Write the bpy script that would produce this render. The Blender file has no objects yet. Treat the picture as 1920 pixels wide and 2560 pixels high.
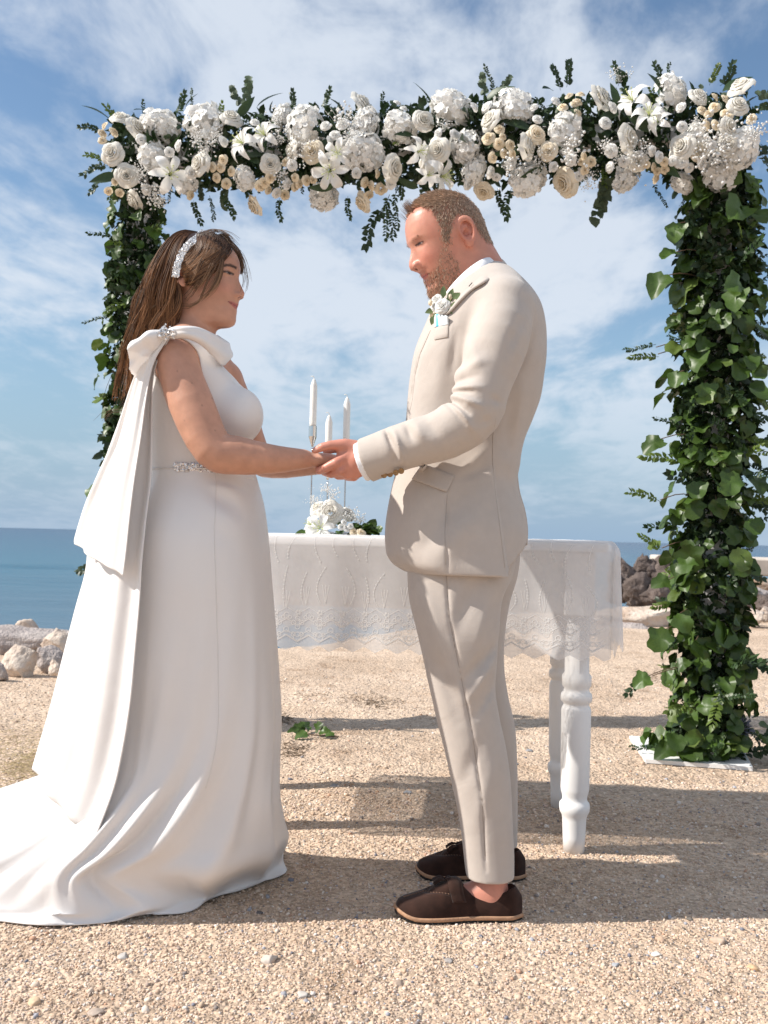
import bpy, bmesh, math, random
import numpy as np
from mathutils import Vector, Matrix, Euler, noise as mnoise
from mathutils.bvhtree import BVHTree

rnd = random.Random(7)
rng = np.random.default_rng(11)
scene = bpy.context.scene
COL = scene.collection

# ------------------------------------------------------------------ camera
CAM_Z, FPX = 0.92, 2300.0                      # eye height (m), focal length in pixels of a 1920 x 2560 frame
PITCH, ROLL = math.radians(1.52), math.radians(1.34)
cam_d = bpy.data.cameras.new('camera')
cam = bpy.data.objects.new('camera', cam_d); COL.objects.link(cam)
cam_d.sensor_fit = 'VERTICAL'; cam_d.sensor_height = 36.0; cam_d.sensor_width = 27.0
cam_d.lens = FPX / 2560 * 36.0
cam_d.clip_start = 0.05; cam_d.clip_end = 20000
CAM_R = (Matrix.Rotation(math.pi / 2 + PITCH, 3, 'X') @ Matrix.Rotation(ROLL, 3, 'Z'))
cam.matrix_world = Matrix.Translation((0, 0, CAM_Z)) @ CAM_R.to_4x4()
cam_d.dof.use_dof = True; cam_d.dof.focus_distance = 2.35; cam_d.dof.aperture_fstop = 7.0
scene.camera = cam

# ------------------------------------------------------------------ sun, sky, exposure
SUN_EL = math.radians(41); SUN_AZ = math.radians(187.5)      # the sun stands to the left (-X), a touch on the camera's side
sun_d = bpy.data.lights.new('sun', 'SUN'); sun_d.energy = 5.0; sun_d.angle = math.radians(0.55); sun_d.color = (1.0, 0.945, 0.87)
sun = bpy.data.objects.new('sun', sun_d); COL.objects.link(sun)
SUN_V = Vector((math.cos(SUN_AZ) * math.cos(SUN_EL), math.sin(SUN_AZ) * math.cos(SUN_EL), math.sin(SUN_EL)))
sun.rotation_euler = SUN_V.to_track_quat('Z', 'Y').to_euler(); sun.location = (-6, 0, 6)

world = bpy.data.worlds.new('World'); scene.world = world; world.use_nodes = True
def build_sky():
    nt = world.node_tree; nt.nodes.clear(); N = nt.nodes; L = nt.links
    out = N.new('ShaderNodeOutputWorld'); bg = N.new('ShaderNodeBackground'); bg.inputs[1].default_value = 0.100
    sky = N.new('ShaderNodeTexSky'); sky.sky_type = 'NISHITA'; sky.sun_disc = False
    sky.sun_elevation = SUN_EL; sky.sun_rotation = math.pi / 2 - SUN_AZ
    sky.air_density = 1.25; sky.dust_density = 0.35; sky.ozone_density = 2.2
    tc = N.new('ShaderNodeTexCoord')
    sep = N.new('ShaderNodeSeparateXYZ'); L.new(tc.outputs['Generated'], sep.inputs[0])
    def mth(op, a, b=None, c=None):
        m = N.new('ShaderNodeMath'); m.operation = op
        for i, v in enumerate((a, b, c)):
            if v is None: continue
            if isinstance(v, (int, float)): m.inputs[i].default_value = v
            else: L.new(v, m.inputs[i])
        return m.outputs[0]
    zc = mth('MAXIMUM', sep.outputs[2], 0.0)
    den = mth('ADD', zc, 0.16)
    u = mth('DIVIDE', sep.outputs[0], den); v = mth('DIVIDE', sep.outputs[1], den)
    cmb = N.new('ShaderNodeCombineXYZ'); L.new(u, cmb.inputs[0]); L.new(v, cmb.inputs[1])
    def nz(scale, detail, rough, dist, off, lac=2.0):
        mp = N.new('ShaderNodeMapping'); mp.inputs['Location'].default_value = off; mp.inputs['Scale'].default_value = (1.0, 0.62, 1)
        mp.inputs['Rotation'].default_value = (0, 0, 0.35)
        L.new(cmb.outputs[0], mp.inputs[0])
        t = N.new('ShaderNodeTexNoise'); t.inputs['Scale'].default_value = scale; t.inputs['Detail'].default_value = detail
        t.inputs['Roughness'].default_value = rough; t.inputs['Distortion'].default_value = dist; L.new(mp.outputs[0], t.inputs['Vector'])
        return t.outputs['Fac']
    big = nz(0.85, 3, 0.5, 0.3, (SKY_OFF[0], SKY_OFF[1], 0))
    wis = nz(2.6, 9, 0.62, 0.55, (4.2, 1.3, 2))
    fin = nz(9.0, 8, 0.6, 0.25, (1.1, 7.3, 5))
    s = mth('ADD', mth('MULTIPLY', big, 0.62), mth('ADD', mth('MULTIPLY', wis, 0.44), mth('MULTIPLY', fin, 0.22)))
    mr = N.new('ShaderNodeMapRange'); mr.interpolation_type = 'SMOOTHSTEP'
    L.new(s, mr.inputs[0]); mr.inputs[1].default_value = 0.53; mr.inputs[2].default_value = 0.71
    fade = N.new('ShaderNodeMapRange'); L.new(sep.outputs[2], fade.inputs[0]); fade.inputs[1].default_value = 0.0; fade.inputs[2].default_value = 0.22
    fade.interpolation_type = 'SMOOTHSTEP'; fade.inputs[3].default_value = 0.25
    fac = mth('MULTIPLY', mth('MULTIPLY', mr.outputs[0], fade.outputs[0]), 0.86)
    tint = N.new('ShaderNodeMix'); tint.data_type = 'RGBA'; tint.blend_type = 'MULTIPLY'; tint.inputs['Factor'].default_value = 1.0
    L.new(sky.outputs[0], tint.inputs['A']); tint.inputs['B'].default_value = SKY_TINT
    hz = N.new('ShaderNodeMapRange'); hz.interpolation_type = 'SMOOTHSTEP'; L.new(sep.outputs[2], hz.inputs[0]); hz.inputs[1].default_value = -0.02; hz.inputs[2].default_value = 0.30; hz.inputs[3].default_value = 0.92; hz.inputs[4].default_value = 0.0
    hm = N.new('ShaderNodeMix'); hm.data_type = 'RGBA'; L.new(hz.outputs[0], hm.inputs['Factor']); L.new(tint.outputs['Result'], hm.inputs['A']); hm.inputs['B'].default_value = HAZE
    cl = N.new('ShaderNodeMix'); cl.data_type = 'RGBA'; L.new(fac, cl.inputs['Factor']); L.new(hm.outputs['Result'], cl.inputs['A'])
    cl.inputs['B'].default_value = CLOUD
    L.new(cl.outputs['Result'], bg.inputs[0]); L.new(bg.outputs[0], out.inputs[0])
HAZE = (2.35, 3.55, 5.05, 1); SKY_OFF = (3.1, 0.4); SKY_TINT = (0.92, 0.98, 1.02, 1); CLOUD = (5.9, 6.4, 7.1, 1)
build_sky()
vs = scene.view_settings; vs.view_transform = 'Standard'; vs.look = 'None'; vs.exposure = 0.38; vs.gamma = 1.0; vs.use_curve_mapping = False
scene.cycles.max_bounces = 6; scene.cycles.diffuse_bounces = 4; scene.cycles.glossy_bounces = 3; scene.cycles.transparent_max_bounces = 8
scene.cycles.caustics_reflective = False; scene.cycles.caustics_refractive = False

# ------------------------------------------------------------------ helpers
CR = np.array(CAM_R)
def W(px, py, Y):
    """world point that stands at depth Y where the photograph shows pixel (px, py)"""
    d = CR @ np.array([(px - 960.0) / FPX, (1280.0 - py) / FPX, -1.0])
    t = Y / d[1]
    return np.array([d[0] * t, Y, CAM_Z + d[2] * t])
def G(px, py, z=0.0):
    d = CR @ np.array([(px - 960.0) / FPX, (1280.0 - py) / FPX, -1.0])
    t = (z - CAM_Z) / d[2]
    return np.array([d[0] * t, d[1] * t, z])
def WX(pts, Y): return np.array([W(a, b, Y) for a, b in pts])

def tag(o, label=None, cat=None, group=None, kind=None):
    if label: o['label'] = label
    if cat: o['category'] = cat
    if group: o['group'] = group
    if kind: o['kind'] = kind
    return o
def empty(name, loc=(0, 0, 0)):
    o = bpy.data.objects.new(name, None); COL.objects.link(o); o.location = loc; o.empty_display_size = 0.05; return o
def link(name, me, parent=None, mat=None, M=None):
    o = bpy.data.objects.new(name, me); COL.objects.link(o)
    if mat is not None and len(me.materials) == 0: me.materials.append(mat)
    if M is not None: o.matrix_world = M
    if parent is not None:
        o.parent = parent; o.matrix_parent_inverse = PINV(parent)
    return o
def WM(p):
    M = p.matrix_basis.copy()
    return M if p.parent is None else WM(p.parent) @ p.matrix_parent_inverse @ M
def PINV(p): return WM(p).inverted()
def mk(name, V, F, smooth=True, cols=None, mat=None, parent=None, attr='Col', fcol=None):
    """one mesh object out of arrays; F is a list of tuples or an (n,k) array"""
    me = bpy.data.meshes.new(name)
    me_fill(me, V, F, smooth)
    if cols is not None:
        a = me.color_attributes.new(attr, 'FLOAT_COLOR', 'POINT')
        c = np.ones((len(me.vertices), 4), np.float32); c[:, :cols.shape[1]] = cols
        a.data.foreach_set('color', c.ravel())
    return link(name, me, parent, mat)
def me_fill(me, V, F, smooth=True):
    V = np.asarray(V, np.float32)
    if isinstance(F, np.ndarray):
        n, k = F.shape
        me.vertices.add(len(V)); me.vertices.foreach_set('co', V.ravel())
        me.loops.add(n * k); me.loops.foreach_set('vertex_index', np.ascontiguousarray(F, np.int32).ravel())
        me.polygons.add(n); me.polygons.foreach_set('loop_start', np.arange(0, n * k, k, dtype=np.int32))
        me.polygons.foreach_set('loop_total', np.full(n, k, np.int32)); me.update(calc_edges=True)
    else:
        me.from_pydata([tuple(v) for v in V], [], [tuple(int(i) for i in f) for f in F])
    me.polygons.foreach_set('use_smooth', np.full(len(me.polygons), smooth, bool)); me.update()
class MB:
    """collects pieces into one mesh"""
    def __init__(s): s.v = []; s.f = []; s.c = []; s.n = 0
    def add(s, V, F, col=None):
        V = np.asarray(V, float); s.v.append(V); s.f += [tuple(int(i) + s.n for i in f) for f in F]
        if col is not None:
            c = np.asarray(col, float); s.c.append(np.tile(c, (len(V), 1)) if c.ndim == 1 else c)
        s.n += len(V); return s
    def box(s, c, h, R=None, bev=0.0):
        c = np.array(c, float); h = np.array(h, float)
        if bev > 0:
            V = []
            for sx in (-1, 1):
                for sy in (-1, 1):
                    for sz in (-1, 1):
                        sg = np.array([sx, sy, sz])
                        for k in range(3):
                            p = sg * h; p2 = p.copy()
                            for j in range(3):
                                if j != k: p2[j] -= sg[j] * bev
                            V.append(p2)
            bm = bmesh.new(); [bm.verts.new(v) for v in V]; bmesh.ops.convex_hull(bm, input=bm.verts[:]); bm.verts.index_update()
            V = np.array([v.co[:] for v in bm.verts]); F = [[v.index for v in f.verts] for f in bm.faces]; bm.free()
        else:
            V = np.array([[sx, sy, sz] for sx in (-1, 1) for sy in (-1, 1) for sz in (-1, 1)]) * h
            F = [(0, 1, 3, 2), (4, 6, 7, 5), (0, 4, 5, 1), (2, 3, 7, 6), (0, 2, 6, 4), (1, 5, 7, 3)]
        if R is not None: V = V @ np.array(R).T
        return s.add(V + c, F)
    def tube(s, P, r, k=5, col=None, cap=True):
        V, F = tube_vf(np.asarray(P, float), r, k, cap); return s.add(V, F, col)
    def lathe(s, prof, c, k=24, col=None):
        V = []; F = []
        a = np.linspace(0, 2 * np.pi, k, endpoint=False)
        for r, z in prof: V.append(np.stack([c[0] + r * np.cos(a), c[1] + r * np.sin(a), np.full(k, c[2] + z)], 1))
        V = np.concatenate(V); m = len(prof)
        for i in range(m - 1):
            for j in range(k): F.append((i * k + j, i * k + (j + 1) % k, (i + 1) * k + (j + 1) % k, (i + 1) * k + j))
        F.append(tuple(range(k - 1, -1, -1))); F.append(tuple((m - 1) * k + j for j in range(k)))
        return s.add(V, F, col)
    def build(s, name, mat=None, parent=None, smooth=True):
        V = np.concatenate(s.v); cols = np.concatenate(s.c) if s.c and sum(len(c) for c in s.c) == len(V) else None
        return mk(name, V, s.f, smooth, cols, mat, parent)
def frames(P):
    T = np.gradient(P, axis=0); T /= np.linalg.norm(T, axis=1)[:, None] + 1e-12
    ref = np.array([0, 0, 1.0]) if abs(T[0][2]) < 0.9 else np.array([1.0, 0, 0])
    A = np.zeros_like(P); B = np.zeros_like(P); a = np.cross(T[0], ref); a /= np.linalg.norm(a)
    for i in range(len(P)):
        a = a - T[i] * a.dot(T[i]); a /= np.linalg.norm(a) + 1e-12; A[i] = a; B[i] = np.cross(T[i], a)
    return T, A, B
def tube_vf(P, r, k=5, cap=True):
    n = len(P); r = np.broadcast_to(np.asarray(r, float), (n,)); T, A, B = frames(P)
    t = np.linspace(0, 2 * np.pi, k, endpoint=False)
    V = (P[:, None, :] + r[:, None, None] * (np.cos(t)[None, :, None] * A[:, None, :] + np.sin(t)[None, :, None] * B[:, None, :])).reshape(-1, 3)
    F = [(i * k + j, i * k + (j + 1) % k, (i + 1) * k + (j + 1) % k, (i + 1) * k + j) for i in range(n - 1) for j in range(k)]
    if cap: F += [tuple(range(k - 1, -1, -1)), tuple((n - 1) * k + j for j in range(k))]
    return V, F
def tubes_fast(curves, radii, cols, k=3):
    """many equal-length tubes at once: curves (n,m,3), radii (n,m), cols (n,m,3)"""
    C = np.asarray(curves, float); n, m, _ = C.shape
    T = np.gradient(C, axis=1); T /= np.linalg.norm(T, axis=2, keepdims=True) + 1e-12
    ref = np.where(np.abs(T[..., 1:2]) < 0.8, np.array([0, 1.0, 0]), np.array([1.0, 0, 0]))
    A = np.cross(T, ref); A /= np.linalg.norm(A, axis=2, keepdims=True) + 1e-12; B = np.cross(T, A)
    t = np.linspace(0, 2 * np.pi, k, endpoint=False)
    V = C[:, :, None, :] + radii[:, :, None, None] * (np.cos(t)[None, None, :, None] * A[:, :, None, :] + np.sin(t)[None, None, :, None] * B[:, :, None, :])
    V = V.reshape(-1, 3); cc = np.repeat(cols.reshape(-1, 3), k, axis=0)
    i = np.arange(m - 1)[:, None]; j = np.arange(k)[None, :]
    q = np.stack([i * k + j, i * k + (j + 1) % k, (i + 1) * k + (j + 1) % k, (i + 1) * k + j], -1).reshape(-1, 4)
    F = (q[None] + (np.arange(n) * m * k)[:, None, None]).reshape(-1, 4)
    return V, F, cc
def spline(P, n, closed=False):
    """Catmull-Rom through the points, n samples"""
    P = np.asarray(P, float); m = len(P)
    Q = np.vstack([2 * P[0] - P[1], P, 2 * P[-1] - P[-2]])
    t = np.linspace(0, m - 1, n); i = np.minimum(t.astype(int), m - 2); u = (t - i)[:, None]
    p0, p1, p2, p3 = Q[i], Q[i + 1], Q[i + 2], Q[i + 3]
    return 0.5 * ((2 * p1) + (p2 - p0) * u + (2 * p0 - 5 * p1 + 4 * p2 - p3) * u ** 2 + (3 * p1 - p0 - 3 * p2 + p3) * u ** 3)
def grid_faces(nu, nv, closed_u=False):
    F = []
    for i in range(nu if closed_u else nu - 1):
        for j in range(nv - 1):
            a = i * nv + j; b = ((i + 1) % nu) * nv + j; F.append((a, b, b + 1, a + 1))
    return F
def sstep(a, b, x): t = np.clip((x - a) / (b - a), 0, 1); return t * t * (3 - 2 * t)
def interp(x, xs, ys):
    """smooth (cubic hermite) table lookup"""
    xs = np.asarray(xs, float); ys = np.asarray(ys, float)
    m = np.gradient(ys, xs); dt = x.dtype if hasattr(x, 'dtype') else float; xs, ys, m = xs.astype(dt), ys.astype(dt), m.astype(dt); i = np.clip(np.searchsorted(xs, x) - 1, 0, len(xs) - 2)
    h = xs[i + 1] - xs[i]; t = np.clip((x - xs[i]) / h, 0, 1)
    return ys[i] * (2 * t ** 3 - 3 * t ** 2 + 1) + m[i] * h * (t ** 3 - 2 * t ** 2 + t) + ys[i + 1] * (-2 * t ** 3 + 3 * t ** 2) + m[i + 1] * h * (t ** 3 - t ** 2)
def vnoise(P, s, seed=0):
    """cheap smooth value noise on an (n,3) array, about -1..1"""
    Q = P * s + seed * 17.13; i = np.floor(Q).astype(np.int64); f = Q - i; f = f * f * (3 - 2 * f); r = 0
    for dx in (0, 1):
        for dy in (0, 1):
            for dz in (0, 1):
                h = (i[:, 0] + dx) * 374761393 + (i[:, 1] + dy) * 668265263 + (i[:, 2] + dz) * 1274126177
                h = (h ^ (h >> 13)) * 1274126177; h = (h ^ (h >> 16)) & 0xFFFF
                w = (f[:, 0] if dx else 1 - f[:, 0]) * (f[:, 1] if dy else 1 - f[:, 1]) * (f[:, 2] if dz else 1 - f[:, 2])
                r = r + w * (h / 32767.5 - 1.0)
    return r

# ------------------------------------------------------------------ materials
def mat(name, col, rough=0.6, var=0.0, vscale=20.0, bump=0.0, bscale=200.0, spec=0.5, metal=0.0, sheen=0.0, sss=0.0, attr=None, trans=0.0, weave=0.0, sssr=(1, .35, .2), coat=0.0, hue=None, wr=0.0, wrs=12.0, wrd=0.006):
    m = bpy.data.materials.new(name); m.use_nodes = True; nt = m.node_tree; N = nt.nodes; L = nt.links
    b = N['Principled BSDF']; b.inputs['Roughness'].default_value = rough; b.inputs['Metallic'].default_value = metal
    b.inputs['Specular IOR Level'].default_value = spec; b.inputs['Sheen Weight'].default_value = sheen; b.inputs['Coat Weight'].default_value = coat
    b.inputs['Base Color'].default_value = (*col, 1)
    if sss: b.inputs['Subsurface Weight'].default_value = sss; b.inputs['Subsurface Radius'].default_value = sssr; b.inputs['Subsurface Scale'].default_value = 0.012
    tc = N.new('ShaderNodeTexCoord'); src = None
    if attr:
        a = N.new('ShaderNodeAttribute'); a.attribute_name = attr; src = a.outputs['Color']
    if var > 0:
        n = N.new('ShaderNodeTexNoise'); n.inputs['Scale'].default_value = vscale; n.inputs['Detail'].default_value = 5
        L.new(tc.outputs['Object'], n.inputs['Vector'])
        r = N.new('ShaderNodeMapRange'); r.inputs[1].default_value = 0.3; r.inputs[2].default_value = 0.7; r.inputs[3].default_value = 1 - var; r.inputs[4].default_value = 1 + var * 0.6
        L.new(n.outputs['Fac'], r.inputs[0])
        mx = N.new('ShaderNodeMix'); mx.data_type = 'RGBA'; mx.blend_type = 'MULTIPLY'; mx.inputs['Factor'].default_value = 1
        if src is not None: L.new(src, mx.inputs['A'])
        else: mx.inputs['A'].default_value = (*col, 1)
        L.new(r.outputs[0], mx.inputs['B']); src = mx.outputs['Result']
    if hue:
        oi = N.new('ShaderNodeObjectInfo'); rr = N.new('ShaderNodeMapRange'); L.new(oi.outputs['Random'], rr.inputs[0]); rr.inputs[3].default_value = 1 - hue; rr.inputs[4].default_value = 1 + hue
        mx = N.new('ShaderNodeMix'); mx.data_type = 'RGBA'; mx.blend_type = 'MULTIPLY'; mx.inputs['Factor'].default_value = 1
        if src is not None: L.new(src, mx.inputs['A'])
        else: mx.inputs['A'].default_value = (*col, 1)
        L.new(rr.outputs[0], mx.inputs['B']); src = mx.outputs['Result']
    if src is not None: L.new(src, b.inputs['Base Color'])
    hgt = None
    if bump > 0:
        n = N.new('ShaderNodeTexNoise'); n.inputs['Scale'].default_value = bscale; n.inputs['Detail'].default_value = 4
        L.new(tc.outputs['Object'], n.inputs['Vector'])
        bp = N.new('ShaderNodeBump'); bp.inputs['Strength'].default_value = bump; bp.inputs['Distance'].default_value = 0.002
        L.new(n.outputs['Fac'], bp.inputs['Height']); L.new(bp.outputs[0], b.inputs['Normal'])
        if wr > 0:
            n2 = N.new('ShaderNodeTexNoise'); n2.inputs['Scale'].default_value = wrs; n2.inputs['Detail'].default_value = 5; n2.inputs['Roughness'].default_value = .55; n2.inputs['Distortion'].default_value = 1.2
            L.new(tc.outputs['Object'], n2.inputs['Vector']); b2 = N.new('ShaderNodeBump'); b2.inputs['Strength'].default_value = wr; b2.inputs['Distance'].default_value = wrd
            L.new(n2.outputs['Fac'], b2.inputs['Height']); L.new(bp.outputs[0], b2.inputs['Normal']); L.new(b2.outputs[0], b.inputs['Normal'])
    if trans > 0:
        tr = N.new('ShaderNodeBsdfTranslucent'); mixs = N.new('ShaderNodeMixShader'); mixs.inputs[0].default_value = trans
        if src is not None: L.new(src, tr.inputs[0])
        else: tr.inputs[0].default_value = (*col, 1)
        o = N['Material Output']; L.new(b.outputs[0], mixs.inputs[1]); L.new(tr.outputs[0], mixs.inputs[2]); L.new(mixs.outputs[0], o.inputs[0])
    return m

# ------------------------------------------------------------------ implicit surfaces (sculpted bodies and clothes)
def smin(a, b, k):
    h = np.clip(0.5 + 0.5 * (b - a) / k, 0, 1); return b * (1 - h) + a * h - k * h * (1 - h)
def smax(a, b, k): return -smin(-a, -b, k)
def nrm_(Q): return np.sqrt(np.einsum('ij,ij->i', Q, Q))
def cone(P, a, b, ra, rb):
    a = np.asarray(a, P.dtype); b = np.asarray(b, P.dtype); ab = b - a; Q = P - a; t = np.clip(Q @ (ab / ab.dot(ab)), 0, 1)
    Q -= t[:, None] * ab; d = nrm_(Q); d -= P.dtype.type(ra) + P.dtype.type(rb - ra) * t; return d
def chain(P, pts, rs, k=0.01):
    d = None
    for i in range(len(pts) - 1):
        c = cone(P, pts[i], pts[i + 1], rs[i], rs[i + 1]); d = c if d is None else np.minimum(d, c)
    return d
def limb(P, pts, rs, n=10):
    """a limb along a smooth curve with smoothly changing girth"""
    Q = spline(pts, n); R = spline(np.asarray(rs, float)[:, None], n)[:, 0]; c = Q.mean(0); rad = np.linalg.norm(Q - c, axis=1).max() + R.max()
    return near(P, c, rad, lambda p: chain(p, Q, R))
def ellip(P, c, r, R=None):
    Q = P - np.asarray(c, P.dtype)
    if R is not None: Q = Q @ np.asarray(R, P.dtype)
    r = np.asarray(r, P.dtype); k0 = nrm_(Q / r); k1 = nrm_(Q / (r * r))
    return k0 * (k0 - 1) / (k1 + 1e-9)
def loft(P, zs, cx, cy, ax, ay, n=2.3, axb=None):
    """vertical loft: centre (cx,cy), half sizes ax (front/back along X), ay at heights zs"""
    z = P[:, 2]; X = P[:, 0] - interp(z, zs, cx); Y = P[:, 1] - interp(z, zs, cy); a = interp(z, zs, ax); b = interp(z, zs, ay)
    rho = np.hypot(X, Y) + 1e-9; q = (np.abs(X / a) ** n + np.abs(Y / b) ** n) ** (1.0 / n) + 1e-9
    d = rho * (1 - 1 / q); d = np.where(rho < 1e-4, -np.minimum(a, b), d); d = np.maximum(d, -np.minimum(a, b))
    return np.maximum(d, np.maximum(zs[0] - z, z - zs[-1]))
def sdf_mesh(f, lo, hi, h, relax=1):
    lo = np.asarray(lo, float); hi = np.asarray(hi, float); B = 6
    nb = np.maximum(1, np.ceil((hi - lo) / (h * B)).astype(int)); H = h * B
    g = np.stack(np.meshgrid(*[lo[i] + (np.arange(nb[i]) + 0.5) * H - 0.5 * h for i in range(3)], indexing='ij'), -1).reshape(-1, 3).astype(np.float32)
    dc = f(g).reshape(nb); act = np.abs(dc) < H * 1.2
    n = nb * B
    D = np.repeat(np.repeat(np.repeat(np.where(dc > 0, H, -H).astype(np.float32), B, 0), B, 1), B, 2)
    blk = np.argwhere(act); off = np.stack(np.meshgrid(*[np.arange(B)] * 3, indexing='ij'), -1).reshape(-1, 3)
    step = 1500
    for s in range(0, len(blk), step):
        I = (blk[s:s + step][:, None, :] * B + off[None]).reshape(-1, 3)
        D[I[:, 0], I[:, 1], I[:, 2]] = f((lo + I * h).astype(np.float32))
    S = D < 0
    c = np.zeros(tuple(n - 1), np.int8)
    for dx in (0, 1):
        for dy in (0, 1):
            for dz in (0, 1): c += S[dx:n[0] - 1 + dx, dy:n[1] - 1 + dy, dz:n[2] - 1 + dz]
    cells = np.argwhere((c > 0) & (c < 8)); vid = np.full(tuple(n - 1), -1, np.int32); vid[tuple(cells.T)] = np.arange(len(cells))
    acc = np.zeros((len(cells), 3)); cnt = np.zeros(len(cells))
    cor = [(0, 0, 0), (1, 0, 0), (0, 1, 0), (1, 1, 0), (0, 0, 1), (1, 0, 1), (0, 1, 1), (1, 1, 1)]
    val = [D[cells[:, 0] + a, cells[:, 1] + b, cells[:, 2] + e].astype(float) for a, b, e in cor]
    for i in range(8):
        for j in range(i + 1, 8):
            if sum(abs(cor[i][k] - cor[j][k]) for k in range(3)) != 1: continue
            cr = (val[i] < 0) != (val[j] < 0); t = np.where(cr, val[i] / (val[i] - val[j] + 1e-12), 0)
            p = np.array(cor[i]) + t[:, None] * (np.array(cor[j]) - np.array(cor[i])); acc += np.where(cr[:, None], p, 0); cnt += cr
    V = lo + (cells + acc / cnt[:, None]) * h
    Q = []
    for ax in range(3):
        a1, a2 = (ax + 1) % 3, (ax + 2) % 3
        sl = [slice(0, n[k]) for k in range(3)]; s0 = list(sl); s1 = list(sl); s0[ax] = slice(0, n[ax] - 1); s1[ax] = slice(1, n[ax])
        A = S[tuple(s0)]; Bq = S[tuple(s1)]; E = np.argwhere(A != Bq)
        ok = (E[:, a1] > 0) & (E[:, a2] > 0) & (E[:, a1] < n[a1] - 1) & (E[:, a2] < n[a2] - 1); E = E[ok]
        flip = ~A[tuple(E.T)]
        def at(o1, o2):
            e = E.copy(); e[:, a1] += o1; e[:, a2] += o2; return vid[tuple(e.T)]
        q = np.stack([at(-1, -1), at(0, -1), at(0, 0), at(-1, 0)], 1); q[flip] = q[flip][:, ::-1]; Q.append(q)
    F = np.concatenate(Q); F = F[(F >= 0).all(1)]
    for _ in range(relax):
        A = np.zeros_like(V); w = np.zeros(len(V))
        for k in range(4):
            np.add.at(A, F[:, k], V[F[:, (k + 1) % 4]]); np.add.at(A, F[:, k], V[F[:, (k + 3) % 4]]); np.add.at(w, F[:, k], 2)
        V = V * 0.5 + 0.5 * A / np.maximum(w, 1)[:, None]
    return V, F
def near(P, c, R, fn, far=0.05):
    """evaluate fn only round its bounding sphere"""
    d = nrm_(P - np.asarray(c, P.dtype)) - P.dtype.type(R); m = d < far
    if m.any(): d = d.copy(); d[m] = fn(P[m])
    return d
def bvh_vf(V, F, lo=None):
    if lo is not None: F = F[lo[F].all(1)]
    ids, inv = np.unique(F, return_inverse=True); inv = inv.reshape(F.shape)
    return BVHTree.FromPolygons(V[ids].tolist(), inv.tolist())
def bvh_of(*objs):
    V = []; F = []; n = 0
    for o in objs:
        k = len(o.data.vertices); co = np.empty(k * 3); o.data.vertices.foreach_get('co', co); co = co.reshape(-1, 3)
        V.append(co); F += [tuple(i + n for i in p.vertices) for p in o.data.polygons]; n += k
    return BVHTree.FromPolygons([Vector(v) for v in np.concatenate(V)], F)
def hitY(bvh, x, z, y0=1.2):
    h = bvh.ray_cast(Vector((x, y0, z)), Vector((0, 1, 0)))
    return (h[0].y, h[1]) if h[0] is not None else (None, None)

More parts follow.
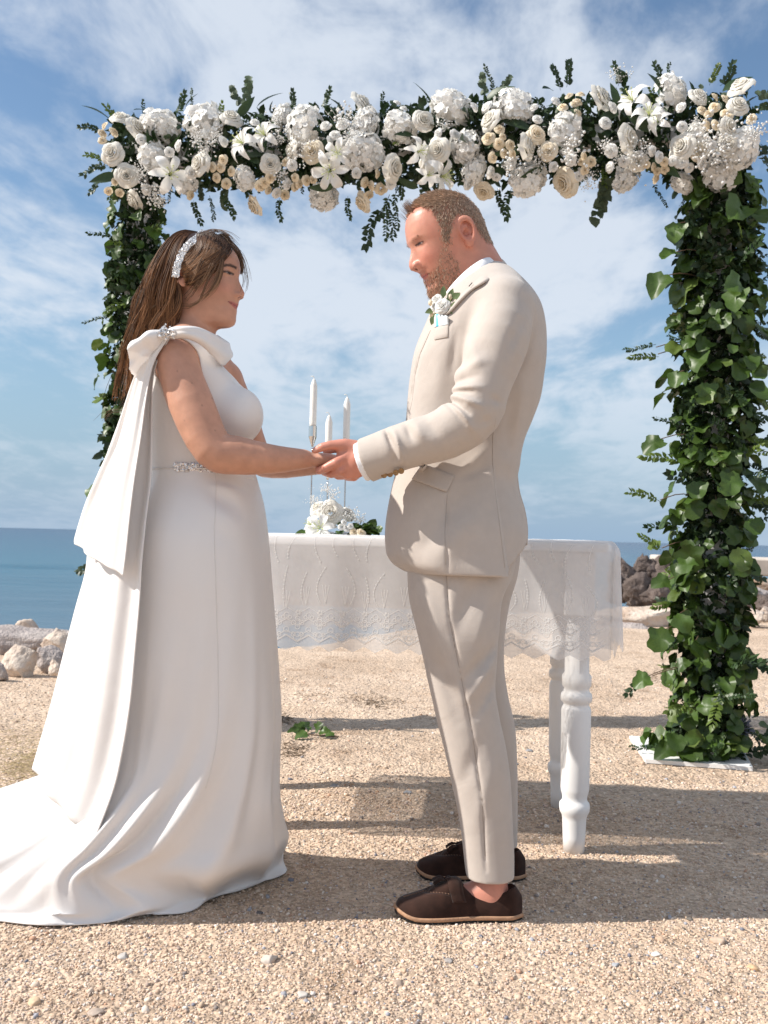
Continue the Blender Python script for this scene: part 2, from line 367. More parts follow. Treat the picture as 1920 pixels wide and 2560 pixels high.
# ------------------------------------------------------------------ the setting: ground, sea
def shore_y(x):                     # where the shingle ends and the bank drops to the sea
    return 7.3 + 5.2 * sstep(-1.5, 3.0, x) + 0.25 * np.sin(x * 1.7)
def ground_z(x, y):
    P = np.stack([x, y, np.zeros_like(x)], 1)
    z = 0.010 * vnoise(P, 2.1, 3) + 0.008 * vnoise(P, 5.0, 4) + 0.006 * vnoise(P, 11.0, 5)
    z *= sstep(0.15, 0.6, np.abs(y - 2.4)) * 0.75 + 0.25
    d = y - shore_y(x)
    return z - 1.8 * sstep(0.0, 2.6, d) - np.where(d > 2.6, 0.5, 0)
def build_ground():
    xs = np.concatenate([np.linspace(-45, -3, 40)[:-1], np.linspace(-3, 3, 241), np.linspace(3, 45, 40)[1:]])
    ys = np.concatenate([np.linspace(-20, 1.2, 20)[:-1], np.linspace(1.2, 6, 190), np.linspace(6, 17, 70)[1:], np.linspace(17, 60, 8)[1:]])
    X, Y = np.meshgrid(xs, ys, indexing='ij'); V = np.stack([X.ravel(), Y.ravel(), ground_z(X.ravel(), Y.ravel())], 1)
    nu, nv = len(xs), len(ys); i, j = np.meshgrid(np.arange(nu - 1), np.arange(nv - 1), indexing='ij'); a = (i * nv + j).ravel()
    F = np.stack([a, a + nv, a + nv + 1, a + 1], 1)
    m = bpy.data.materials.new('sandy_shingle'); m.use_nodes = True; nt = m.node_tree; N = nt.nodes; L = nt.links; b = N['Principled BSDF']
    b.inputs['Roughness'].default_value = 0.95; b.inputs['Specular IOR Level'].default_value = 0.15
    tc = N.new('ShaderNodeTexCoord')
    def noise(s, d=6, r=0.6):
        n = N.new('ShaderNodeTexNoise'); n.inputs['Scale'].default_value = s; n.inputs['Detail'].default_value = d; n.inputs['Roughness'].default_value = r
        L.new(tc.outputs['Object'], n.inputs['Vector']); return n.outputs['Fac']
    vo = N.new('ShaderNodeTexVoronoi'); vo.inputs['Scale'].default_value = 95; L.new(tc.outputs['Object'], vo.inputs['Vector'])
    vo2 = N.new('ShaderNodeTexVoronoi'); vo2.inputs['Scale'].default_value = 38; L.new(tc.outputs['Object'], vo2.inputs['Vector'])
    r1 = N.new('ShaderNodeValToRGB'); L.new(noise(1.3), r1.inputs[0])
    r1.color_ramp.elements[0].position = 0.35; r1.color_ramp.elements[0].color = (0.50, 0.375, 0.275, 1)
    r1.color_ramp.elements[1].position = 0.66; r1.color_ramp.elements[1].color = (0.65, 0.505, 0.385, 1)
    sepc = N.new('ShaderNodeSeparateColor'); L.new(vo.outputs['Color'], sepc.inputs[0])
    r2 = N.new('ShaderNodeMapRange'); r2.inputs[3].default_value = 0.68; r2.inputs[4].default_value = 1.18; L.new(sepc.outputs[0], r2.inputs[0])
    mx = N.new('ShaderNodeMix'); mx.data_type = 'RGBA'; mx.blend_type = 'MULTIPLY'; mx.inputs['Factor'].default_value = 1
    L.new(r1.outputs[0], mx.inputs['A']); L.new(r2.outputs[0], mx.inputs['B'])
    r3 = N.new('ShaderNodeValToRGB'); L.new(noise(4.5, 8, 0.7), r3.inputs[0])
    r3.color_ramp.elements[0].position = 0.30; r3.color_ramp.elements[0].color = (0.55, 0.47, 0.40, 1)
    r3.color_ramp.elements[1].position = 0.47; r3.color_ramp.elements[1].color = (1, 1, 1, 1)
    mx2 = N.new('ShaderNodeMix'); mx2.data_type = 'RGBA'; mx2.blend_type = 'MULTIPLY'; mx2.inputs['Factor'].default_value = 0.75
    L.new(mx.outputs['Result'], mx2.inputs['A']); L.new(r3.outputs[0], mx2.inputs['B']); L.new(mx2.outputs['Result'], b.inputs['Base Color'])
    def bmp(h, s, dist, prev=None, inv=True):
        q = N.new('ShaderNodeBump'); q.inputs['Strength'].default_value = s; q.inputs['Distance'].default_value = dist; q.invert = inv
        L.new(h, q.inputs['Height'])
        if prev: L.new(prev, q.inputs['Normal'])
        return q.outputs[0]
    n1 = bmp(vo.outputs['Distance'], 0.9, 0.006); n2 = bmp(vo2.outputs['Distance'], 0.6, 0.010, n1); n3 = bmp(noise(14, 6), 0.8, 0.02, n2, False)
    L.new(n3, b.inputs['Normal'])
    o = mk('ground', V, F, True, None, m); tag(o, kind='structure')
    # the sea
    m = bpy.data.materials.new('sea_water'); m.use_nodes = True; nt = m.node_tree; N = nt.nodes; L = nt.links; b = N['Principled BSDF']
    b.inputs['Roughness'].default_value = 0.25; b.inputs['IOR'].default_value = 1.33; b.inputs['Specular IOR Level'].default_value = 0.32
    tc = N.new('ShaderNodeTexCoord')
    mp = N.new('ShaderNodeMapping'); mp.inputs['Scale'].default_value = (0.35, 1.0, 1); L.new(tc.outputs['Object'], mp.inputs[0])
    n = N.new('ShaderNodeTexNoise'); n.inputs['Scale'].default_value = 1.1; n.inputs['Detail'].default_value = 7; n.inputs['Roughness'].default_value = 0.62; L.new(mp.outputs[0], n.inputs['Vector'])
    n2 = N.new('ShaderNodeTexNoise'); n2.inputs['Scale'].default_value = 0.16; n2.inputs['Detail'].default_value = 5; L.new(mp.outputs[0], n2.inputs['Vector'])
    sx = N.new('ShaderNodeSeparateXYZ'); L.new(tc.outputs['Object'], sx.inputs[0])
    lg = N.new('ShaderNodeMath'); lg.operation = 'LOGARITHM'; lg.inputs[1].default_value = 10; L.new(sx.outputs[1], lg.inputs[0])
    ad = N.new('ShaderNodeMath'); ad.operation = 'MULTIPLY_ADD'; L.new(n2.outputs['Fac'], ad.inputs[0]); ad.inputs[1].default_value = 0.5; L.new(lg.outputs[0], ad.inputs[2])
    mr = N.new('ShaderNodeMapRange'); mr.inputs[1].default_value = 1.2; mr.inputs[2].default_value = 3.1; L.new(ad.outputs[0], mr.inputs[0])
    cr = N.new('ShaderNodeValToRGB'); L.new(mr.outputs[0], cr.inputs[0]); e = cr.color_ramp.elements
    e[0].position = 0.05; e[0].color = (0.085, 0.14, 0.19, 1); e[1].position = 1.0; e[1].color = (0.016, 0.05, 0.11, 1)
    q = e.new(0.34); q.color = (0.036, 0.118, 0.175, 1); q = e.new(0.62); q.color = (0.024, 0.078, 0.138, 1)
    L.new(cr.outputs[0], b.inputs['Base Color'])
    bp = N.new('ShaderNodeBump'); bp.inputs['Strength'].default_value = 0.55; bp.inputs['Distance'].default_value = 0.35; L.new(n.outputs['Fac'], bp.inputs['Height'])
    L.new(bp.outputs[0], b.inputs['Normal'])
    ys = np.concatenate([np.linspace(7, 40, 90), np.geomspace(40, 9000, 60)[1:]]); xs = np.linspace(-1, 1, 61)
    Yg, Xg = np.meshgrid(ys, xs, indexing='ij'); Xg = Xg * (60 + Yg * 1.6)
    P = np.stack([Xg.ravel(), Yg.ravel(), np.zeros(Yg.size)], 1)
    Pn = P * np.array([0.35, 1, 1])
    z = -0.62 + (0.06 * vnoise(Pn, 0.9, 2) + 0.03 * vnoise(Pn, 2.3, 3)) * np.clip(40 / P[:, 1], 0, 1)
    P[:, 2] = z; nu, nv = len(ys), len(xs); i, j = np.meshgrid(np.arange(nu - 1), np.arange(nv - 1), indexing='ij'); a = (i * nv + j).ravel()
    o = mk('sea', P, np.stack([a, a + 1, a + nv + 1, a + nv], 1), True, None, m); tag(o, kind='structure')
build_ground()

# gravel: loose stones, uncountable
ICO = None
def ico():
    global ICO
    if ICO is None:
        bm = bmesh.new(); bmesh.ops.create_icosphere(bm, subdivisions=1, radius=1.0); bm.verts.index_update()
        ICO = (np.array([v.co[:] for v in bm.verts]), np.array([[v.index for v in f.verts] for f in bm.faces])); bm.free()
    return ICO
PEB = np.array([(0.62, 0.46, 0.31), (0.66, 0.52, 0.38), (0.58, 0.42, 0.29), (0.70, 0.58, 0.45), (0.52, 0.37, 0.25), (0.62, 0.47, 0.37), (0.45, 0.34, 0.26), (0.74, 0.66, 0.56), (0.30, 0.25, 0.21), (0.35, 0.34, 0.34), (0.50, 0.30, 0.19), (0.20, 0.20, 0.22)])
PEBW = np.array([.18, .17, .15, .10, .12, .08, .07, .05, .03, .022, .018, .008]); PEBW = PEBW / PEBW.sum()
def pebbles(n, x0, x1, y0, y1, smean, ssig, seed, frus=True):
    r = np.random.default_rng(seed); y = y0 + (y1 - y0) * r.random(n) ** 1.15; x = x0 + (x1 - x0) * r.random(n)
    if frus:
        hw = y * 0.47 + 0.12; x = (r.random(n) * 2 - 1) * hw
    s = np.clip(np.exp(r.normal(math.log(smean), ssig, n)), 0.0011, 0.011)
    V0, F0 = ico(); A = r.normal(size=(n, 3, 3)); Qm, _ = np.linalg.qr(A)
    sc = np.stack([np.ones(n), r.uniform(.65, 1, n), r.uniform(.4, .8, n)], 1) * s[:, None]
    J = 1 + r.uniform(-.22, .22, (n, 12, 1)); V = V0[None] * J * sc[:, None, :]
    V = np.einsum('nij,nkj->nki', Qm, V); V[:, :, 2] *= 0.8
    z = ground_z(x, y); V += np.stack([x, y, z + s * 0.18], 1)[:, None, :]
    c = PEB[r.choice(len(PEB), n, p=PEBW)] * r.uniform(.82, 1.12, (n, 1))
    c = c * np.array([1.0, 1.02, 1.10])
    return V.reshape(-1, 3), (F0[None] + (np.arange(n) * 12)[:, None, None]).reshape(-1, 3), np.repeat(c, 12, axis=0)
M_PEB = mat('pebble_stone', (0.5, 0.4, 0.3), 0.85, attr='Col', spec=0.25, var=0.12, vscale=160)
def build_gravel():
    Vs, Fs, Cs, n = [], [], [], 0
    for a in ((56000, 0, 0, 1.55, 3.3, 0.0026, 0.34, 1), (6000, 0, 0, 1.55, 3.6, 0.0046, 0.32, 2), (9000, 0, 0, 3.0, 6.5, 0.0048, 0.35, 3)):
        V, F, C = pebbles(*a); Vs.append(V); Fs.append(F + n); Cs.append(C); n += len(V)
    o = mk('gravel', np.concatenate(Vs), np.concatenate(Fs), True, np.concatenate(Cs), M_PEB)
    tag(o, 'loose cream and tan gravel strewn over the beach', 'gravel', kind='stuff')
build_gravel()

# ------------------------------------------------------------------ heads
class Head:
    """a head sculpted from a traced profile; local axes f (forward), s (towards the camera's side), u (up)"""
    def __init__(h, fwd, side, ear_px, Yc, half_w, prof, base, eye_px, scale=1.0):
        h.fwd = np.array(fwd); h.side = np.array(side); h.up = np.cross(h.side, h.fwd) * 1.0
        if h.up[2] < 0: h.up = -h.up
        e = W(*ear_px, Yc); h.O = e - h.side * np.array([half_w, 0, 0]) * 1.0
        h.O[1] = Yc
        M = np.array([[h.fwd[0], h.up[0]], [h.fwd[2], h.up[2]]]); Mi = np.linalg.inv(M)
        # eye level sets u = 0
        p = W(*eye_px, Yc) - h.O; fu = Mi @ np.array([p[0], p[2]]); h.O = h.O + h.up * fu[1]
        def loc(px):
            r = []
            for a, b in px:
                p = W(a, b, Yc) - h.O; r.append(Mi @ np.array([p[0], p[2]]))
            r = np.array(r); r = r[np.argsort(r[:, 1])]; return r
        h.P = loc(prof); h.B = loc(base); h.w = half_w
        h.uchin = h.P[0, 1]
    def local(h, P): Q = P - h.O; return Q @ h.fwd, Q @ h.side, Q @ h.up
    def world(h, f, s, u): return h.O + np.multiply.outer(f, h.fwd) + np.multiply.outer(s, h.side) + np.multiply.outer(u, h.up)
    def surf_f(h, s, u):
        fb = np.interp(u, h.B[:, 1], h.B[:, 0]); w = np.interp(u, *h.wt); fc = np.interp(u, *h.fct); n = h.n
        return fc + (fb - fc) * np.clip(1 - (np.abs(s) / w) ** n, 0.02, 1) ** (1 / n)
    def field(h, P): return near(P, h.O + h.up * 0.0, 0.19, h.field_)
    def field_(h, P, parts=True):
        f, s, u = h.local(P); sa = np.abs(s)
        cr = ellip(np.stack([f, s, u], 1), h.cc, h.cr)
        fb = np.interp(u, h.B[:, 1], h.B[:, 0]); fp = np.interp(u, h.P[:, 1], h.P[:, 0])
        w = np.interp(u, *h.wt); fc = np.interp(u, *h.fct); bk = np.interp(u, *h.bkt)
        bump = (fp - fb) * np.exp(-(sa / np.interp(u, *h.nwt)) ** 2.0)
        for (bs, bu, ws, wu, amt) in h.bumps: bump = bump + amt * np.exp(-((sa - bs) / ws) ** 2 - ((u - bu) / wu) ** 2)
        f2 = f - bump * sstep(0.0, 0.05, f - fc)
        a = np.where(f2 > fc, fb - fc, bk); n = np.where(f2 > fc, h.n, 2.0)
        rho = np.hypot(f2 - fc, s) + 1e-9; q = ((sa / w) ** n + (np.abs(f2 - fc) / a) ** n) ** (1 / n) + 1e-9
        d = np.maximum(rho * (1 - 1 / q), -0.05)
        ends = np.maximum(h.uchin - u, u - h.ftop)
        d = smax(d, ends, 0.012)
        d = smin(d, cr, 0.018)
        if parts:
            Q = np.stack([f, sa, u], 1)
            # eyeballs and lids
            ef = h.eyef
            d = smin(d, ellip(Q, (ef - 0.0125, h.eyes, h.eyeu), (0.0135, 0.0155, 0.0105)), 0.003)
            # wings of the nose
            d = smin(d, ellip(Q, h.ala, h.alar), 0.005)
            d = smax(d, -ellip(Q, h.nos, (0.0045, 0.0035, 0.003)), 0.002)
            # ears
            ea, ta = h.ear, h.eart; cb, sb = math.cos(ta), math.sin(ta)
            A = Q[:, 0] - ea[0]; Bv = Q[:, 2] - ea[2]; a_ = A * cb + Bv * sb; b_ = -A * sb + Bv * cb
            flare = Q[:, 1] - (ea[1] - a_ * 0.30)
            ew, eh = h.earw, h.earh
            e = np.sqrt((a_ / (ew * (1 + 0.25 * b_ / eh))) ** 2 + (b_ / eh) ** 2)
            ring = np.hypot((e - 0.84) * ew, flare) - 0.0046
            disc = np.maximum(np.abs(flare + 0.0105) - 0.0035, (e - 0.92) * ew)
            con = np.hypot((np.sqrt(((a_ + 0.002) / (ew * .62)) ** 2 + ((b_ + .004) / (eh * .52)) ** 2) - 0.8) * ew * .5, flare + 0.004) - 0.0034
            con = np.maximum(con, -(a_ + ew * .30))
            lobe = ellip(np.stack([a_, flare, b_], 1), (0.004, -0.002, -eh * 0.84), (0.0095, 0.0050, 0.0115))
            er = smin(smin(ring, disc, 0.002), smin(lobe, con, 0.002), 0.003)
            er = smax(er, -ellip(np.stack([a_, flare, b_], 1), (0.003, -0.009, -eh * .18), (ew * .42, .011, eh * .26)), .002)
            d = smin(d, er, 0.004)
        return d
SKIN = lambda n: mat(n, (.5, .3, .2), 0.46, attr='Col', spec=0.42, var=0.10, vscale=45, bump=0.16, bscale=420, sss=0.10, wr=.10, wrs=70, wrd=.003)

def paint_head(h, V, skin, lip, brow, C, lash=(0.025, 0.015, 0.012), eyewhite=(0.55, 0.5, 0.47), iris=(0.03, 0.04, 0.05), blush=(0.62, 0.25, 0.2), open_=0.0035, browlift=0.0):
    f, s, u = h.local(V); sa = np.abs(s); front = sstep(0.03, 0.06, f)
    def put(mask, col):
        m = np.clip(mask, 0, 1)[:, None]; C[:] = C * (1 - m) + np.array(col) * m
    g = lambda cs, cu, ws, wu: np.exp(-((sa - cs) / ws) ** 2 - ((u - cu) / wu) ** 2) * front
    put(g(0.043, -0.040, 0.022, 0.016) * 0.45, blush)
    put(g(0.0, h.ala[2] + 0.006, 0.014, 0.010) * 0.35, blush)
    lu = h.lipu; k = np.clip(1 - (sa / h.lipw) ** 2, 0, 1); cu = lu + h.smile * (sa / h.lipw) ** 2
    m = sstep(0.0, 0.0022, h.liph * np.sqrt(k) - np.abs(u - cu)) * (k > 0) * front; put(m * 0.9, lip)
    m = sstep(0.0016, 0.0004, np.abs(u - cu)) * (sa < h.lipw * 1.04) * front; put(m * 0.75, (0.10, 0.03, 0.025))
    eb = h.browu + browlift - 0.35 * np.clip(sa - 0.034, 0, 1) + 0.12 * np.clip(sa - 0.015, 0, 0.02)
    m = sstep(h.browt, h.browt * .5, np.abs(u - eb)) * sstep(0.010, 0.015, sa) * sstep(0.056, 0.049, sa) * front; put(m * h.browk, brow)
    es, eu = h.eyes, h.eyeu; k = np.clip(1 - ((sa - es) / 0.0145) ** 2, 0, 1); cu = eu - 0.001
    op = sstep(0.0, 0.0015, open_ * np.sqrt(k) - np.abs(u - cu)) * front; put(op, eyewhite)
    put(op * sstep(0.0066, 0.0052, np.abs(sa - es)), iris)
    m = sstep(h.lasht, h.lasht * .4, np.abs(u - (cu + open_ * np.sqrt(k)))) * (k > 0) * front; put(m * 0.95, lash)
    m = sstep(0.0014, 0.0004, np.abs(u - (cu - open_ * np.sqrt(k)))) * (k > 0) * front; put(m * 0.45, lash)
    Q = np.stack([f, sa, u], 1); put(sstep(0.002, -0.002, ellip(Q, h.nos, (0.005, 0.004, 0.0035))) * 0.8, (0.12, 0.04, 0.03))
    # ear: redder
    m = np.exp(-((f - h.ear[0]) / 0.022) ** 2 - ((u - h.ear[2]) / 0.032) ** 2) * sstep(h.w - 0.012, h.w, sa); put(m * 0.5, blush)
    return C

# ------------------------------------------------------------------ the bride
D0 = 2.36
bride = empty('person', (-0.5, D0, 0.0))
tag(bride, 'long-haired person in a white one-shoulder gown with train, holding hands', 'person')
psi = math.radians(12)
BH = Head((math.cos(psi), -math.sin(psi), 0), (-math.sin(psi), -math.cos(psi), 0), (464, 706), D0, 0.070,
    [(560, 612), (585, 635), (596, 655), (601, 676), (601, 689), (600.5, 702), (603, 712), (608.3, 723.8), (614, 735), (616.4, 742), (613.5, 750), (603, 753.6), (600, 760), (599.5, 766), (597, 772), (594.5, 777), (595.5, 783), (592.8, 794), (592.5, 807), (589, 818), (582, 824)],
    [(560, 612), (585, 635), (596, 655), (600, 676), (599, 689), (597, 702), (597, 712), (597, 724), (597, 735), (597, 742), (596, 750), (596, 756), (592, 764), (590, 772), (589, 777), (590, 785), (591.5, 795), (592, 807), (589, 818), (582, 824)],
    (572, 697))
h = BH
h.wt = ([-.132, -.122, -.110, -.095, -.075, -.05, -.02, .01, .04, .07], [.018, .032, .040, .047, .054, .061, .067, .069, .069, .060]); h.n = 2.15
h.fct = ([-.132, -.10, -.06, 0, .05], [.060, .045, .03, .02, .01]); h.bkt = ([-.132, -.10, -.06, 0, .05], [.02, .04, .05, .06, .06])
h.nwt = ([-.132, -.105, -.095, -.07, -.060, -.052, -.035, -.012, .02], [.02, .02, .022, .022, .014, .0135, .0095, .0085, .012])
h.cc = (0.018, 0, 0.028); h.cr = (0.102, 0.073, 0.083); h.ftop = 0.066
h.eyes = 0.031; h.eyeu = 0.0; h.browu = 0.0165; h.browk = 0.95
h.bumps = [(.033, -.001, .015, .011, -.0075), (.030, .017, .018, .007, .002), (.046, -.040, .018, .018, .0045), (.026, -.072, .008, .012, -.002), (.0, .05, .04, .03, .001)]
h.eyef = float(h.surf_f(np.array([h.eyes]), np.array([0.0]))[0]) - 0.0015
fb = float(np.interp(-.05, h.B[:, 1], h.B[:, 0])); h.ala = (fb + 0.004, 0.0125, -.051); h.alar = (.010, .006, .0065); h.nos = (fb + .010, .007, -.0575)
h.browt = .0048; h.lasht = .0034
h.ear = (0.004, 0.0785, -0.010); h.eart = 0.18; h.earw = 0.0165; h.earh = 0.029
h.lipu = -.0785; h.lipw = 0.026; h.liph = .0075; h.smile = .0075

# joints (world)
b_sh = W(441, 908, 2.205); b_um = W(478, 1010, 2.18); b_el = W(531, 1120, 2.165); b_f1 = W(590, 1138, 2.175); b_f2 = W(680, 1148, 2.20); b_wr = W(757, 1148, 2.235); b_h1 = W(800, 1151, 2.25); b_h2 = W(832, 1146, 2.255)
c_sh = W(566, 955, 2.52); c_el = W(640, 1140, 2.55); c_f1 = W(690, 1160, 2.53); c_wr = W(790, 1165, 2.45); c_h = W(835, 1160, 2.44)
t_py = [860, 885, 912, 950, 996, 1046, 1100, 1150, 1187, 1245, 1330, 1430, 1500]
t_f = [520, 540, 553, 588, 612, 622, 622, 624, 634, 656, 667, 672, 668]
t_b = [425, 404, 392, 384, 381, 382, 384, 386, 387, 375, 350, 345, 352]
t_w = [.085, .135, .155, .150, .142, .138, .130, .124, .124, .145, .172, .176, .170]
TB = []
for py, a, b, w in zip(t_py, t_f, t_b, t_w):
    A = W(a, py, D0); B = W(b, py, D0); TB.append(((A[2] + B[2]) / 2, (A[0] + B[0]) / 2, (A[0] - B[0]) / 2, w))
TB = np.array(TB[::-1]); tz, tcx, tax, tay = TB.T
def torso(P, off=0.0, arms=False):
    d = loft(P, tz, tcx, np.full(len(tz), D0), tax + off, tay + off, 2.35)
    for yy in (D0 - 0.07, D0 + 0.075): d = smin(d, ellip(P, W(596, 1040, yy), (0.057 + off, 0.062 + off, 0.066 + off)), 0.03)
    # shoulder slope up to the neck
    d = smin(d, cone(P, W(462, 862, 2.30), W(437, 890, 2.22), 0.052 + off, 0.046 + off), 0.03)
    d = smin(d, cone(P, W(500, 880, 2.42), W(555, 940, 2.50), 0.055 + off, 0.046 + off), 0.03)
    return d
nk0, nk1 = W(487, 770, D0), W(478, 860, D0)
def soft_hand(P, wr, h1, sg):
    """an open hand laid in the other person's palm"""
    ax = h1 - wr; ax /= np.linalg.norm(ax); lat = np.array([0, 1.0, 0]) * sg; nrm = np.cross(ax, lat)
    R = np.stack([ax, lat, nrm], 1); c = wr + ax * 0.048
    d = ellip(P, c, (0.050, 0.034, 0.0175), R)
    for o, ln in ((-.026, .056), (-.009, .066), (.009, .062), (.025, .048)):
        k0 = c + ax * 0.030 + lat * o; k1 = k0 + ax * ln * .5 - nrm * .006; k2 = k0 + ax * ln - nrm * .020
        d = smin(d, chain(P, [k0, k1, k2], [.0090, .0080, .0066]), .004)
    th = c - ax * .02 + lat * .026
    return smin(d, chain(P, [th, th + ax * .03 + lat * .014 - nrm * .01, th + ax * .055 + lat * .012 - nrm * .02], [.011, .0095, .0075]), .008)
def bride_body(P):
    d = torso(P) + 0.014 * sstep(1.16, 1.05, P[:, 2])
    d = smin(d, chain(P, [nk0, nk1], [0.052, 0.058], 0.02), 0.03)
    d = smin(d, limb(P, [b_sh, b_um, b_el, b_f1, b_f2, b_wr], [.0485, .0535, .0475, .0460, .0350, .0245], 16), 0.014)
    d = smin(d, limb(P, [c_sh, (c_sh + c_el) / 2, c_el, c_f1, c_wr], [.047, .047, .042, .040, .0235], 12), 0.02)
    for (wr, h1, sg) in ((b_wr, b_h1, 1), (c_wr, c_h, -1)):
        d = smin(d, near(P, wr + (h1 - wr) * 1.6, 0.15, lambda p: soft_hand(p, wr, h1, sg)), 0.014)
    for yy in (D0 - 0.085, D0 + 0.085):
        hp = W(505, 1480, yy); kn = np.array([hp[0] + .01, D0 + (yy - D0) * .6, 0.48]); an = np.array([hp[0] - .05, D0 + .10 + (yy - D0) * .5, 0.09]); to = an + np.array([.12, 0, -.06])
        d = smin(d, limb(P, [hp, kn, an], [.085, .058, .04], 4), .03); d = smin(d, cone(P, an + np.array([-.02, 0, -.045]), to, .032, .022), .02)
    return smin(d, BH.field(P), 0.022)
V, F = sdf_mesh(bride_body, (-0.82, 2.02, 0.0), (-0.06, 2.70, 1.70), 0.0030)
SK = np.array([0.54, 0.285, 0.195])
C = np.tile(SK, (len(V), 1)); C *= (1 + 0.05 * vnoise(V, 25, 3))[:, None]
hd = sstep(-.15, -.12, BH.local(V)[2])
C = paint_head(BH, V, SK, (0.40, 0.105, 0.10), (0.045, 0.026, 0.018), C, open_=0.0028, eyewhite=(.30, .26, .24), iris=(.015, .012, .01), lash=(.012, .008, .006), blush=(0.60, 0.25, 0.18))
# a few moles on the upper arm
for px, py in ((440, 925), (478, 955), (523, 990), (505, 1013), (462, 1053), (538, 1077)):
    p = W(px, py, 2.13); C[np.hypot(V[:, 0] - p[0], V[:, 2] - p[2]) + 10 * (V[:, 1] > 2.3) < 0.0022] *= 0.72
M_SKB = SKIN('tanned_skin')
b_body = mk('body', V, F, True, C, M_SKB, bride)
BV_BRIDE = bvh_vf(V, F, V[:, 2] > 1.36)
SATIN = mat('white_satin', (0.85, 0.82, 0.80), 0.36, var=0.015, vscale=6, spec=0.45, sheen=0.1, bump=0.04, bscale=900, trans=0.10, wr=.16, wrs=7, wrd=.012)

# bodice: follows the torso, cut by the slanting neckline
def bodice(P):
    d = torso(P, 0.005)
    cut = P[:, 2] - (1.357 - 0.62 * (P[:, 1] - 2.335))
    cut2 = P[:, 0] - P[:, 2] * 0
    d = smax(d, cut * 0.85, 0.006)
    d = np.maximum(d, 1.055 - P[:, 2])
    # armhole on the camera's side
    ah = cone(P, b_sh + np.array([-.005, .0, .0]), b_um + np.array([-0.02, 0.0, 0.0]), .060, .052)
    return smax(d, -ah, 0.006)
V, F = sdf_mesh(bodice, (-0.72, 2.10, 1.0), (-0.26, 2.62, 1.52), 0.0032)
bod = mk('bodice', V, F, True, None, SATIN, bride)
# waist seam and side seam (fine ridges)

# skirt with the train
def ring8(pts, n=192):
    P = np.array(pts, float); m = len(P); Q = np.vstack([P[-2:], P, P[:3]])
    t = np.linspace(0, m, n, endpoint=False); i = t.astype(int); u = (t - i)[:, None]
    p0, p1, p2, p3 = Q[i + 1], Q[i + 2], Q[i + 3], Q[i + 4]
    return 0.5 * ((2 * p1) + (p2 - p0) * u + (2 * p0 - 5 * p1 + 4 * p2 - p3) * u ** 2 + (3 * p1 - p0 - 3 * p2 + p3) * u ** 3)
def rg(py, fx, bx, wn, wf, nb=None, bf=None, yf=D0):
    a = W(fx, py, D0); b = W(bx, py, D0); z = (a[2] + b[2]) / 2; xf, xb = a[0], b[0]; xm = (xf + xb) / 2; hx = (xf - xb) / 2; q = .74
    yn, yr = D0 - wn, D0 + wf
    nbp = (xm - hx * q, D0 - wn * q) if nb is None else nb
    bfp = (xm - hx * q, D0 + wf * q) if bf is None else bf
    return [(xf, yf, z), (xm + hx * q, D0 - wn * q, z), (xm + hx * .1, yn, z), (*nbp, z), (xb, D0, z), (*bfp, z), (xm + hx * .1, yr, z), (xm + hx * q, D0 + wf * q, z)]
def PX(px, py, Y): p = W(px, py, Y); return (p[0], p[1])
rings = [rg(1176, 636, 385, .132, .132), rg(1215, 648, 380, .143, .143), rg(1262, 660, 364, .164, .162), rg(1335, 670, 346, .187, .185), rg(1430, 678, 340, .192, .19), rg(1530, 686, 330, .188, .188), rg(1656, 695, 318, .184, .19),
         rg(1790, 701, 296, .176, .21, PX(322, 1800, 2.235)), rg(1900, 697, 245, .172, .23, PX(312, 1905, 2.22), (-.70, 2.58)), rg(1985, 697, 150, .170, .26, PX(262, 1990, 2.205), (-.84, 2.66)), rg(2065, 702, 20, .168, .30, PX(192, 2075, 2.195), (-1.0, 2.74), yf=2.42), rg(2130, 706, -150, .160, .33, PX(120, 2160, 2.185), (-1.15, 2.80), yf=2.48),
         [(-.262, 2.53, .032), (-.375, 2.345, .03), (-.535, 2.222, .026), (-.80, 2.182, .026), (-1.45, 2.36, .03), (-1.3, 2.80, .03), (-.80, 2.89, .03), (-.36, 2.74, .03)],
         [(-.252, 2.54, .004), (-.385, 2.335, .004), (-.55, 2.205, .004), (-.82, 2.162, .004), (-1.55, 2.36, .004), (-1.35, 2.84, .004), (-.82, 2.92, .004), (-.34, 2.76, .004)]]
NR = 192
RR = np.array([ring8(r, NR) for r in rings])          # rings x samples x 3
ROWS = 110
SK3 = np.stack([spline(RR[:, j], ROWS) for j in range(NR)], 0)      # samples x rows x 3
vv = np.linspace(0, 1, ROWS)[None, :]; th = (np.arange(NR) / NR)[:, None]     # th: 0 front, .25 camera side, .5 back, .75 far
dv = np.gradient(SK3, axis=1); du = np.roll(SK3, -1, 0) - np.roll(SK3, 1, 0); nn = np.cross(du, dv); nn /= np.linalg.norm(nn, axis=2, keepdims=True) + 1e-9
cen = SK3.mean(axis=0, keepdims=True); sg = np.sign(((SK3 - cen) * nn).sum(2, keepdims=True)); nn *= np.where(sg == 0, 1, sg)
def fold(c, w, v0, v1, amp, slant=0.0):
    x = (th - (c + slant * (vv - 0.3))); x = (x + 0.5) % 1 - 0.5
    return amp * np.exp(-(x / w) ** 2) * sstep(v0, v1, vv) * (1 - 0.75 * sstep(0.93, 1.0, vv))
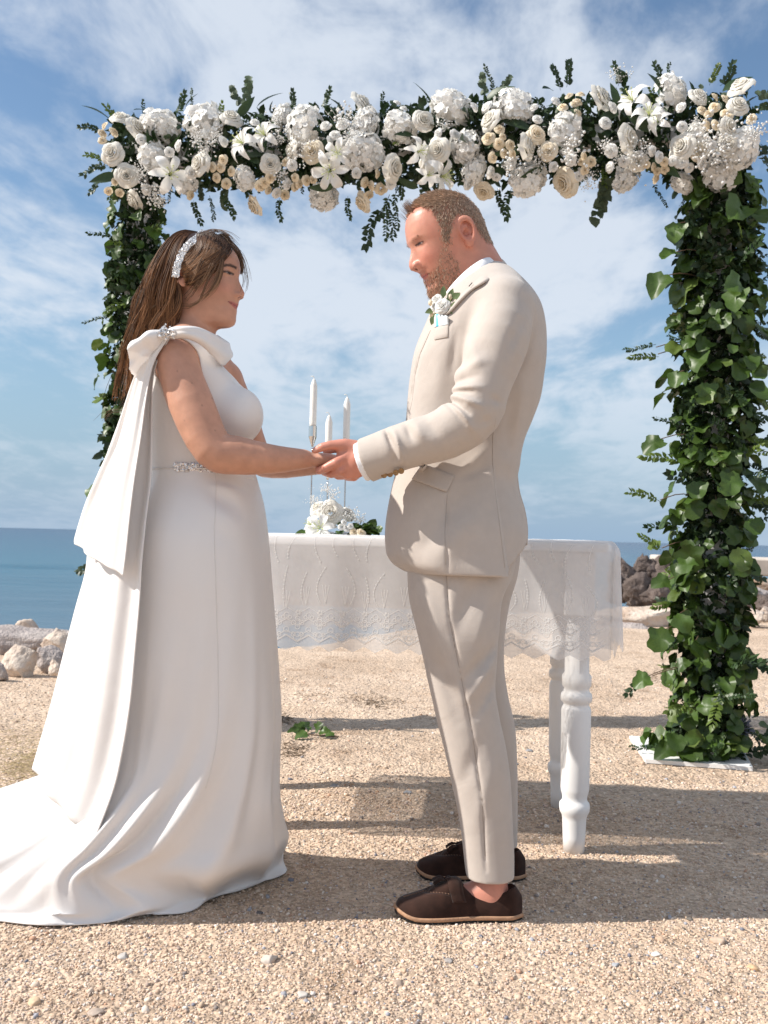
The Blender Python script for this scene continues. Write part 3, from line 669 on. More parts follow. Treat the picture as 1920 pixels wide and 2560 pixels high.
dsp = (fold(.10, .016, .2, .75, .015, .10) + fold(.16, .018, .30, .8, .020, .16) + fold(.215, .016, .35, .85, .018, .20) + fold(.27, .012, .30, .8, .010, .18) + fold(.045, .010, .3, .9, .008, .03)
       + fold(.33, .010, .3, .8, .014, .04) - fold(.19, .014, .35, .9, .015, .17) - fold(.13, .012, .3, .9, .007, .13) + fold(.43, .012, .6, .9, .03, .0) + fold(.47, .012, .6, .9, .026, .0) - fold(.45, .012, .6, .9, .02, 0)
       + fold(.40, .010, .6, .9, .018, 0) + fold(.52, .012, .6, .9, .025, 0) + fold(.60, .015, .5, .9, .02, 0) + fold(.75, .02, .3, .9, .012, 0) + fold(.88, .02, .3, .9, .010, 0))
dsp += 0.0035 * np.sin(th * 2 * np.pi * 13 + 3 * vv) * sstep(.25, .6, vv) * (1 - sstep(.9, 1, vv))
dsp += 0.006 * np.exp(-((th - .17) / .05) ** 2) * np.sin((vv - .05) * 60 + th * 30) * sstep(.06, .1, vv) * sstep(.28, .16, vv)
SK3 = SK3 + nn * dsp[..., None]
hem = 0.010 * np.sin(th * 2 * np.pi * 6 + .7) + 0.005 * np.sin(th * 2 * np.pi * 11 + 1)
SK3[:, -6:, :2] += (nn[:, -6:, :2] * hem[:, :, None]) * np.linspace(.2, 1, 6)[None, :, None]
SK3[..., 2] = np.maximum(SK3[..., 2], 0.004); SK3[:, -1, 2] = 0.003 + 0.005 * (1 + np.sin(th[:, 0] * 2 * np.pi * 9)) * 0.5
V = SK3.reshape(-1, 3)
skirt = mk('skirt', V, grid_faces(NR, ROWS, True), True, None, SATIN, bride)
sm = skirt.modifiers.new('thickness', 'SOLIDIFY'); sm.thickness = 0.003; sm.offset = -1
# a fine seam running down the side of the skirt and round the waist
sb = MB(); k = int(.205 * NR); sb.tube(SK3[k, 2:70] + nn[k, 2:70] * .0004, 0.0008, 4); k2 = [SK3[j, 1] + nn[j, 1] * .002 for j in range(NR)]; sb.tube(k2 + k2[:1], .0018, 4)
sb.build('seam', SATIN, skirt)

# bow: two tails and a loop gathered under a crystal brooch on the shoulder
def sheet(name, rowsL, rowsR, nu, folds, amp, parent, taper=0.0, thick=0.002):
    """cloth hanging between two edges; rows are (px,py,Y)"""
    Lp = spline([W(*r) for r in rowsL], 90); Rp = spline([W(*r) for r in rowsR], 90)
    u = np.linspace(0, 1, nu)[:, None]; v = np.linspace(0, 1, 90)[None, :]
    P = Lp[None] * (1 - u[..., None]) + Rp[None] * u[..., None]
    a = sum(A * np.sin(2 * np.pi * (k * u + ph + sl * v)) for k, ph, sl, A in folds) * amp * sstep(0, .25, v)
    ed = sstep(0, .22, np.minimum(u, 1 - u))
    wd = np.linalg.norm(Rp - Lp, axis=1)[None, :, None]
    P[..., 1] += (a * ed)[...] ; P[..., 0] += a * .35 * ed
    o = mk(name, P.reshape(-1, 3), grid_faces(nu, 90), True, None, SATIN, parent)
    m = o.modifiers.new('thickness', 'SOLIDIFY'); m.thickness = thick; m.offset = 0
    return o, P
bow = empty('bow', tuple(W(416, 832, 2.2))); bow.parent = bride; bow.matrix_parent_inverse = PINV(bride)
sheet('tail', [(408, 838, 2.19), (356, 900, 2.22), (330, 956, 2.25), (302, 1040, 2.28), (262, 1150, 2.30), (236, 1230, 2.32), (222, 1330, 2.33), (214, 1425, 2.335), (190, 1515, 2.34), (160, 1630, 2.345), (128, 1757, 2.35), (110, 1820, 2.353), (92, 1880, 2.358), (80, 1922, 2.36)],
      [(424, 846, 2.175), (394, 902, 2.175), (382, 956, 2.18), (380, 1020, 2.18), (380, 1104, 2.175), (377, 1200, 2.17), (366, 1290, 2.155), (355, 1402, 2.145), (349, 1504, 2.145), (338, 1630, 2.15), (326, 1757, 2.155), (308, 1870, 2.165), (284, 1975, 2.172), (232, 2112, 2.172)], 60,
      [(1.05, .12, .15, .7), (1.9, .50, -.22, .32), (3.3, .2, .35, .10)], .024, bow)
sheet('tail', [(404, 836, 2.17), (352, 905, 2.19), (322, 980, 2.22), (284, 1095, 2.25), (238, 1200, 2.27), (212, 1262, 2.29), (188, 1340, 2.30), (186, 1360, 2.30)],
      [(420, 846, 2.165), (385, 905, 2.16), (368, 980, 2.155), (352, 1095, 2.15), (336, 1200, 2.145), (326, 1280, 2.14), (316, 1375, 2.14), (308, 1440, 2.14)], 44,
      [(.9, .2, .1, .8), (2.0, .0, .12, .35)], .018, bow)
def loop_f(P):
    d = None
    pts = [(410, 836, 2.175, .016), (378, 850, 2.165, .026), (345, 878, 2.17, .033), (322, 910, 2.185, .034), (316, 930, 2.20, .024)]
    Q = [W(a, b, c) for a, b, c, r in pts]; S = np.array([1, .62, 1.0])
    for i in range(4):
        cc = cone(P * S, Q[i] * S, Q[i + 1] * S, pts[i][3] * .78, pts[i + 1][3] * .78); d = cc if d is None else smin(d, cc, .012)
    ax = Q[-1] - Q[0]; ax /= np.linalg.norm(ax); l = np.cross(ax, [0, 1, 0]); t = (P - Q[0]) @ l
    d = d + .003 * np.sin(t * 190 + ((P - Q[0]) @ ax) * 14) * sstep(0, .03, (P - Q[0]) @ ax)
    return d
V, F = sdf_mesh(loop_f, W(296, 960, 2.0) * np.array([1, 0, 1]) + np.array([-.02, 2.07, -.02]), W(425, 810, 2.0) * np.array([1, 0, 1]) + np.array([.02, 2.27, .02]), .003)
mk('loop', V, F, True, None, SATIN, bow)
# collar: a wide folded band from the brooch round the front of the neck
def collar():
    top = [(408, 832, 2.185), (432, 820, 2.165), (462, 817, 2.16), (495, 820, 2.175), (530, 835, 2.205), (558, 852, 2.26), (571, 860, 2.34), (560, 850, 2.43), (530, 835, 2.49), (490, 828, 2.51)]
    bot = [(414, 846, 2.185), (436, 846, 2.17), (468, 846, 2.165), (503, 862, 2.18), (532, 890, 2.21), (553, 912, 2.265), (566, 908, 2.345), (553, 895, 2.44), (520, 880, 2.50), (480, 870, 2.52)]
    T = spline([W(*p) for p in top], 80); B = spline([W(*p) for p in bot], 80)
    v = np.linspace(0, 1, 14); P = []
    c = W(500, 850, D0)
    for i in range(80):
        o = (T[i] + B[i]) / 2 - c; o[2] = 0; o /= np.linalg.norm(o) + 1e-9
        row = T[i][None] * (1 - v[:, None]) + B[i][None] * v[:, None] + o[None] * (np.sin(v * np.pi)[:, None] * 0.012 * sstep(0, .2, i / 79)) + o[None] * (.0025 * np.sin(v * 9 + i * .04))[:, None]
        inner = row[::-1] - o[None] * 0.012 - np.array([0, 0, .006])
        P.append(np.vstack([row, inner[-8:][::1] if False else row[:1] - o[None] * 0.010 + np.array([[0, 0, .0015]]), row[:6] - o[None] * .014 ]))
    P = np.array(P)
    # order: inner lip first so that the top edge rolls over
    k = 14
    Q = np.concatenate([P[:, k + 1:][:, ::-1], P[:, k:k + 1], P[:, :k]], axis=1)
    o = mk('collar', Q.reshape(-1, 3), grid_faces(80, Q.shape[1]), True, None, SATIN, bride)
    m = o.modifiers.new('thickness', 'SOLIDIFY'); m.thickness = .004; m.offset = 0
collar()
# crystals: brooch, belt, headband
CRYST = mat('crystal', (0.80, 0.79, 0.80), 0.12, spec=0.8, metal=0.55, attr='Col')
def crystals(name, pts, nrm, r, parent, seed=1, backing=None):
    q = np.random.default_rng(seed); V0, F0 = ico(); Vs = []; Cs = []
    n = len(pts); rr = r * q.uniform(.6, 1.25, n)
    A = q.normal(size=(n, 3, 3)); Qm, _ = np.linalg.qr(A)
    V = np.einsum('nij,kj->nki', Qm, V0) * rr[:, None, None] + (pts + nrm * rr[:, None] * .5)[:, None, :]
    c = np.repeat(np.clip(q.normal(.78, .16, (n, 1)), .25, 1) * np.array([[1, .985, .98]]), 12, axis=0)
    F = (F0[None] + (np.arange(n) * 12)[:, None, None]).reshape(-1, 3)
    return mk(name, V.reshape(-1, 3), F, False, c, CRYST, parent)
q = np.random.default_rng(5)
bp = W(416, 831, 2.150); pts = bp + q.normal(size=(60, 3)) * np.array([.0095, .006, .0085]); crystals('brooch', pts, np.tile([0, -1.0, 0], (60, 1)), .0036, bow, 2)
BV_DR = bvh_of(bod)
pts, nr = [], []
for k in range(420):
    px = q.uniform(437, 552); py = 1167 + (px - 437) * .05 + q.uniform(-9.5, 9.5)
    p = W(px, py, 2.23); y, n_ = hitY(BV_DR, p[0], p[2])
    if y: pts.append((p[0], y - .002, p[2])); nr.append(n_[:])
crystals('belt', np.array(pts), np.array(nr), .0034, bride, 3)

# hair of the bride: strands combed along guide curves
def hair_strands(curves, r0, tip, c_root, c_tip, seed, k=3):
    q = np.random.default_rng(seed); C = np.asarray(curves); n, m, _ = C.shape; t = np.linspace(0, 1, m)[None]
    rad = r0 * q.uniform(.6, 1.2, (n, 1)) * (1 - (1 - tip) * t ** 2)
    mixv = q.random((n, 1, 1)); cr = np.array(c_root)[None, None]; ct = np.array(c_tip)[None, None]
    col = cr * (1 - t[..., None]) + (cr * (1 - mixv) + ct * mixv) * t[..., None]; col = col * q.uniform(.7, 1.3, (n, 1, 1))
    return tubes_fast(C, rad, col, k)
def bride_hair():
    q = np.random.default_rng(21); parts = []; m = 22; tt = np.linspace(0, 1, m)
    # ---- back section: from the crown, over the back of the head and down behind the bow
    OUT = spline([W(500, 584, D0), W(462, 583, D0), W(425, 606, D0), W(396, 650, D0), W(372, 705, D0), W(354, 760, D0), W(343, 820, D0), W(330, 880, D0), W(322, 950, D0), W(314, 1008, D0)], m)
    INN = spline([W(500, 590, D0), W(478, 605, D0), W(462, 640, D0), W(452, 690, D0), W(448, 740, D0), W(442, 790, D0), W(428, 830, D0), W(408, 870, D0), W(385, 920, D0), W(370, 980, D0)], m)
    HW = np.interp(tt, [0, .15, .3, .5, .7, .85, 1], [.02, .062, .080, .078, .075, .062, .045])
    n = 4600; cur = np.zeros((n, m, 3)); nc = 70
    cl = [(q.uniform(-1.75, 1.75), 1 - .30 * q.random() ** 1.8, q.uniform(0, 6.3), q.uniform(9, 13), q.uniform(.008, .018), q.normal(size=3), (q.uniform(.66, .86) if q.random() < .7 else q.uniform(.86, 1.03))) for _ in range(nc)]; tone = np.zeros(n)
    for i in range(n):
        k = q.integers(nc); ph, rr, wp, wf, wa, jit, ln = cl[k]; ph = ph + q.normal() * .07; rr = rr * (1 + .035 * q.normal()); tone[i] = .72 + .56 * ((k * .618) % 1)
        c, s_ = math.cos(ph), math.sin(ph); P = INN + (OUT - INN) * (max(c, -.12) * rr)
        P[:, 1] = D0 - s_ * HW * rr * (1.0 + .03 * q.normal())
        wv = wa * np.sin(tt * wf + wp + .25 * q.normal()) * sstep(.15, .6, tt); P[:, 0] += wv; P[:, 1] += .7 * wv * math.cos(wp)
        P += ((jit * np.array([.010, .006, .004]))[None] + (q.normal(size=3) * np.array([.003, .003, .002]))[None]) * sstep(.15, 1, tt)[:, None]
        if q.random() < .04: P += (q.normal(size=3) * np.array([.018, .012, .008]))[None] * (sstep(.3, 1, tt) ** 1.5)[:, None]
        L_ = ln * q.uniform(.86, 1.0); idx = np.linspace(0, (m - 1) * min(L_, 1), m); cur[i] = np.stack([np.interp(idx, np.arange(m), P[:, kk]) for kk in range(3)], 1)
    v_, f_, c_ = hair_strands(cur, .00125, .25, (0.050, 0.022, 0.012), (0.46, 0.225, 0.10), 1); c_ = c_ * np.repeat(tone, m * 3)[:, None]; parts.append((v_, f_, c_))
    # ---- front section: from the parting, over the temple, tucked behind the ear
    def on_head(px, py, lift=.006):
        p = W(px, py, 2.29); y, n_ = hitY(BV_BRIDE, p[0], p[2])
        if y is None or y > D0 + .02: y = D0
        p = W(px, py, y - lift); return p
    n = 2000; cur = np.zeros((n, m, 3))
    A = np.array([(495, 588), (520, 582), (546, 592), (562, 606), (576, 622)]); 
    for i in range(n):
        u = q.random(); r = u * 4; k = min(int(r), 3); st = A[k] + (A[k + 1] - A[k]) * (r - k) + q.normal(size=2) * 2
        # ends: near the ear / headband
        en = np.array([452 + 14 * q.random() + 10 * u, 655 + 44 * u + 8 * q.normal()]); 
        mid = st * .5 + en * .5 + np.array([9 + 3 * u, 9 - 3 * u]) + q.normal(size=2) * 3
        md2 = st * .8 + en * .2 + np.array([5 + 1 * u, 4 + 2 * u])
        pp = spline(np.array([st, md2, mid, en * .8 + mid * .2 + np.array([2, 6 * u]), en]), 12)
        lift = .004 + .012 * q.random()
        P3 = np.array([on_head(a, b, lift * (1 if j > 1 else .5)) for j, (a, b) in enumerate(pp)])
        P3[:, 1] = np.minimum(P3[:, 1], np.convolve(np.pad(P3[:, 1], 2, 'edge'), np.ones(5) / 5, 'valid') + .004)
        cur[i] = spline(P3, m)
    parts.append(hair_strands(cur, .00125, .6, (0.050, 0.023, 0.012), (0.38, 0.19, 0.085), 2))
    # ---- far side of the front, seen past the forehead
    n = 160; cur = np.zeros((n, m, 3))
    for i in range(n):
        e = q.normal(size=2) * 2.5; yo = q.uniform(.0, .05)
        pp = [(545 + 20 * q.random(), 590), (578, 612), (594, 632), (600 + q.uniform(-4, 4), 655), (602 + q.uniform(-8, 3), 682)]
        cur[i] = spline([W(a + e[0], b + e[1], D0 + .01 + yo * (j / 4)) for j, (a, b) in enumerate(pp)], m)
    parts.append(hair_strands(cur, .0018, .5, (0.055, 0.03, 0.018), (0.16, 0.085, 0.045), 3))
    # ---- loose locks in front of the ear, wisps in the wind
    loose = [[(557, 628), (552, 660), (541, 695), (526, 722), (506, 746)], [(552, 625), (540, 665), (520, 700), (506, 735), (498, 752), (478, 764), (458, 764)], [(560, 630), (556, 665), (549, 700), (535, 722), (512, 741)],
             [(530, 620), (510, 660), (497, 700), (480, 728), (468, 742)], [(535, 625), (522, 668), (505, 700), (486, 725)], [(545, 622), (530, 660), (515, 690), (497, 712)], [(520, 620), (500, 655), (485, 690), (470, 715)]]
    n = 56; cur = np.zeros((n, m, 3))
    for i in range(n):
        L = np.array(loose[i % len(loose)], float) + q.normal(size=2) * 1.8; L = L + np.linspace(0, 1, len(L))[:, None] * q.normal(size=2) * 5
        P3 = np.array([on_head(a, b, .013 + .004 * q.random()) for a, b in L]); P3[:, 1] = np.minimum(P3[:, 1], P3[:, 1].mean() + .02); cur[i] = spline(P3, m)
    parts.append(hair_strands(cur, .0013, .4, (0.09, 0.05, 0.03), (0.42, 0.25, 0.14), 4))
    wis = [[(580, 612), (600, 630), (611, 665), (617, 700), (612, 724)], [(585, 618), (603, 640), (613, 675), (614, 705)], [(520, 584), (548, 578), (575, 592), (590, 612)], [(500, 582), (530, 575), (560, 584), (580, 604)], [(440, 690), (420, 708), (400, 718), (380, 712)], [(440, 745), (415, 755), (385, 768), (360, 790)],
           [(345, 790), (325, 830), (318, 860), (300, 872)], [(330, 900), (316, 930), (308, 970), (300, 1010)], [(322, 980), (305, 1022), (275, 1030), (258, 1050)], [(400, 640), (380, 665), (362, 700), (350, 735)], [(360, 720), (345, 760), (335, 800), (322, 840)]]
    n = 80; cur = np.zeros((n, m, 3))
    for i in range(n):
        L = np.array(wis[i % len(wis)], float) + q.normal(size=2) * 2; L = L + np.linspace(0, 1, len(L))[:, None] * q.normal(size=2) * 7
        cur[i] = spline([W(a, b, D0 - .04 + .03 * q.normal()) for a, b in L], m)
    parts.append(hair_strands(cur, .0007, .4, (0.07, 0.04, 0.025), (0.22, 0.13, 0.07), 5))
    V = []; F = []; C = []; n0 = 0
    for v, f, c in parts: V.append(v); F.append(f + n0); C.append(c); n0 += len(v)
    # under-layer close to the head, so that no scalp shows between the strands
    def cap(P):
        f, s, u = BH.local(P)
        d = ellip(np.stack([f, s, u], 1), np.array(BH.cc) + np.array([-.004, 0, .000]), np.array(BH.cr) + np.array([.003, .004, .003]))
        fr = f - np.interp(u, [-.06, -.01, .03, .055, .09], [-.005, .012, .058, .085, .11])        # hairline
        d = smax(d, fr, .006)
        back = loft(P, np.array(CZ), np.array(CX), np.full(len(CZ), D0), np.array(CA), np.array(CB), 2.0)
        return smin(d, back, .02)
    Z = [(640, 405, 455, .055), (700, 383, 448, .066), (760, 368, 442, .066), (820, 358, 428, .060), (880, 350, 402, .046), (940, 345, 375, .03)][::-1]
    CZ, CX, CA, CB = [], [], [], []
    for py, a, b, w in Z:
        p = W(a, py, D0); r_ = W(b, py, D0); CZ.append(p[2]); CX.append((p[0] + r_[0]) / 2); CA.append((r_[0] - p[0]) / 2); CB.append(w)
    v, f = sdf_mesh(cap, (-.68, 2.24, 1.22), (-.33, 2.47, 1.72), .004)
    cc = np.tile([0.030, 0.013, 0.007], (len(v), 1))
    V.append(v); F.append(f + n0); C.append(cc)
    HAIR = mat('brown_hair', (.1, .05, .03), .42, attr='Col', spec=.28)
    mk('hair', np.concatenate(V), np.concatenate(F), True, np.concatenate(C), HAIR, bride)
    # headband of crystals
    path = spline([on_head(438, 692, .014), on_head(443, 665, .016), on_head(452, 640, .017), on_head(466, 617, .017), on_head(484, 601, .017), W(502, 585, D0 - .035), W(511, 578, D0), W(506, 586, D0 + .04), W(480, 604, D0 + .075)], 200)
    T, Ax, Bx = frames(path); ctr = BH.O + BH.up * .03; pts = []; nr = []
    for i in range(0, 900):
        k = q.integers(0, 199); o = path[k] - ctr; o /= np.linalg.norm(o); lat = np.cross(T[k], o); lat /= np.linalg.norm(lat)
        pts.append(path[k] + lat * q.uniform(-.0085, .0085) - o * .002); nr.append(o)
    hb = crystals('headband', np.array(pts), np.array(nr), .0026, bride, 6)
bride_hair()

# ------------------------------------------------------------------ the groom
YM = 2.39
groom = empty('person', (0.22, YM, 0.0))
tag(groom, 'bearded person in a cream suit and brown loafers, looking down', 'person')
ps, pt = math.radians(14), math.radians(17)
GH = Head((-math.cos(ps) * math.cos(pt), -math.sin(ps) * math.cos(pt), -math.sin(pt)), (math.sin(ps), -math.cos(ps), 0), (1152, 583), YM, 0.078,
    [(1034, 520), (1023, 540), (1018, 560), (1016.5, 578), (1018.5, 602), (1021.7, 616), (1027.5, 630), (1026.5, 640), (1024, 652), (1021.5, 664), (1021.5, 675), (1027, 683.5), (1038, 686), (1050, 685), (1052, 690), (1055, 696), (1061, 699.5), (1064, 703.5), (1065.5, 710), (1072, 718), (1071.5, 730), (1075, 741), (1083, 750), (1094, 755)],
    [(1034, 520), (1023, 540), (1018, 560), (1016.5, 578), (1019.5, 602), (1025, 616), (1032, 630), (1034, 640), (1038, 652), (1042, 664), (1046, 675), (1050, 683.5), (1056, 692), (1063, 700), (1069, 708), (1073, 718), (1073, 730), (1076, 741), (1083, 750), (1094, 755)],
    (1047, 624))
h = GH
h.wt = ([-.140, -.128, -.115, -.100, -.080, -.05, -.02, .01, .04, .07, .09], [.026, .044, .054, .061, .066, .071, .075, .077, .077, .072, .06]); h.n = 2.35
h.fct = ([-.14, -.10, -.06, 0, .05], [.045, .035, .025, .02, .015]); h.bkt = ([-.14, -.10, -.06, 0, .05], [.03, .045, .055, .06, .06])
h.nwt = ([-.14, -.105, -.09, -.07, -.060, -.052, -.035, -.012, .02], [.02, .02, .024, .024, .018, .0165, .012, .010, .014])
h.cc = (0.019, 0, 0.028); h.cr = (0.100, 0.080, 0.094); h.ftop = 0.085
h.eyes = 0.033; h.eyeu = 0.0; h.browu = 0.0155; h.browk = 0.15
h.bumps = [(.035, -.001, .016, .011, -.0085), (.030, .016, .020, .007, .004), (.048, -.036, .018, .016, .0045), (.028, -.070, .008, .014, -.002)]
h.eyef = float(h.surf_f(np.array([h.eyes]), np.array([0.0]))[0]) - 0.003
fb = float(np.interp(-.045, h.B[:, 1], h.B[:, 0])); h.ala = (fb + 0.006, 0.0155, -.047); h.alar = (.013, .0075, .0085); h.nos = (fb + .010, .0085, -.056)
h.browt = .0035; h.lasht = .0026
h.ear = (0.0, 0.0885, -0.004); h.eart = -0.10; h.earw = 0.0205; h.earh = 0.036
h.lipu = -.0785; h.lipw = 0.026; h.liph = .0065; h.smile = .001

def px_of(P):
    Q = (P - np.array([0, 0, CAM_Z])) @ CR; return np.stack([960 - Q[:, 0] / Q[:, 2] * FPX, 1280 + Q[:, 1] / Q[:, 2] * FPX], 1)
def inpoly(p, poly):
    x, y = p[:, 0], p[:, 1]; r = np.zeros(len(p), bool); n = len(poly)
    for i in range(n):
        x0, y0 = poly[i]; x1, y1 = poly[(i + 1) % n]
        c = ((y0 > y) != (y1 > y)) & (x < (x1 - x0) * (y - y0) / (y1 - y0 + 1e-9) + x0); r ^= c
    return r
HAIRP = [(1000, 540), (1005, 500), (1030, 478), (1128, 440), (1185, 448), (1220, 490), (1245, 560), (1246, 600), (1222, 604), (1206, 588), (1192, 566), (1180, 546), (1168, 538), (1150, 536), (1132, 546), (1126, 575), (1122, 604), (1108, 600), (1102, 570), (1096, 545), (1082, 520), (1058, 512), (1036, 514), (1028, 530)]
BEARDP = [(1106, 588), (1123, 588), (1126, 615), (1128, 636), (1146, 652), (1150, 672), (1138, 704), (1112, 736), (1092, 760), (1066, 752), (1068, 722), (1074, 714), (1086, 702), (1072, 694), (1052, 695), (1050, 688), (1070, 683), (1088, 672), (1096, 650), (1101, 620)]

g_wr = W(918, 1152, 2.198)
def holding_hand(P):
    """hand seen from its back: thumb on top, fingers curled round the other hand"""
    kf = lambda L: [W(*p) for p in L]
    d = ellip(P, W(884, 1149, 2.203), (0.043, 0.0185, 0.0455), np.array(Matrix.Rotation(math.radians(-14), 3, 'Y')))
    d = smin(d, cone(P, W(935, 1146, 2.20), W(902, 1149, 2.202), .033, .029), .016)
    d = smin(d, chain(P, kf([(893, 1122, 2.203), (862, 1112, 2.197), (826, 1113, 2.192), (806, 1118, 2.193), (787, 1126, 2.202)]), [.0175, .0150, .0112, .0105, .0082]), .010)
    d = smin(d, chain(P, kf([(868, 1140, 2.197), (841, 1157, 2.192), (816, 1170, 2.198), (799, 1177, 2.226), (797, 1170, 2.262)]), [.013, .0128, .0112, .0098, .0080]), .006)
    d = smin(d, chain(P, kf([(874, 1158, 2.20), (852, 1177, 2.200), (828, 1184, 2.226), (811, 1180, 2.258), (812, 1168, 2.282)]), [.013, .0124, .0112, .0098, .0080]), .005)
    d = smin(d, chain(P, kf([(884, 1172, 2.205), (868, 1187, 2.212), (846, 1189, 2.242), (832, 1182, 2.27), (835, 1170, 2.288)]), [.0125, .0116, .0106, .0092, .0078]), .005)
    d = smin(d, chain(P, kf([(896, 1182, 2.212), (885, 1193, 2.224), (869, 1193, 2.25), (858, 1185, 2.274)]), [.0115, .0102, .0094, .0076]), .005)
    for a in ((841, 1157, 2.186), (853, 1177, 2.192), (868, 1188, 2.204)): d = smin(d, ellip(P, W(*a), (.009, .008, .008)), .006)
    return d
def far_hand(P):
    kf = lambda L: [W(*p) for p in L]
    d = ellip(P, W(880, 1150, 2.485), (0.045, 0.018, 0.042))
    d = smin(d, chain(P, kf([(880, 1120, 2.48), (846, 1120, 2.475), (815, 1128, 2.465)]), [.015, .012, .009]), .008)
    for i, (x, y) in enumerate(((842, 1160), (850, 1172), (862, 1180), (876, 1184))):
        d = smin(d, chain(P, kf([(x + 26, y - 16, 2.485), (x, y, 2.488), (x - 26, y + 5, 2.465), (x - 30, y, 2.43)]), [.013, .012, .0105, .0085]), .005)
    return d
a_l = [W(1262, 775, 2.215), W(1205, 955, 2.155), W(1176, 1035, 2.15), W(1100, 1088, 2.155), W(935, 1146, 2.195)]
a_r = [W(1255, 775, 2.57), W(1190, 955, 2.62), W(1150, 1040, 2.62), W(1080, 1090, 2.58), W(920, 1146, 2.49)]
def groom_body(P):
    d = loft(P, np.array([.80, .95, 1.1, 1.3, 1.45, 1.50]), [.19, .185, .19, .215, .245, .265], np.full(6, YM), [.10, .115, .12, .13, .09, .05], [.14, .145, .145, .155, .13, .08], 2.3)
    d = smin(d, limb(P, [W(1152, 600, YM), W(1180, 650, YM), W(1212, 715, YM)], [.066, .066, .072], 6), .03)
    d = smin(d, limb(P, a_l, [.055, .048, .044, .042, .031], 10), .03); d = smin(d, limb(P, a_r, [.055, .048, .044, .042, .030], 8), .03)
    d = smin(d, near(P, W(860, 1150, 2.22), .13, holding_hand), .012); d = smin(d, near(P, W(860, 1150, 2.47), .14, far_hand), .012)
    for (an, hp) in (((1228, 2195, 2.275), (1150, 1480, 2.30)), ((1238, 2110, 2.525), (1155, 1480, 2.48))):
        A = W(*an); B = W(*hp); K = W(1152 if an[2] < 2.4 else 1180, 1700, (an[2] + hp[2]) / 2)
        d = smin(d, limb(P, [B, K, A + np.array([0, 0, .12]), A, A + np.array([0, 0, -.045])], [.080, .050, .042, .037, .034], 8), .02)
        d = smin(d, cone(P, A + np.array([.0, 0, -.04]), A + np.array([-.13, 0, -.055]), .036, .026), .03)
    return smin(d, GH.field(P), .02)
V, F = sdf_mesh(groom_body, (-0.20, 2.06, 0.0), (0.48, 2.72, 1.87), 0.0030)
SKG = np.array([0.57, 0.255, 0.18]); C = np.tile(SKG, (len(V), 1)); C *= (1 + .05 * vnoise(V, 60, 5))[:, None]; C *= 1 + (.10 * vnoise(V, 22, 6) + .07 * vnoise(V, 50, 7))[:, None] * np.array([.25, 1.0, 1.0])
# hands and ankles are paler than the sunburnt face
hm = sstep(1.30, 1.20, V[:, 2])[:, None]; C = C * (1 - hm) + hm * np.array([0.58, 0.25, 0.18])
C = paint_head(GH, V, SKG, (0.50, 0.14, 0.12), (0.34, 0.20, 0.13), C, open_=0.0026, blush=(0.60, 0.225, 0.165), iris=(.04, .05, .07), lash=(.05, .02, .015), eyewhite=(.48, .40, .37))
f, s, u = GH.local(V); near_side = GH.world(f, np.abs(s), u); pxy = px_of(near_side); hz = V[:, 2] > 1.40; pxy = pxy + np.random.default_rng(9).normal(size=pxy.shape) * 3.5
hair_m = inpoly(pxy, HAIRP) & hz & (u > -.075) & ((u > -.02) | (f < -.01)); beard_m = inpoly(pxy, BEARDP) & hz & (np.abs(s) < .09)
eark = (np.abs(s) > .0815) & (np.hypot(f - GH.ear[0], (u - GH.ear[2]) * .6) < .03); hair_m &= ~eark; beard_m &= ~eark; beard_m &= ~((np.abs(u - GH.lipu) < .0085) & (np.abs(s) < .024))
C[hair_m] = C[hair_m] * .5 + np.array([.27, .165, .115]) * .5
C[beard_m] = C[beard_m] * .74 + np.array([.34, .185, .115]) * .26
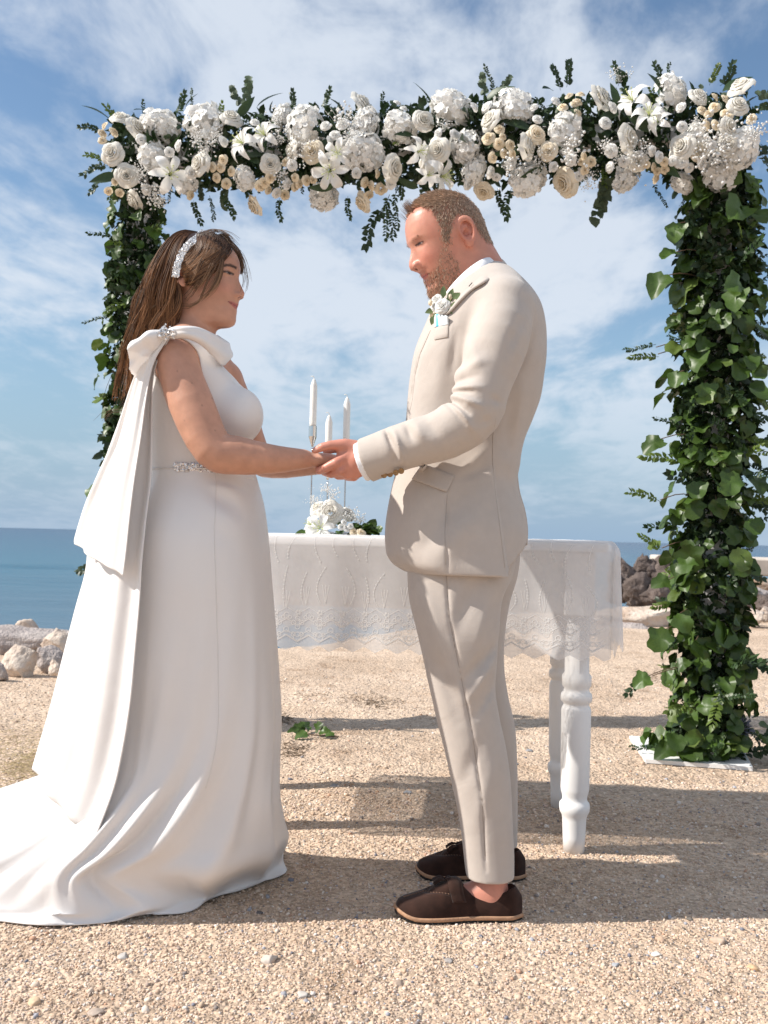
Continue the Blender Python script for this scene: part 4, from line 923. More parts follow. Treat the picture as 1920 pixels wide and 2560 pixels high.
# nails
for a, r in (((786, 1124, 2.19), .0085),):
    p = W(*a); m = np.linalg.norm(V - p - np.array([0, .002, 0.004]), axis=1) < r; C[m] = C[m] * .5 + np.array([.72, .42, .36]) * .5
M_SKG = SKIN('ruddy_skin'); M_SKG.node_tree.nodes['Principled BSDF'].inputs['Roughness'].default_value = .40
g_body = mk('body', V, F, True, C, M_SKG, groom)
def groom_hair():
    q = np.random.default_rng(31); me = g_body.data; N = np.empty(len(V) * 3); me.vertex_normals.foreach_get('vector', N); N = N.reshape(-1, 3)
    fwd, up, side = GH.fwd, GH.up, GH.side; parts = []; m = 5; t = np.linspace(0, 1, m)
    def grow(ids, n, length, comb, lift, r0, c0, c1, seed):
        k = q.choice(ids, n); P0 = V[k] + q.normal(size=(n, 3)) * .0012; L = length(k) * q.uniform(.7, 1.2, n)
        dirn = N[k] * lift + comb(k) + q.normal(size=(n, 3)) * .18; dirn /= np.linalg.norm(dirn, axis=1, keepdims=True)
        bend = comb(k); cur = P0[:, None, :] + (dirn[:, None, :] * t[None, :, None] + bend[:, None, :] * (t ** 2)[None, :, None] * .5) * L[:, None, None]
        rad = r0 * q.uniform(.7, 1.2, (n, 1)) * (1 - .6 * t[None]); mx = q.random((n, 1, 1))
        col = np.array(c0)[None, None] * (1 - mx * t[None, :, None]) + np.array(c1)[None, None] * mx * t[None, :, None]; col = col * q.uniform(.55, 1.45, (n, 1, 1))
        parts.append(tubes_fast(cur, rad, col, 3))
    ids = np.nonzero(hair_m)[0]; fl, ul = f[ids], u[ids]
    tp = lambda k: sstep(.055, .115, u[k])[:, None]
    grow(ids, 17000, lambda k: .0055 + .0075 * sstep(.05, .11, u[k]) - .003 * sstep(.06, .11, f[k]), lambda k: (fwd[None] * .85 + up[None] * .12) * tp(k) + (-up[None] * .75 + fwd[None] * .3) * (1 - tp(k)), .55, .0008, (.40, .265, .185), (.74, .57, .42), 1)
    qi = ids[(f[ids] > .085) & (ul > .07)]
    if len(qi): grow(qi, 130, lambda k: np.full(len(k), .020), lambda k: fwd[None] * .45 + up[None] * .75, .5, .0005, (.24, .14, .09), (.48, .33, .24), 3)
    bi = np.nonzero(beard_m)[0]
    grow(bi, 1500, lambda k: np.where(u[k] < -.085, .0060, .0042), lambda k: -up[None] * .8 + fwd[None] * .2, .5, .00075, (.36, .225, .15), (.72, .53, .37), 4)
    eb = np.nonzero((np.abs(u - GH.browu) < .004) & (np.abs(s) > .014) & (np.abs(s) < .052) & (f > .06))[0]
    grow(eb, 50, lambda k: np.full(len(k), .004), lambda k: -fwd[None] * .3 + np.sign(s[k])[:, None] * side[None] * .8, .5, .0006, (.30, .17, .10), (.5, .32, .2), 5)
    A, B, Cc = [], [], []; n0 = 0
    for v, f_, c in parts: A.append(v); B.append(f_ + n0); Cc.append(c); n0 += len(v)
    mk('hair', np.concatenate(A), np.concatenate(B), True, np.concatenate(Cc), mat('sandy_hair', (.2, .1, .06), .42, attr='Col', spec=.45), groom)
groom_hair()

# ---- suit
LINEN = mat('cream_linen', (0.49, 0.432, 0.386), 0.78, var=0.035, vscale=35, spec=0.2, sheen=0.2, bump=0.12, bscale=1300, wr=.22, wrs=11, wrd=.010)
SHIRT = mat('white_shirt', (0.82, 0.83, 0.86), 0.7, spec=0.2)
def seg2(P, a, b, Y):
    """distance from points to a traced line, in the X-Z plane, and the place along it"""
    A = W(*a, Y)[[0, 2]].astype(P.dtype); B = W(*b, Y)[[0, 2]].astype(P.dtype); ab = B - A; Q = P[:, [0, 2]] - A; t = np.clip(Q @ (ab / ab.dot(ab)), 0, 1)
    return nrm_(Q - t[:, None] * ab), t
def creases(P, L, Y, ymax):
    d = np.zeros(len(P), P.dtype); k = np.nonzero(P[:, 1] < ymax + .03)[0]
    if not len(k): return d
    Q = P[k]; m = sstep(ymax + .03, ymax - .02, Q[:, 1]); e = np.zeros(len(k), P.dtype)
    for a, b, w, A in L:
        r, t = seg2(Q, a, b, Y); e += A * np.exp(-(r / w) ** 2) * (0.25 + 0.75 * np.sin(np.pi * np.clip(t * .9 + .05, 0, 1)))
    d[k] = e * m; return d
j_rows = [(655, 1215, 1255, .045), (672, 1190, 1268, .075), (692, 1165, 1286, .105), (722, 1115, 1318, .150), (760, 1088, 1344, .190), (818, 1062, 1360, .208), (883, 1036, 1361, .192), (937, 1026, 1355, .180), (1000, 1019, 1345, .170), (1050, 1015, 1327, .162), (1100, 1008, 1307, .158), (1150, 998, 1297, .160), (1220, 980, 1300, .174), (1275, 969, 1315, .187), (1320, 963, 1321, .200), (1365, 963, 1319, .206), (1395, 969, 1316, .209), (1416, 986, 1312, .211), (1428, 1006, 1311, .211), (1440, 1034, 1309, .211)]
JR = []
for py, a, b, w in j_rows:
    A = W(a, py, YM); B = W(b, py, YM); JR.append(((A[2] + B[2]) / 2, (A[0] + B[0]) / 2, (B[0] - A[0]) / 2, w))
JR = np.array(JR[::-1]); jz, jcx, jax, jay = JR.T
SLV = [W(1258, 772, 2.225), W(1247, 850, 2.185), W(1212, 945, 2.165), W(1182, 1030, 2.15), W(1118, 1082, 2.152), W(1035, 1108, 2.165), W(960, 1134, 2.185), W(900, 1157, 2.20)]
SLR = [.070, .073, .068, .0665, .061, .056, .054, .0535]
SLV2 = [W(1258, 772, 2.56), W(1235, 850, 2.61), W(1190, 945, 2.63), W(1155, 1035, 2.63), W(1085, 1082, 2.60), W(1000, 1110, 2.55), W(915, 1146, 2.50)]
cuff_c = W(915, 1153, 2.195); cuff_n = SLV[-1] - SLV[-3]; cuff_n = cuff_n / np.linalg.norm(cuff_n)
cuff2_c = W(922, 1143, 2.505); cuff2_n = SLV2[-1] - SLV2[-2]; cuff2_n = cuff2_n / np.linalg.norm(cuff2_n)
SLEEVE_CR = [((1110, 986), (1152, 1014), .0055, .012), ((1114, 992), (1168, 1040), .0060, .012), ((1112, 1004), (1160, 1066), .0060, .009), ((1120, 978), (1176, 986), .0065, .009), ((1126, 962), (1190, 944), .009, .006), ((1135, 996), (1200, 1022), .008, -.009), ((1128, 1020), (1178, 1080), .008, -.008), ((1135, 970), (1200, 975), .009, -.008), ((1130, 935), (1206, 905), .012, -.006),
             ((966, 1076), (984, 1122), .0065, .013), ((984, 1122), (990, 1160), .008, .007), ((984, 1080), (1006, 1150), .0075, -.010), ((1016, 1064), (1030, 1100), .008, .008), ((1034, 1056), (1056, 1104), .011, -.006), ((1064, 1046), (1092, 1098), .012, .004), ((1146, 850), (1164, 940), .012, .006), ((1168, 840), (1196, 930), .014, -.004), ((1302, 800), (1262, 890), .012, .006), ((1220, 1000), (1248, 1010), .010, .006), ((1200, 1062), (1226, 1050), .010, .005)]
BODY_CR = [((1118, 1232), (1112, 1330), .0035, .004), ((1112, 1330), (1116, 1428), .0035, .004), ((1140, 835), (1128, 930), .010, .005), ((1150, 1180), (1222, 1120), .012, -.004), ((1150, 1200), (1228, 1160), .012, .004), ((1285, 1000), (1262, 1120), .018, .006), ((1310, 960), (1290, 1100), .016, -.005), ((1270, 1180), (1300, 1300), .016, .004), ((1105, 880), (1090, 1000), .02, -.004), ((1078, 822), (1050, 885), .0035, .0035), ((1050, 885), (1037, 940), .0035, .0045), ((1037, 940), (1030, 1000), .0035, .005), ((1030, 1000), (1018, 1050), .0035, .004), ((1000, 1300), (1100, 1210), .030, -.006), ((1090, 1400), (1200, 1260), .030, -.008), ((1050, 1380), (1150, 1240), .022, .006), ((1200, 1100), (1120, 1150), .012, .004), ((1330, 850), (1285, 940), .010, .006)]
VENT = [(1240, 1045), (1232, 1090), (1231, 1150), (1237, 1220), (1245, 1283), (1255, 1363), (1266, 1440)]
def jacket(P):
    d = loft(P, jz, jcx, np.full(len(jz), YM), jax, jay, 2.65 - .55 * sstep(1.36, 1.46, P[:, 2]))
    for sy in (-1, 1): d = smin(d, cone(P, W(1238, 712, YM + sy * .09), W(1262, 757, YM + sy * .16), .052, .064), .03)
    # vent: the front panel lies over the back one
    xl = np.interp(P[:, 2], [W(a, b, 2.24)[2] for a, b in VENT[::-1]], [W(a, b, 2.24)[0] for a, b in VENT[::-1]])
    step = sstep(-.0025, .0025, P[:, 0] - xl) * sstep(1.12, 1.06, P[:, 2]) * (P[:, 1] < YM)
    d = d + .0095 * step
    d = d + creases(P, BODY_CR, 2.24, 2.34)
    s1 = limb(P, SLV, SLR, 22) + creases(P, SLEEVE_CR, 2.13, 2.22) + .0015 * vnoise(P * np.float32([1, 1, 1.6]), 18, 8)
    s1 = np.maximum(s1, (P - cuff_c) @ cuff_n)
    s2 = np.maximum(limb(P, SLV2, [.070, .072, .068, .066, .06, .055, .053], 14), (P - cuff2_c) @ cuff2_n)
    kk = .004 + .012 * sstep(1.28, 1.38, P[:, 2]); d = smin(d, s1, kk); d = smin(d, s2, .012)
    # hollow: neck, cuffs, hem
    d = smax(d, -cone(P, cuff_c - cuff_n * .03, cuff_c + cuff_n * .05, .044, .0475), .003)
    d = smax(d, -(loft(P, np.array([.70, .85, 1.0]), [.235, .235, .24], np.full(3, YM), [.150, .150, .10], [.190, .185, .12], 2.3)), .004)
    nl = W(1118, 752, YM) - W(1250, 656, YM); nl = np.array([nl[2], 0, -nl[0]]); nl /= np.linalg.norm(nl)
    if nl[2] < 0: nl = -nl
    d = smax(d, -np.maximum(-((P - W(1250, 656, YM).astype(P.dtype)) @ nl.astype(P.dtype)), np.abs(P[:, 1] - YM) - .150), .010)
    d = smax(d, -cone(P, W(1165, 640, YM), W(1214, 726, YM), .075, .062), .006)
    hem = W(1150, 1432, YM)[2]; return np.maximum(d, hem + .012 * (P[:, 0] - .2) * -1 - P[:, 2])
V, F = sdf_mesh(jacket, (-0.10, 2.05, 0.76), (0.46, 2.73, 1.60), 0.0033)
jack = mk('jacket', V, F, True, None, LINEN, groom)
BV_J = bvh_vf(V, F, V[:, 1] < YM)
def on_j(px, py, lift=.0, Y=2.2):
    p = W(px, py, Y); y, n_ = hitY(BV_J, p[0], p[2])
    if y is None: return p
    p = W(px, py, y); y, n_ = hitY(BV_J, p[0], p[2]); 
    return W(px, py, (y if y else p[1]) - lift)
def patch(name, quad, nu, nv, thick, matl, parent, lift=.003, bulge=0.0):
    """thin panel of cloth lying on the jacket: quad of pixels a,b,c,d"""
    a, b, c, d = [np.array(x, float) for x in quad]; P = []
    for i in range(nu):
        for j in range(nv):
            u, v = i / (nu - 1), j / (nv - 1); p = (a * (1 - u) + b * u) * (1 - v) + (d * (1 - u) + c * u) * v
            P.append(on_j(p[0], p[1], lift + bulge * v))
    o = mk(name, np.array(P), grid_faces(nu, nv), True, None, matl, parent); m = o.modifiers.new('thickness', 'SOLIDIFY'); m.thickness = thick; m.offset = 0
    bv = o.modifiers.new('edge', 'BEVEL'); bv.width = .0008; bv.segments = 1; return o
patch('pocket_flap', [(1056, 1158), (1136, 1190), (1117, 1230), (1030, 1198)], 14, 6, .005, LINEN, jack, .002, .004)
patch('breast_pocket', [(1088, 820), (1122, 806), (1120, 843), (1086, 850)], 8, 4, .003, LINEN, jack, .0015)
# collar and lapel, shirt collar
def band(name, top, bot, matl, parent, n=60, thick=.005, roll=.006):
    T = spline([W(*p) for p in top], n); B = spline([W(*p) for p in bot], n); v = np.linspace(0, 1, 10); c = W(1205, 690, YM); P = []
    for i in range(n):
        o = (T[i] + B[i]) / 2 - c; o[2] = 0; o /= np.linalg.norm(o) + 1e-9
        row = T[i] * (1 - v[:, None]) + B[i] * v[:, None] + o * (np.sin(v * np.pi) * roll)[:, None]
        P.append(np.vstack([T[i] - o * .010 - np.array([0, 0, .012]), T[i] - o * .006 + np.array([0, 0, .001]), row]))
    P = np.array(P); ob = mk(name, P.reshape(-1, 3), grid_faces(n, P.shape[1]), True, None, matl, parent); m = ob.modifiers.new('thickness', 'SOLIDIFY'); m.thickness = thick; m.offset = 0; return ob
far = lambda L: [(a + 6, b + 3, 2 * YM - y) for a, b, y in L[::-1][1:]]
ct = [(1095, 790, 2.315), (1118, 750, 2.30), (1140, 722, 2.292), (1170, 692, 2.296), (1205, 666, 2.305), (1236, 653, 2.335), (1256, 650, YM)]
cb = [(1090, 800, 2.29), (1122, 782, 2.245), (1150, 752, 2.235), (1180, 724, 2.225), (1218, 702, 2.235), (1252, 688, 2.28), (1275, 683, YM)]
cb = [(a, b_, min(y, on_j(a, b_, .009, 2.25)[1])) if i < 5 else (a, b_, y) for i, (a, b_, y) in enumerate(cb)]
band('jacket_collar', ct + far(ct), cb + far(cb), LINEN, jack, roll=.004, thick=.004)
st_ = [(1096, 766, 2.318), (1116, 732, 2.302), (1140, 702, 2.296), (1174, 670, 2.300), (1210, 647, 2.312), (1232, 645, 2.345), (1244, 643, YM)]
sb_ = [(1100, 795, 2.31), (1124, 765, 2.295), (1150, 736, 2.287), (1182, 704, 2.290), (1214, 682, 2.30), (1240, 668, 2.335), (1255, 664, YM)]
shirt = band('shirt', st_ + far(st_), sb_ + far(sb_), SHIRT, groom, roll=.004, thick=.003)
SP = limb
def cuffsh(P):
    d = limb(P, SLV[-4:], [.0520, .0490, .0480, .0478], 10); c = cuff_c + cuff_n * .013
    d = np.maximum(d, (P - c) @ cuff_n); d = np.maximum(d, -(P - (cuff_c - cuff_n * .03)) @ cuff_n); return smax(d, -limb(P, SLV[-4:], [.049, .0455, .0445, .0443], 10), .002)
V, F = sdf_mesh(cuffsh, cuff_c - .075, cuff_c + .075, .0022); mk('cuff', V, F, True, None, SHIRT, shirt)
HORN = mat('horn_button', (0.30, 0.17, 0.07), .3, var=.4, vscale=300, spec=.5)
for i, (px, py) in enumerate(((960, 1188), (975, 1185.5), (989.5, 1181.5), (1003, 1177.5))):
    p = on_j(px, py, .002, 2.15); b = MB(); b.lathe([(.0, -.003), (.0062, -.003), (.0072, -.001), (.0072, .001), (.0058, .002), (.0045, .0012), (.0, .0012)], (0, 0, 0), 16)
    o = b.build('button', HORN, None); o.matrix_world = Matrix.Translation(p) @ Vector((-.1, -1, -.35)).to_track_quat('Z', 'Y').to_matrix().to_4x4(); o.parent = jack; o.matrix_parent_inverse = PINV(jack)
b = MB(); b.tube([on_j(1172 + i * 1.7, 716 - i * 1.9, .0125) for i in range(6)], .0011, 4); b.build('buttonhole', mat('dark_thread', (.05, .04, .035), .8), jack)

# ---- trousers
def leg_tab(rows, Y):
    R = []
    for py, a, b, w in rows:
        A = W(a, py, Y); B = W(b, py, Y); R.append(((A[2] + B[2]) / 2, (A[0] + B[0]) / 2, (B[0] - A[0]) / 2, w))
    return np.array(R[::-1]).T
LN = leg_tab([(1330, 1020, 1290, .082), (1400, 1018, 1286, .084), (1450, 1019, 1272, .090), (1500, 1023, 1256, .094), (1577, 1041, 1248, .096), (1657, 1060, 1241, .088), (1726, 1074, 1239, .080), (1790, 1089, 1249, .076), (1870, 1109, 1266, .073), (1950, 1127, 1276, .070), (2057, 1149, 1281, .065), (2158, 1161, 1284, .062), (2186, 1165, 1284, .062)], 2.28)
LF = leg_tab([(1330, 1030, 1300, .095), (1436, 1030, 1290, .100), (1500, 1048, 1272, .098), (1577, 1075, 1260, .094), (1657, 1098, 1258, .085), (1747, 1125, 1271, .078), (1800, 1140, 1284, .075), (1897, 1160, 1292, .070), (2000, 1175, 1294, .065), (2112, 1185, 1294, .060)], 2.51)
LEG_CR = [((1115, 1425), (1122, 1540), .0042, .0055), ((1122, 1540), (1150, 1680), .0042, .0055), ((1150, 1680), (1180, 1830), .0042, .0055), ((1180, 1830), (1205, 2000), .0042, .0055), ((1205, 2000), (1216, 2180), .0042, .0055),
          ((1246, 1610), (1160, 1700), .013, .009), ((1242, 1650), (1172, 1745), .013, -.009), ((1240, 1712), (1190, 1790), .011, .008), ((1055, 1460), (1105, 1640), .018, -.007), ((1190, 1440), (1140, 1580), .020, .008), ((1228, 1470), (1192, 1620), .018, -.007), ((1205, 1850), (1150, 1980), .018, .005), ((1095, 1650), (1150, 1800), .016, .006), ((1240, 1900), (1190, 2060), .018, -.004)]
def trousers(P):
    zn, xn, an, wn = LN; zf, xf, af, wf = LF
    d = loft(P, zn, xn, np.interp(zn, [0, .9], [2.272, 2.295]), an, wn, 2.25) + creases(P, LEG_CR, 2.21, 2.26) + .001 * vnoise(P, 16, 4)
    d2 = loft(P, zf, xf, np.interp(zf, [0, .9], [2.525, 2.485]), af, wf, 2.25)
    d = smin(d, d2, .015)
    hip = ellip(P, W(1158, 1400, YM), (.135, .18, .13)); d = smin(d, np.maximum(hip, .0), .02)
    # open hems
    d = smax(d, -loft(P, np.array([-.05, .12, .30]), [.285, .277, .265], np.full(3, 2.272), [.047, .049, .03], [.050, .052, .03], 2.2), .003)
    return np.maximum(d, P[:, 2] - .93)
V, F = sdf_mesh(trousers, (0.02, 2.15, 0.05), (0.42, 2.62, 0.95), 0.0034)
trs = mk('trousers', V, F, True, None, LINEN, groom)

# ---- seam lines: the shadow at panel edges painted as thin darker tubes
SEAM_SHADE = mat('seam_shade', (.36, .30, .25), .9)
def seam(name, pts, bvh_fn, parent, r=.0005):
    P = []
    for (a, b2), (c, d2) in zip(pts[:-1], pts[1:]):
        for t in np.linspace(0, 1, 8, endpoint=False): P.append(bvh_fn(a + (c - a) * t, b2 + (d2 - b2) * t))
    q_ = MB(); q_.tube(np.array(P), r, 4); q_.build(name, SEAM_SHADE, parent)
seam('back_seam_shade', VENT[:-1] + [(1263, 1428)], lambda a, b2: on_j(a, b2, .0006, 2.24), jack)
seam('dart_seam_shade', [(1118, 1236), (1112, 1330), (1115, 1424)], lambda a, b2: on_j(a, b2, .0004, 2.22), jack, .0004)
seam('front_edge_shade', [(1076, 826), (1050, 885), (1037, 940), (1031, 1000), (1022, 1040)], lambda a, b2: on_j(a, b2, .0006, 2.30), jack)
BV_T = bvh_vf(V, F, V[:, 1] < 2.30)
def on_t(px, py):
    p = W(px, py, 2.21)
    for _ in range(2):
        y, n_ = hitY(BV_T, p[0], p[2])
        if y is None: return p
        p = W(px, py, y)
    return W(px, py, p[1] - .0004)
seam('side_seam_shade', [(1116, 1440), (1122, 1540), (1150, 1680), (1180, 1830), (1205, 2000), (1214, 2160)], on_t, trs, .0004)

# ---- loafers
SUEDE = mat('brown_suede', (0.036, 0.016, 0.011), .85, var=.35, vscale=40, spec=.15, sheen=.12, bump=.15, bscale=700)
SOLE = mat('tan_sole', (0.42, 0.24, 0.14), .7, var=.15, vscale=50); BLACKS = mat('black_rubber', (.015, .014, .013), .7); THREAD = mat('brown_thread', (.20, .11, .07), .8)
def loafer(toe, heel, Yc, turn):
    """toe/heel: X of the tips; built along the foot, heel at t=0"""
    Lg = heel - toe; root = empty('shoe', (toe + Lg * .5, Yc, .0)); root.parent = groom; root.matrix_parent_inverse = PINV(groom)
    xs = np.array([-.002, .02, .05, .085, .12, .16, .20, .24, .27, .292, .306, .312]) / .312 * Lg      # from heel to toe
    hw = np.array([.012, .029, .034, .035, .036, .041, .047, .050, .047, .037, .020, .004]); cyo = np.array([0, 0, 0, 0, .002, .004, .006, .006, .005, .004, .004, .004]) * turn
    top = np.array([.056, .084, .076, .063, .061, .093, .082, .063, .052, .045, .036, .022])
    def shp(P, hwo=0.0, zt=None, z0=.016):
        t = heel - P[:, 0]; w = interp(np.clip(t, xs[0], xs[-1]), xs, hw) + hwo; H = interp(np.clip(t, xs[0], xs[-1]), xs, top) if zt is None else zt; yc = Yc + interp(np.clip(t, xs[0], xs[-1]), xs, cyo)
        return t, np.maximum(w, .003), H, yc
    def upper(P):
        t, w, H, yc = shp(P); z = (P[:, 2] - .012) / np.maximum(H - .012, .01); y = np.abs(P[:, 1] - yc) / w
        q = (y ** 2.3 + np.clip(z, 0, 9) ** 2.6) ** (1 / 2.4) + 1e-9; rho = np.hypot(P[:, 1] - yc, P[:, 2] - .012) + 1e-9
        d = rho * (1 - 1 / q); d = np.maximum(d, .010 - P[:, 2]); d = np.maximum(d, np.maximum(xs[0] - t, t - xs[-1]))
        # apron seam groove along the vamp
        g = np.abs(np.hypot(np.clip(t - .15, 0, 1) * .42, P[:, 1] - yc) - .033); sel = sstep(.15, .17, t) * sstep(.02, .04, P[:, 2]); d = d + .0050 * np.exp(-(g / .0032) ** 2) * sel
        # opening for the foot
        op = ellip(P, (heel - .080, Yc, .092), (.070, .028, .042)); return smax(d, -op, .004)
    lo = (toe - .01, Yc - .07, .0); hi = (heel + .012, Yc + .07, .13)
    V, F = sdf_mesh(upper, lo, hi, .0024); up = mk('upper', V, F, True, None, SUEDE, root)
    def sole(P):
        t, w, H, yc = shp(P, .0035); lift = .014 * sstep(.24, .315, t) ** 1.5
        d = np.abs(P[:, 1] - yc) - w; d = np.maximum(d, np.abs(P[:, 2] - (.0125 + lift)) - .0048); return smax(d, np.maximum(xs[0] - .004 - t, t - xs[-1] - .003), .003)
    V, F = sdf_mesh(sole, lo, hi, .0022); mk('sole', V, F, True, None, SOLE, root)
    def tread(P):
        t, w, H, yc = shp(P, -.002); lift = .014 * sstep(.24, .315, t) ** 1.5
        d = np.abs(P[:, 1] - yc) - w; d = np.maximum(d, np.abs(P[:, 2] - (.004 + lift)) - .005); return np.maximum(d, np.maximum(xs[0] - t, t - xs[-1] + .01))
    V, F = sdf_mesh(tread, lo, hi, .0024); mk('heel_tread', V, F, True, None, BLACKS, root)
    # strap, tassels, stitching
    bv = bvh_of(up); pts = []
    def top_at(x, y):
        hh = bv.ray_cast(Vector((x, y, .3)), Vector((0, 0, -1))); return hh[0]
    sx = heel - .165; V = []
    for a in np.linspace(-1, 1, 25):
        for dx in (-.016, -.006, .006, .016):
            ang = a * 1.45; o = Vector((sx + dx + .012 * abs(a) ** 2, Yc + .12 * math.sin(ang), .045 + .12 * math.cos(ang))); hh = bv.ray_cast(o, Vector((0, -math.sin(ang), -math.cos(ang))))
            p = hh[0] + hh[1] * .0025 if hh[0] else o; V.append(p[:])
    st = mk('strap', np.array(V), grid_faces(25, 4), True, None, SUEDE, root); m = st.modifiers.new('thickness', 'SOLIDIFY'); m.thickness = .003; m.offset = 0
    for k in (-1, 1):
        tb = MB(); o0 = top_at(sx - .020, Yc + k * .008); o0 = np.array(o0[:]) + np.array([0, 0, .004]); r = random.Random(3 + k)
        tb.tube([o0 + np.array([.012, 0, .003]), o0], .004, 6)
        for j in range(14):
            a = r.uniform(-1, 1); e = o0 + np.array([-.030 + .004 * r.random(), k * .006 + a * .010 + turn * -.008, -.008 - .004 * r.random()]); md = (o0 + e) / 2 + np.array([0, a * .004, .005]); tb.tube(spline([o0, md, e], 5), .0019, 4)
        tb.build('tassel', SUEDE, root)
    sb2 = MB()
    for sgn in (-1, 1):
        for a in np.linspace(.03, 1.5, 26):
            tt = .15 + math.sin(a) * .0; ty = sgn * .033 * math.cos(a * 1.0) ; tx = .16 + .125 * math.sin(a)
            p = top_at(heel - tx, Yc + interp(np.array([tx]), xs, cyo)[0] + sgn * math.sqrt(max(0, .033 ** 2 - ((tx - .15) * .42) ** 2 if (tx - .15) * .42 < .033 else 0)))
            if p is not None: q0 = np.array(p[:]); sb2.tube([q0 + np.array([-.002, 0, .001]), q0 + np.array([.001, sgn * .003, .0008])], .0009, 4)
    if sb2.n: sb2.build('stitching', THREAD, root)
    return root
loafer(W(986, 2270, 2.262)[0], W(1302, 2270, 2.262)[0], 2.262, -1)
loafer(W(1040, 2170, 2.525)[0], W(1311, 2170, 2.525)[0], 2.525, 1)

# ---- buttonhole flowers and pocket square
def leaf_vf(L, w, curl=.25, n=6):
    t = np.linspace(0, 1, n); hw = w * np.sin(np.pi * t ** .8) ** .9; V = []
    for i in range(n):
        z = -curl * L * t[i] ** 2
        V += [(-hw[i], t[i] * L, z + .25 * hw[i]), (0, t[i] * L, z), (hw[i], t[i] * L, z + .25 * hw[i])]
    return np.array(V), [(i * 3 + k, i * 3 + k + 1, i * 3 + k + 4, i * 3 + k + 3) for i in range(n - 1) for k in (0, 1)]

# ------------------------------------------------------------------ flowers: shared shapes
PETAL = mat('white_petal', (0.84, 0.81, 0.74), 0.55, var=.04, vscale=30, spec=.25, trans=.28)
PETALW = mat('pure_white_petal', (0.88, 0.87, 0.84), 0.55, spec=.25, trans=.28, hue=.04)
CREAM = mat('cream_petal', (0.86, 0.745, 0.56), 0.55, var=.06, vscale=40, spec=.25, trans=.25, hue=.10)
IVORY = mat('ivory_petal', (0.86, 0.77, 0.62), 0.55, spec=.25, trans=.28, hue=.06)
TINY = mat('tiny_white_bloom', (0.86, 0.85, 0.82), 0.6, spec=.2, trans=.2)
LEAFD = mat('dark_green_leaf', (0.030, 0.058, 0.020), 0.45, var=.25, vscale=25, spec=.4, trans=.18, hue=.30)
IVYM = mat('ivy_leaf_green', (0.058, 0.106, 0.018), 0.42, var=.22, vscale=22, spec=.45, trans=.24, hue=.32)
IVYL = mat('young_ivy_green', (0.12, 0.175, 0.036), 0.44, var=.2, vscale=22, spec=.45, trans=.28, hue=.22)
EUCA = mat('grey_green_leaf', (0.085, 0.12, 0.070), 0.55, var=.2, vscale=25, spec=.3, trans=.15, hue=.25)
TWIG = mat('brown_twig', (0.12, 0.075, 0.045), .8)
ANTH = mat('pale_green_stamen', (0.55, 0.60, 0.25), .6)
def petal_vf(r0, r1, h, curl, wid, ph, n=6, m=5, cup=.25, z0=0.0):
    V = []
    for i in range(n):
        b = i / (n - 1); r = r0 + (r1 - r0) * b ** .8
        for j in range(m):
            a = (j / (m - 1) * 2 - 1); ws = wid * (0.35 + .65 * math.sin(math.pi * min(b * .62 + .12, .5)))
            an = ph + a * ws; rr = r * (1 - cup * .35 * a * a * b) ; z = z0 + h * math.sin(b * math.pi * .5) - curl * b ** 4 * (1 + .5 * a * a) - .10 * a * a * b * h
            V.append((rr * math.cos(an), rr * math.sin(an), z))
    return np.array(V), grid_faces(n, m)
def rose_mesh(name, outer=True, seed=0, open_=1.0, m_=PETAL):
    r = random.Random(seed); b = MB()
    for (n, r0, r1, h, curl, wid, cup) in ((3, .03, .12, .62, .02, 1.3, .1), (3, .08, .22, .64, .05, 1.0, .15), (4, .14, .36, .62, .09, .85, .2), (5, .20, .52, .56, .14, .75, .25), (5, .24, .70, .46, .18, .72, .3)):
        o = r.random() * 6.28
        for k in range(n):
            V, F = petal_vf(r0, r1 * r.uniform(.93, 1.05) * open_, h * r.uniform(.94, 1.05), curl, wid, o + k * 6.283 / n + r.uniform(-.1, .1), cup=cup); b.add(V, F)
    if outer:
        o = r.random() * 6.28
        for k in range(5): b.add(*petal_vf(.2, .95 * r.uniform(.9, 1.08), .30, .26, .72, o + k * 1.2566, cup=.35))
    V = np.concatenate(b.v); me = bpy.data.meshes.new(name); me_fill(me, V, b.f); me.materials.append(m_); return me
def outer_petal_mesh(name, m_):
    me = bpy.data.meshes.new(name); V, F = petal_vf(.2, .98, .30, .28, .74, 0, cup=.35); me_fill(me, V, F); me.materials.append(m_); return me
ROSES = [rose_mesh('rose', False, k, 1.0) for k in range(3)]; ROSEI = [rose_mesh('rose_ivory', False, 5 + k, 1.05, IVORY) for k in range(2)]
OPET = outer_petal_mesh('petal', PETAL); OPETI = outer_petal_mesh('petal_ivory', IVORY)
SPRAY = [rose_mesh('spray_rose', True, 20 + k, 1.0, CREAM) for k in range(2)]; LISI = [rose_mesh('lisianthus', True, 30 + k, 1.15, PETALW) for k in range(2)]
def lily_petal():
    n, m = 8, 5; V = []
    for i in range(n):
        b = i / (n - 1); w = .23 * math.sin(math.pi * min(1, b * .86 + .10)) ** .8; x = .08 + b * .95; z = .45 * math.sin(b * 2.0) * .8 - .50 * b ** 3
        for j in range(m):
            a = j / (m - 1) * 2 - 1; V.append((x - .12 * b ** 3, a * w, z + .10 * a * a * (1 - b) + .02 * math.sin(9 * b + 3 * a)))
    me = bpy.data.meshes.new('lily_petal'); me_fill(me, np.array(V), grid_faces(n, m)); me.materials.append(PETALW); return me
LPET = lily_petal()
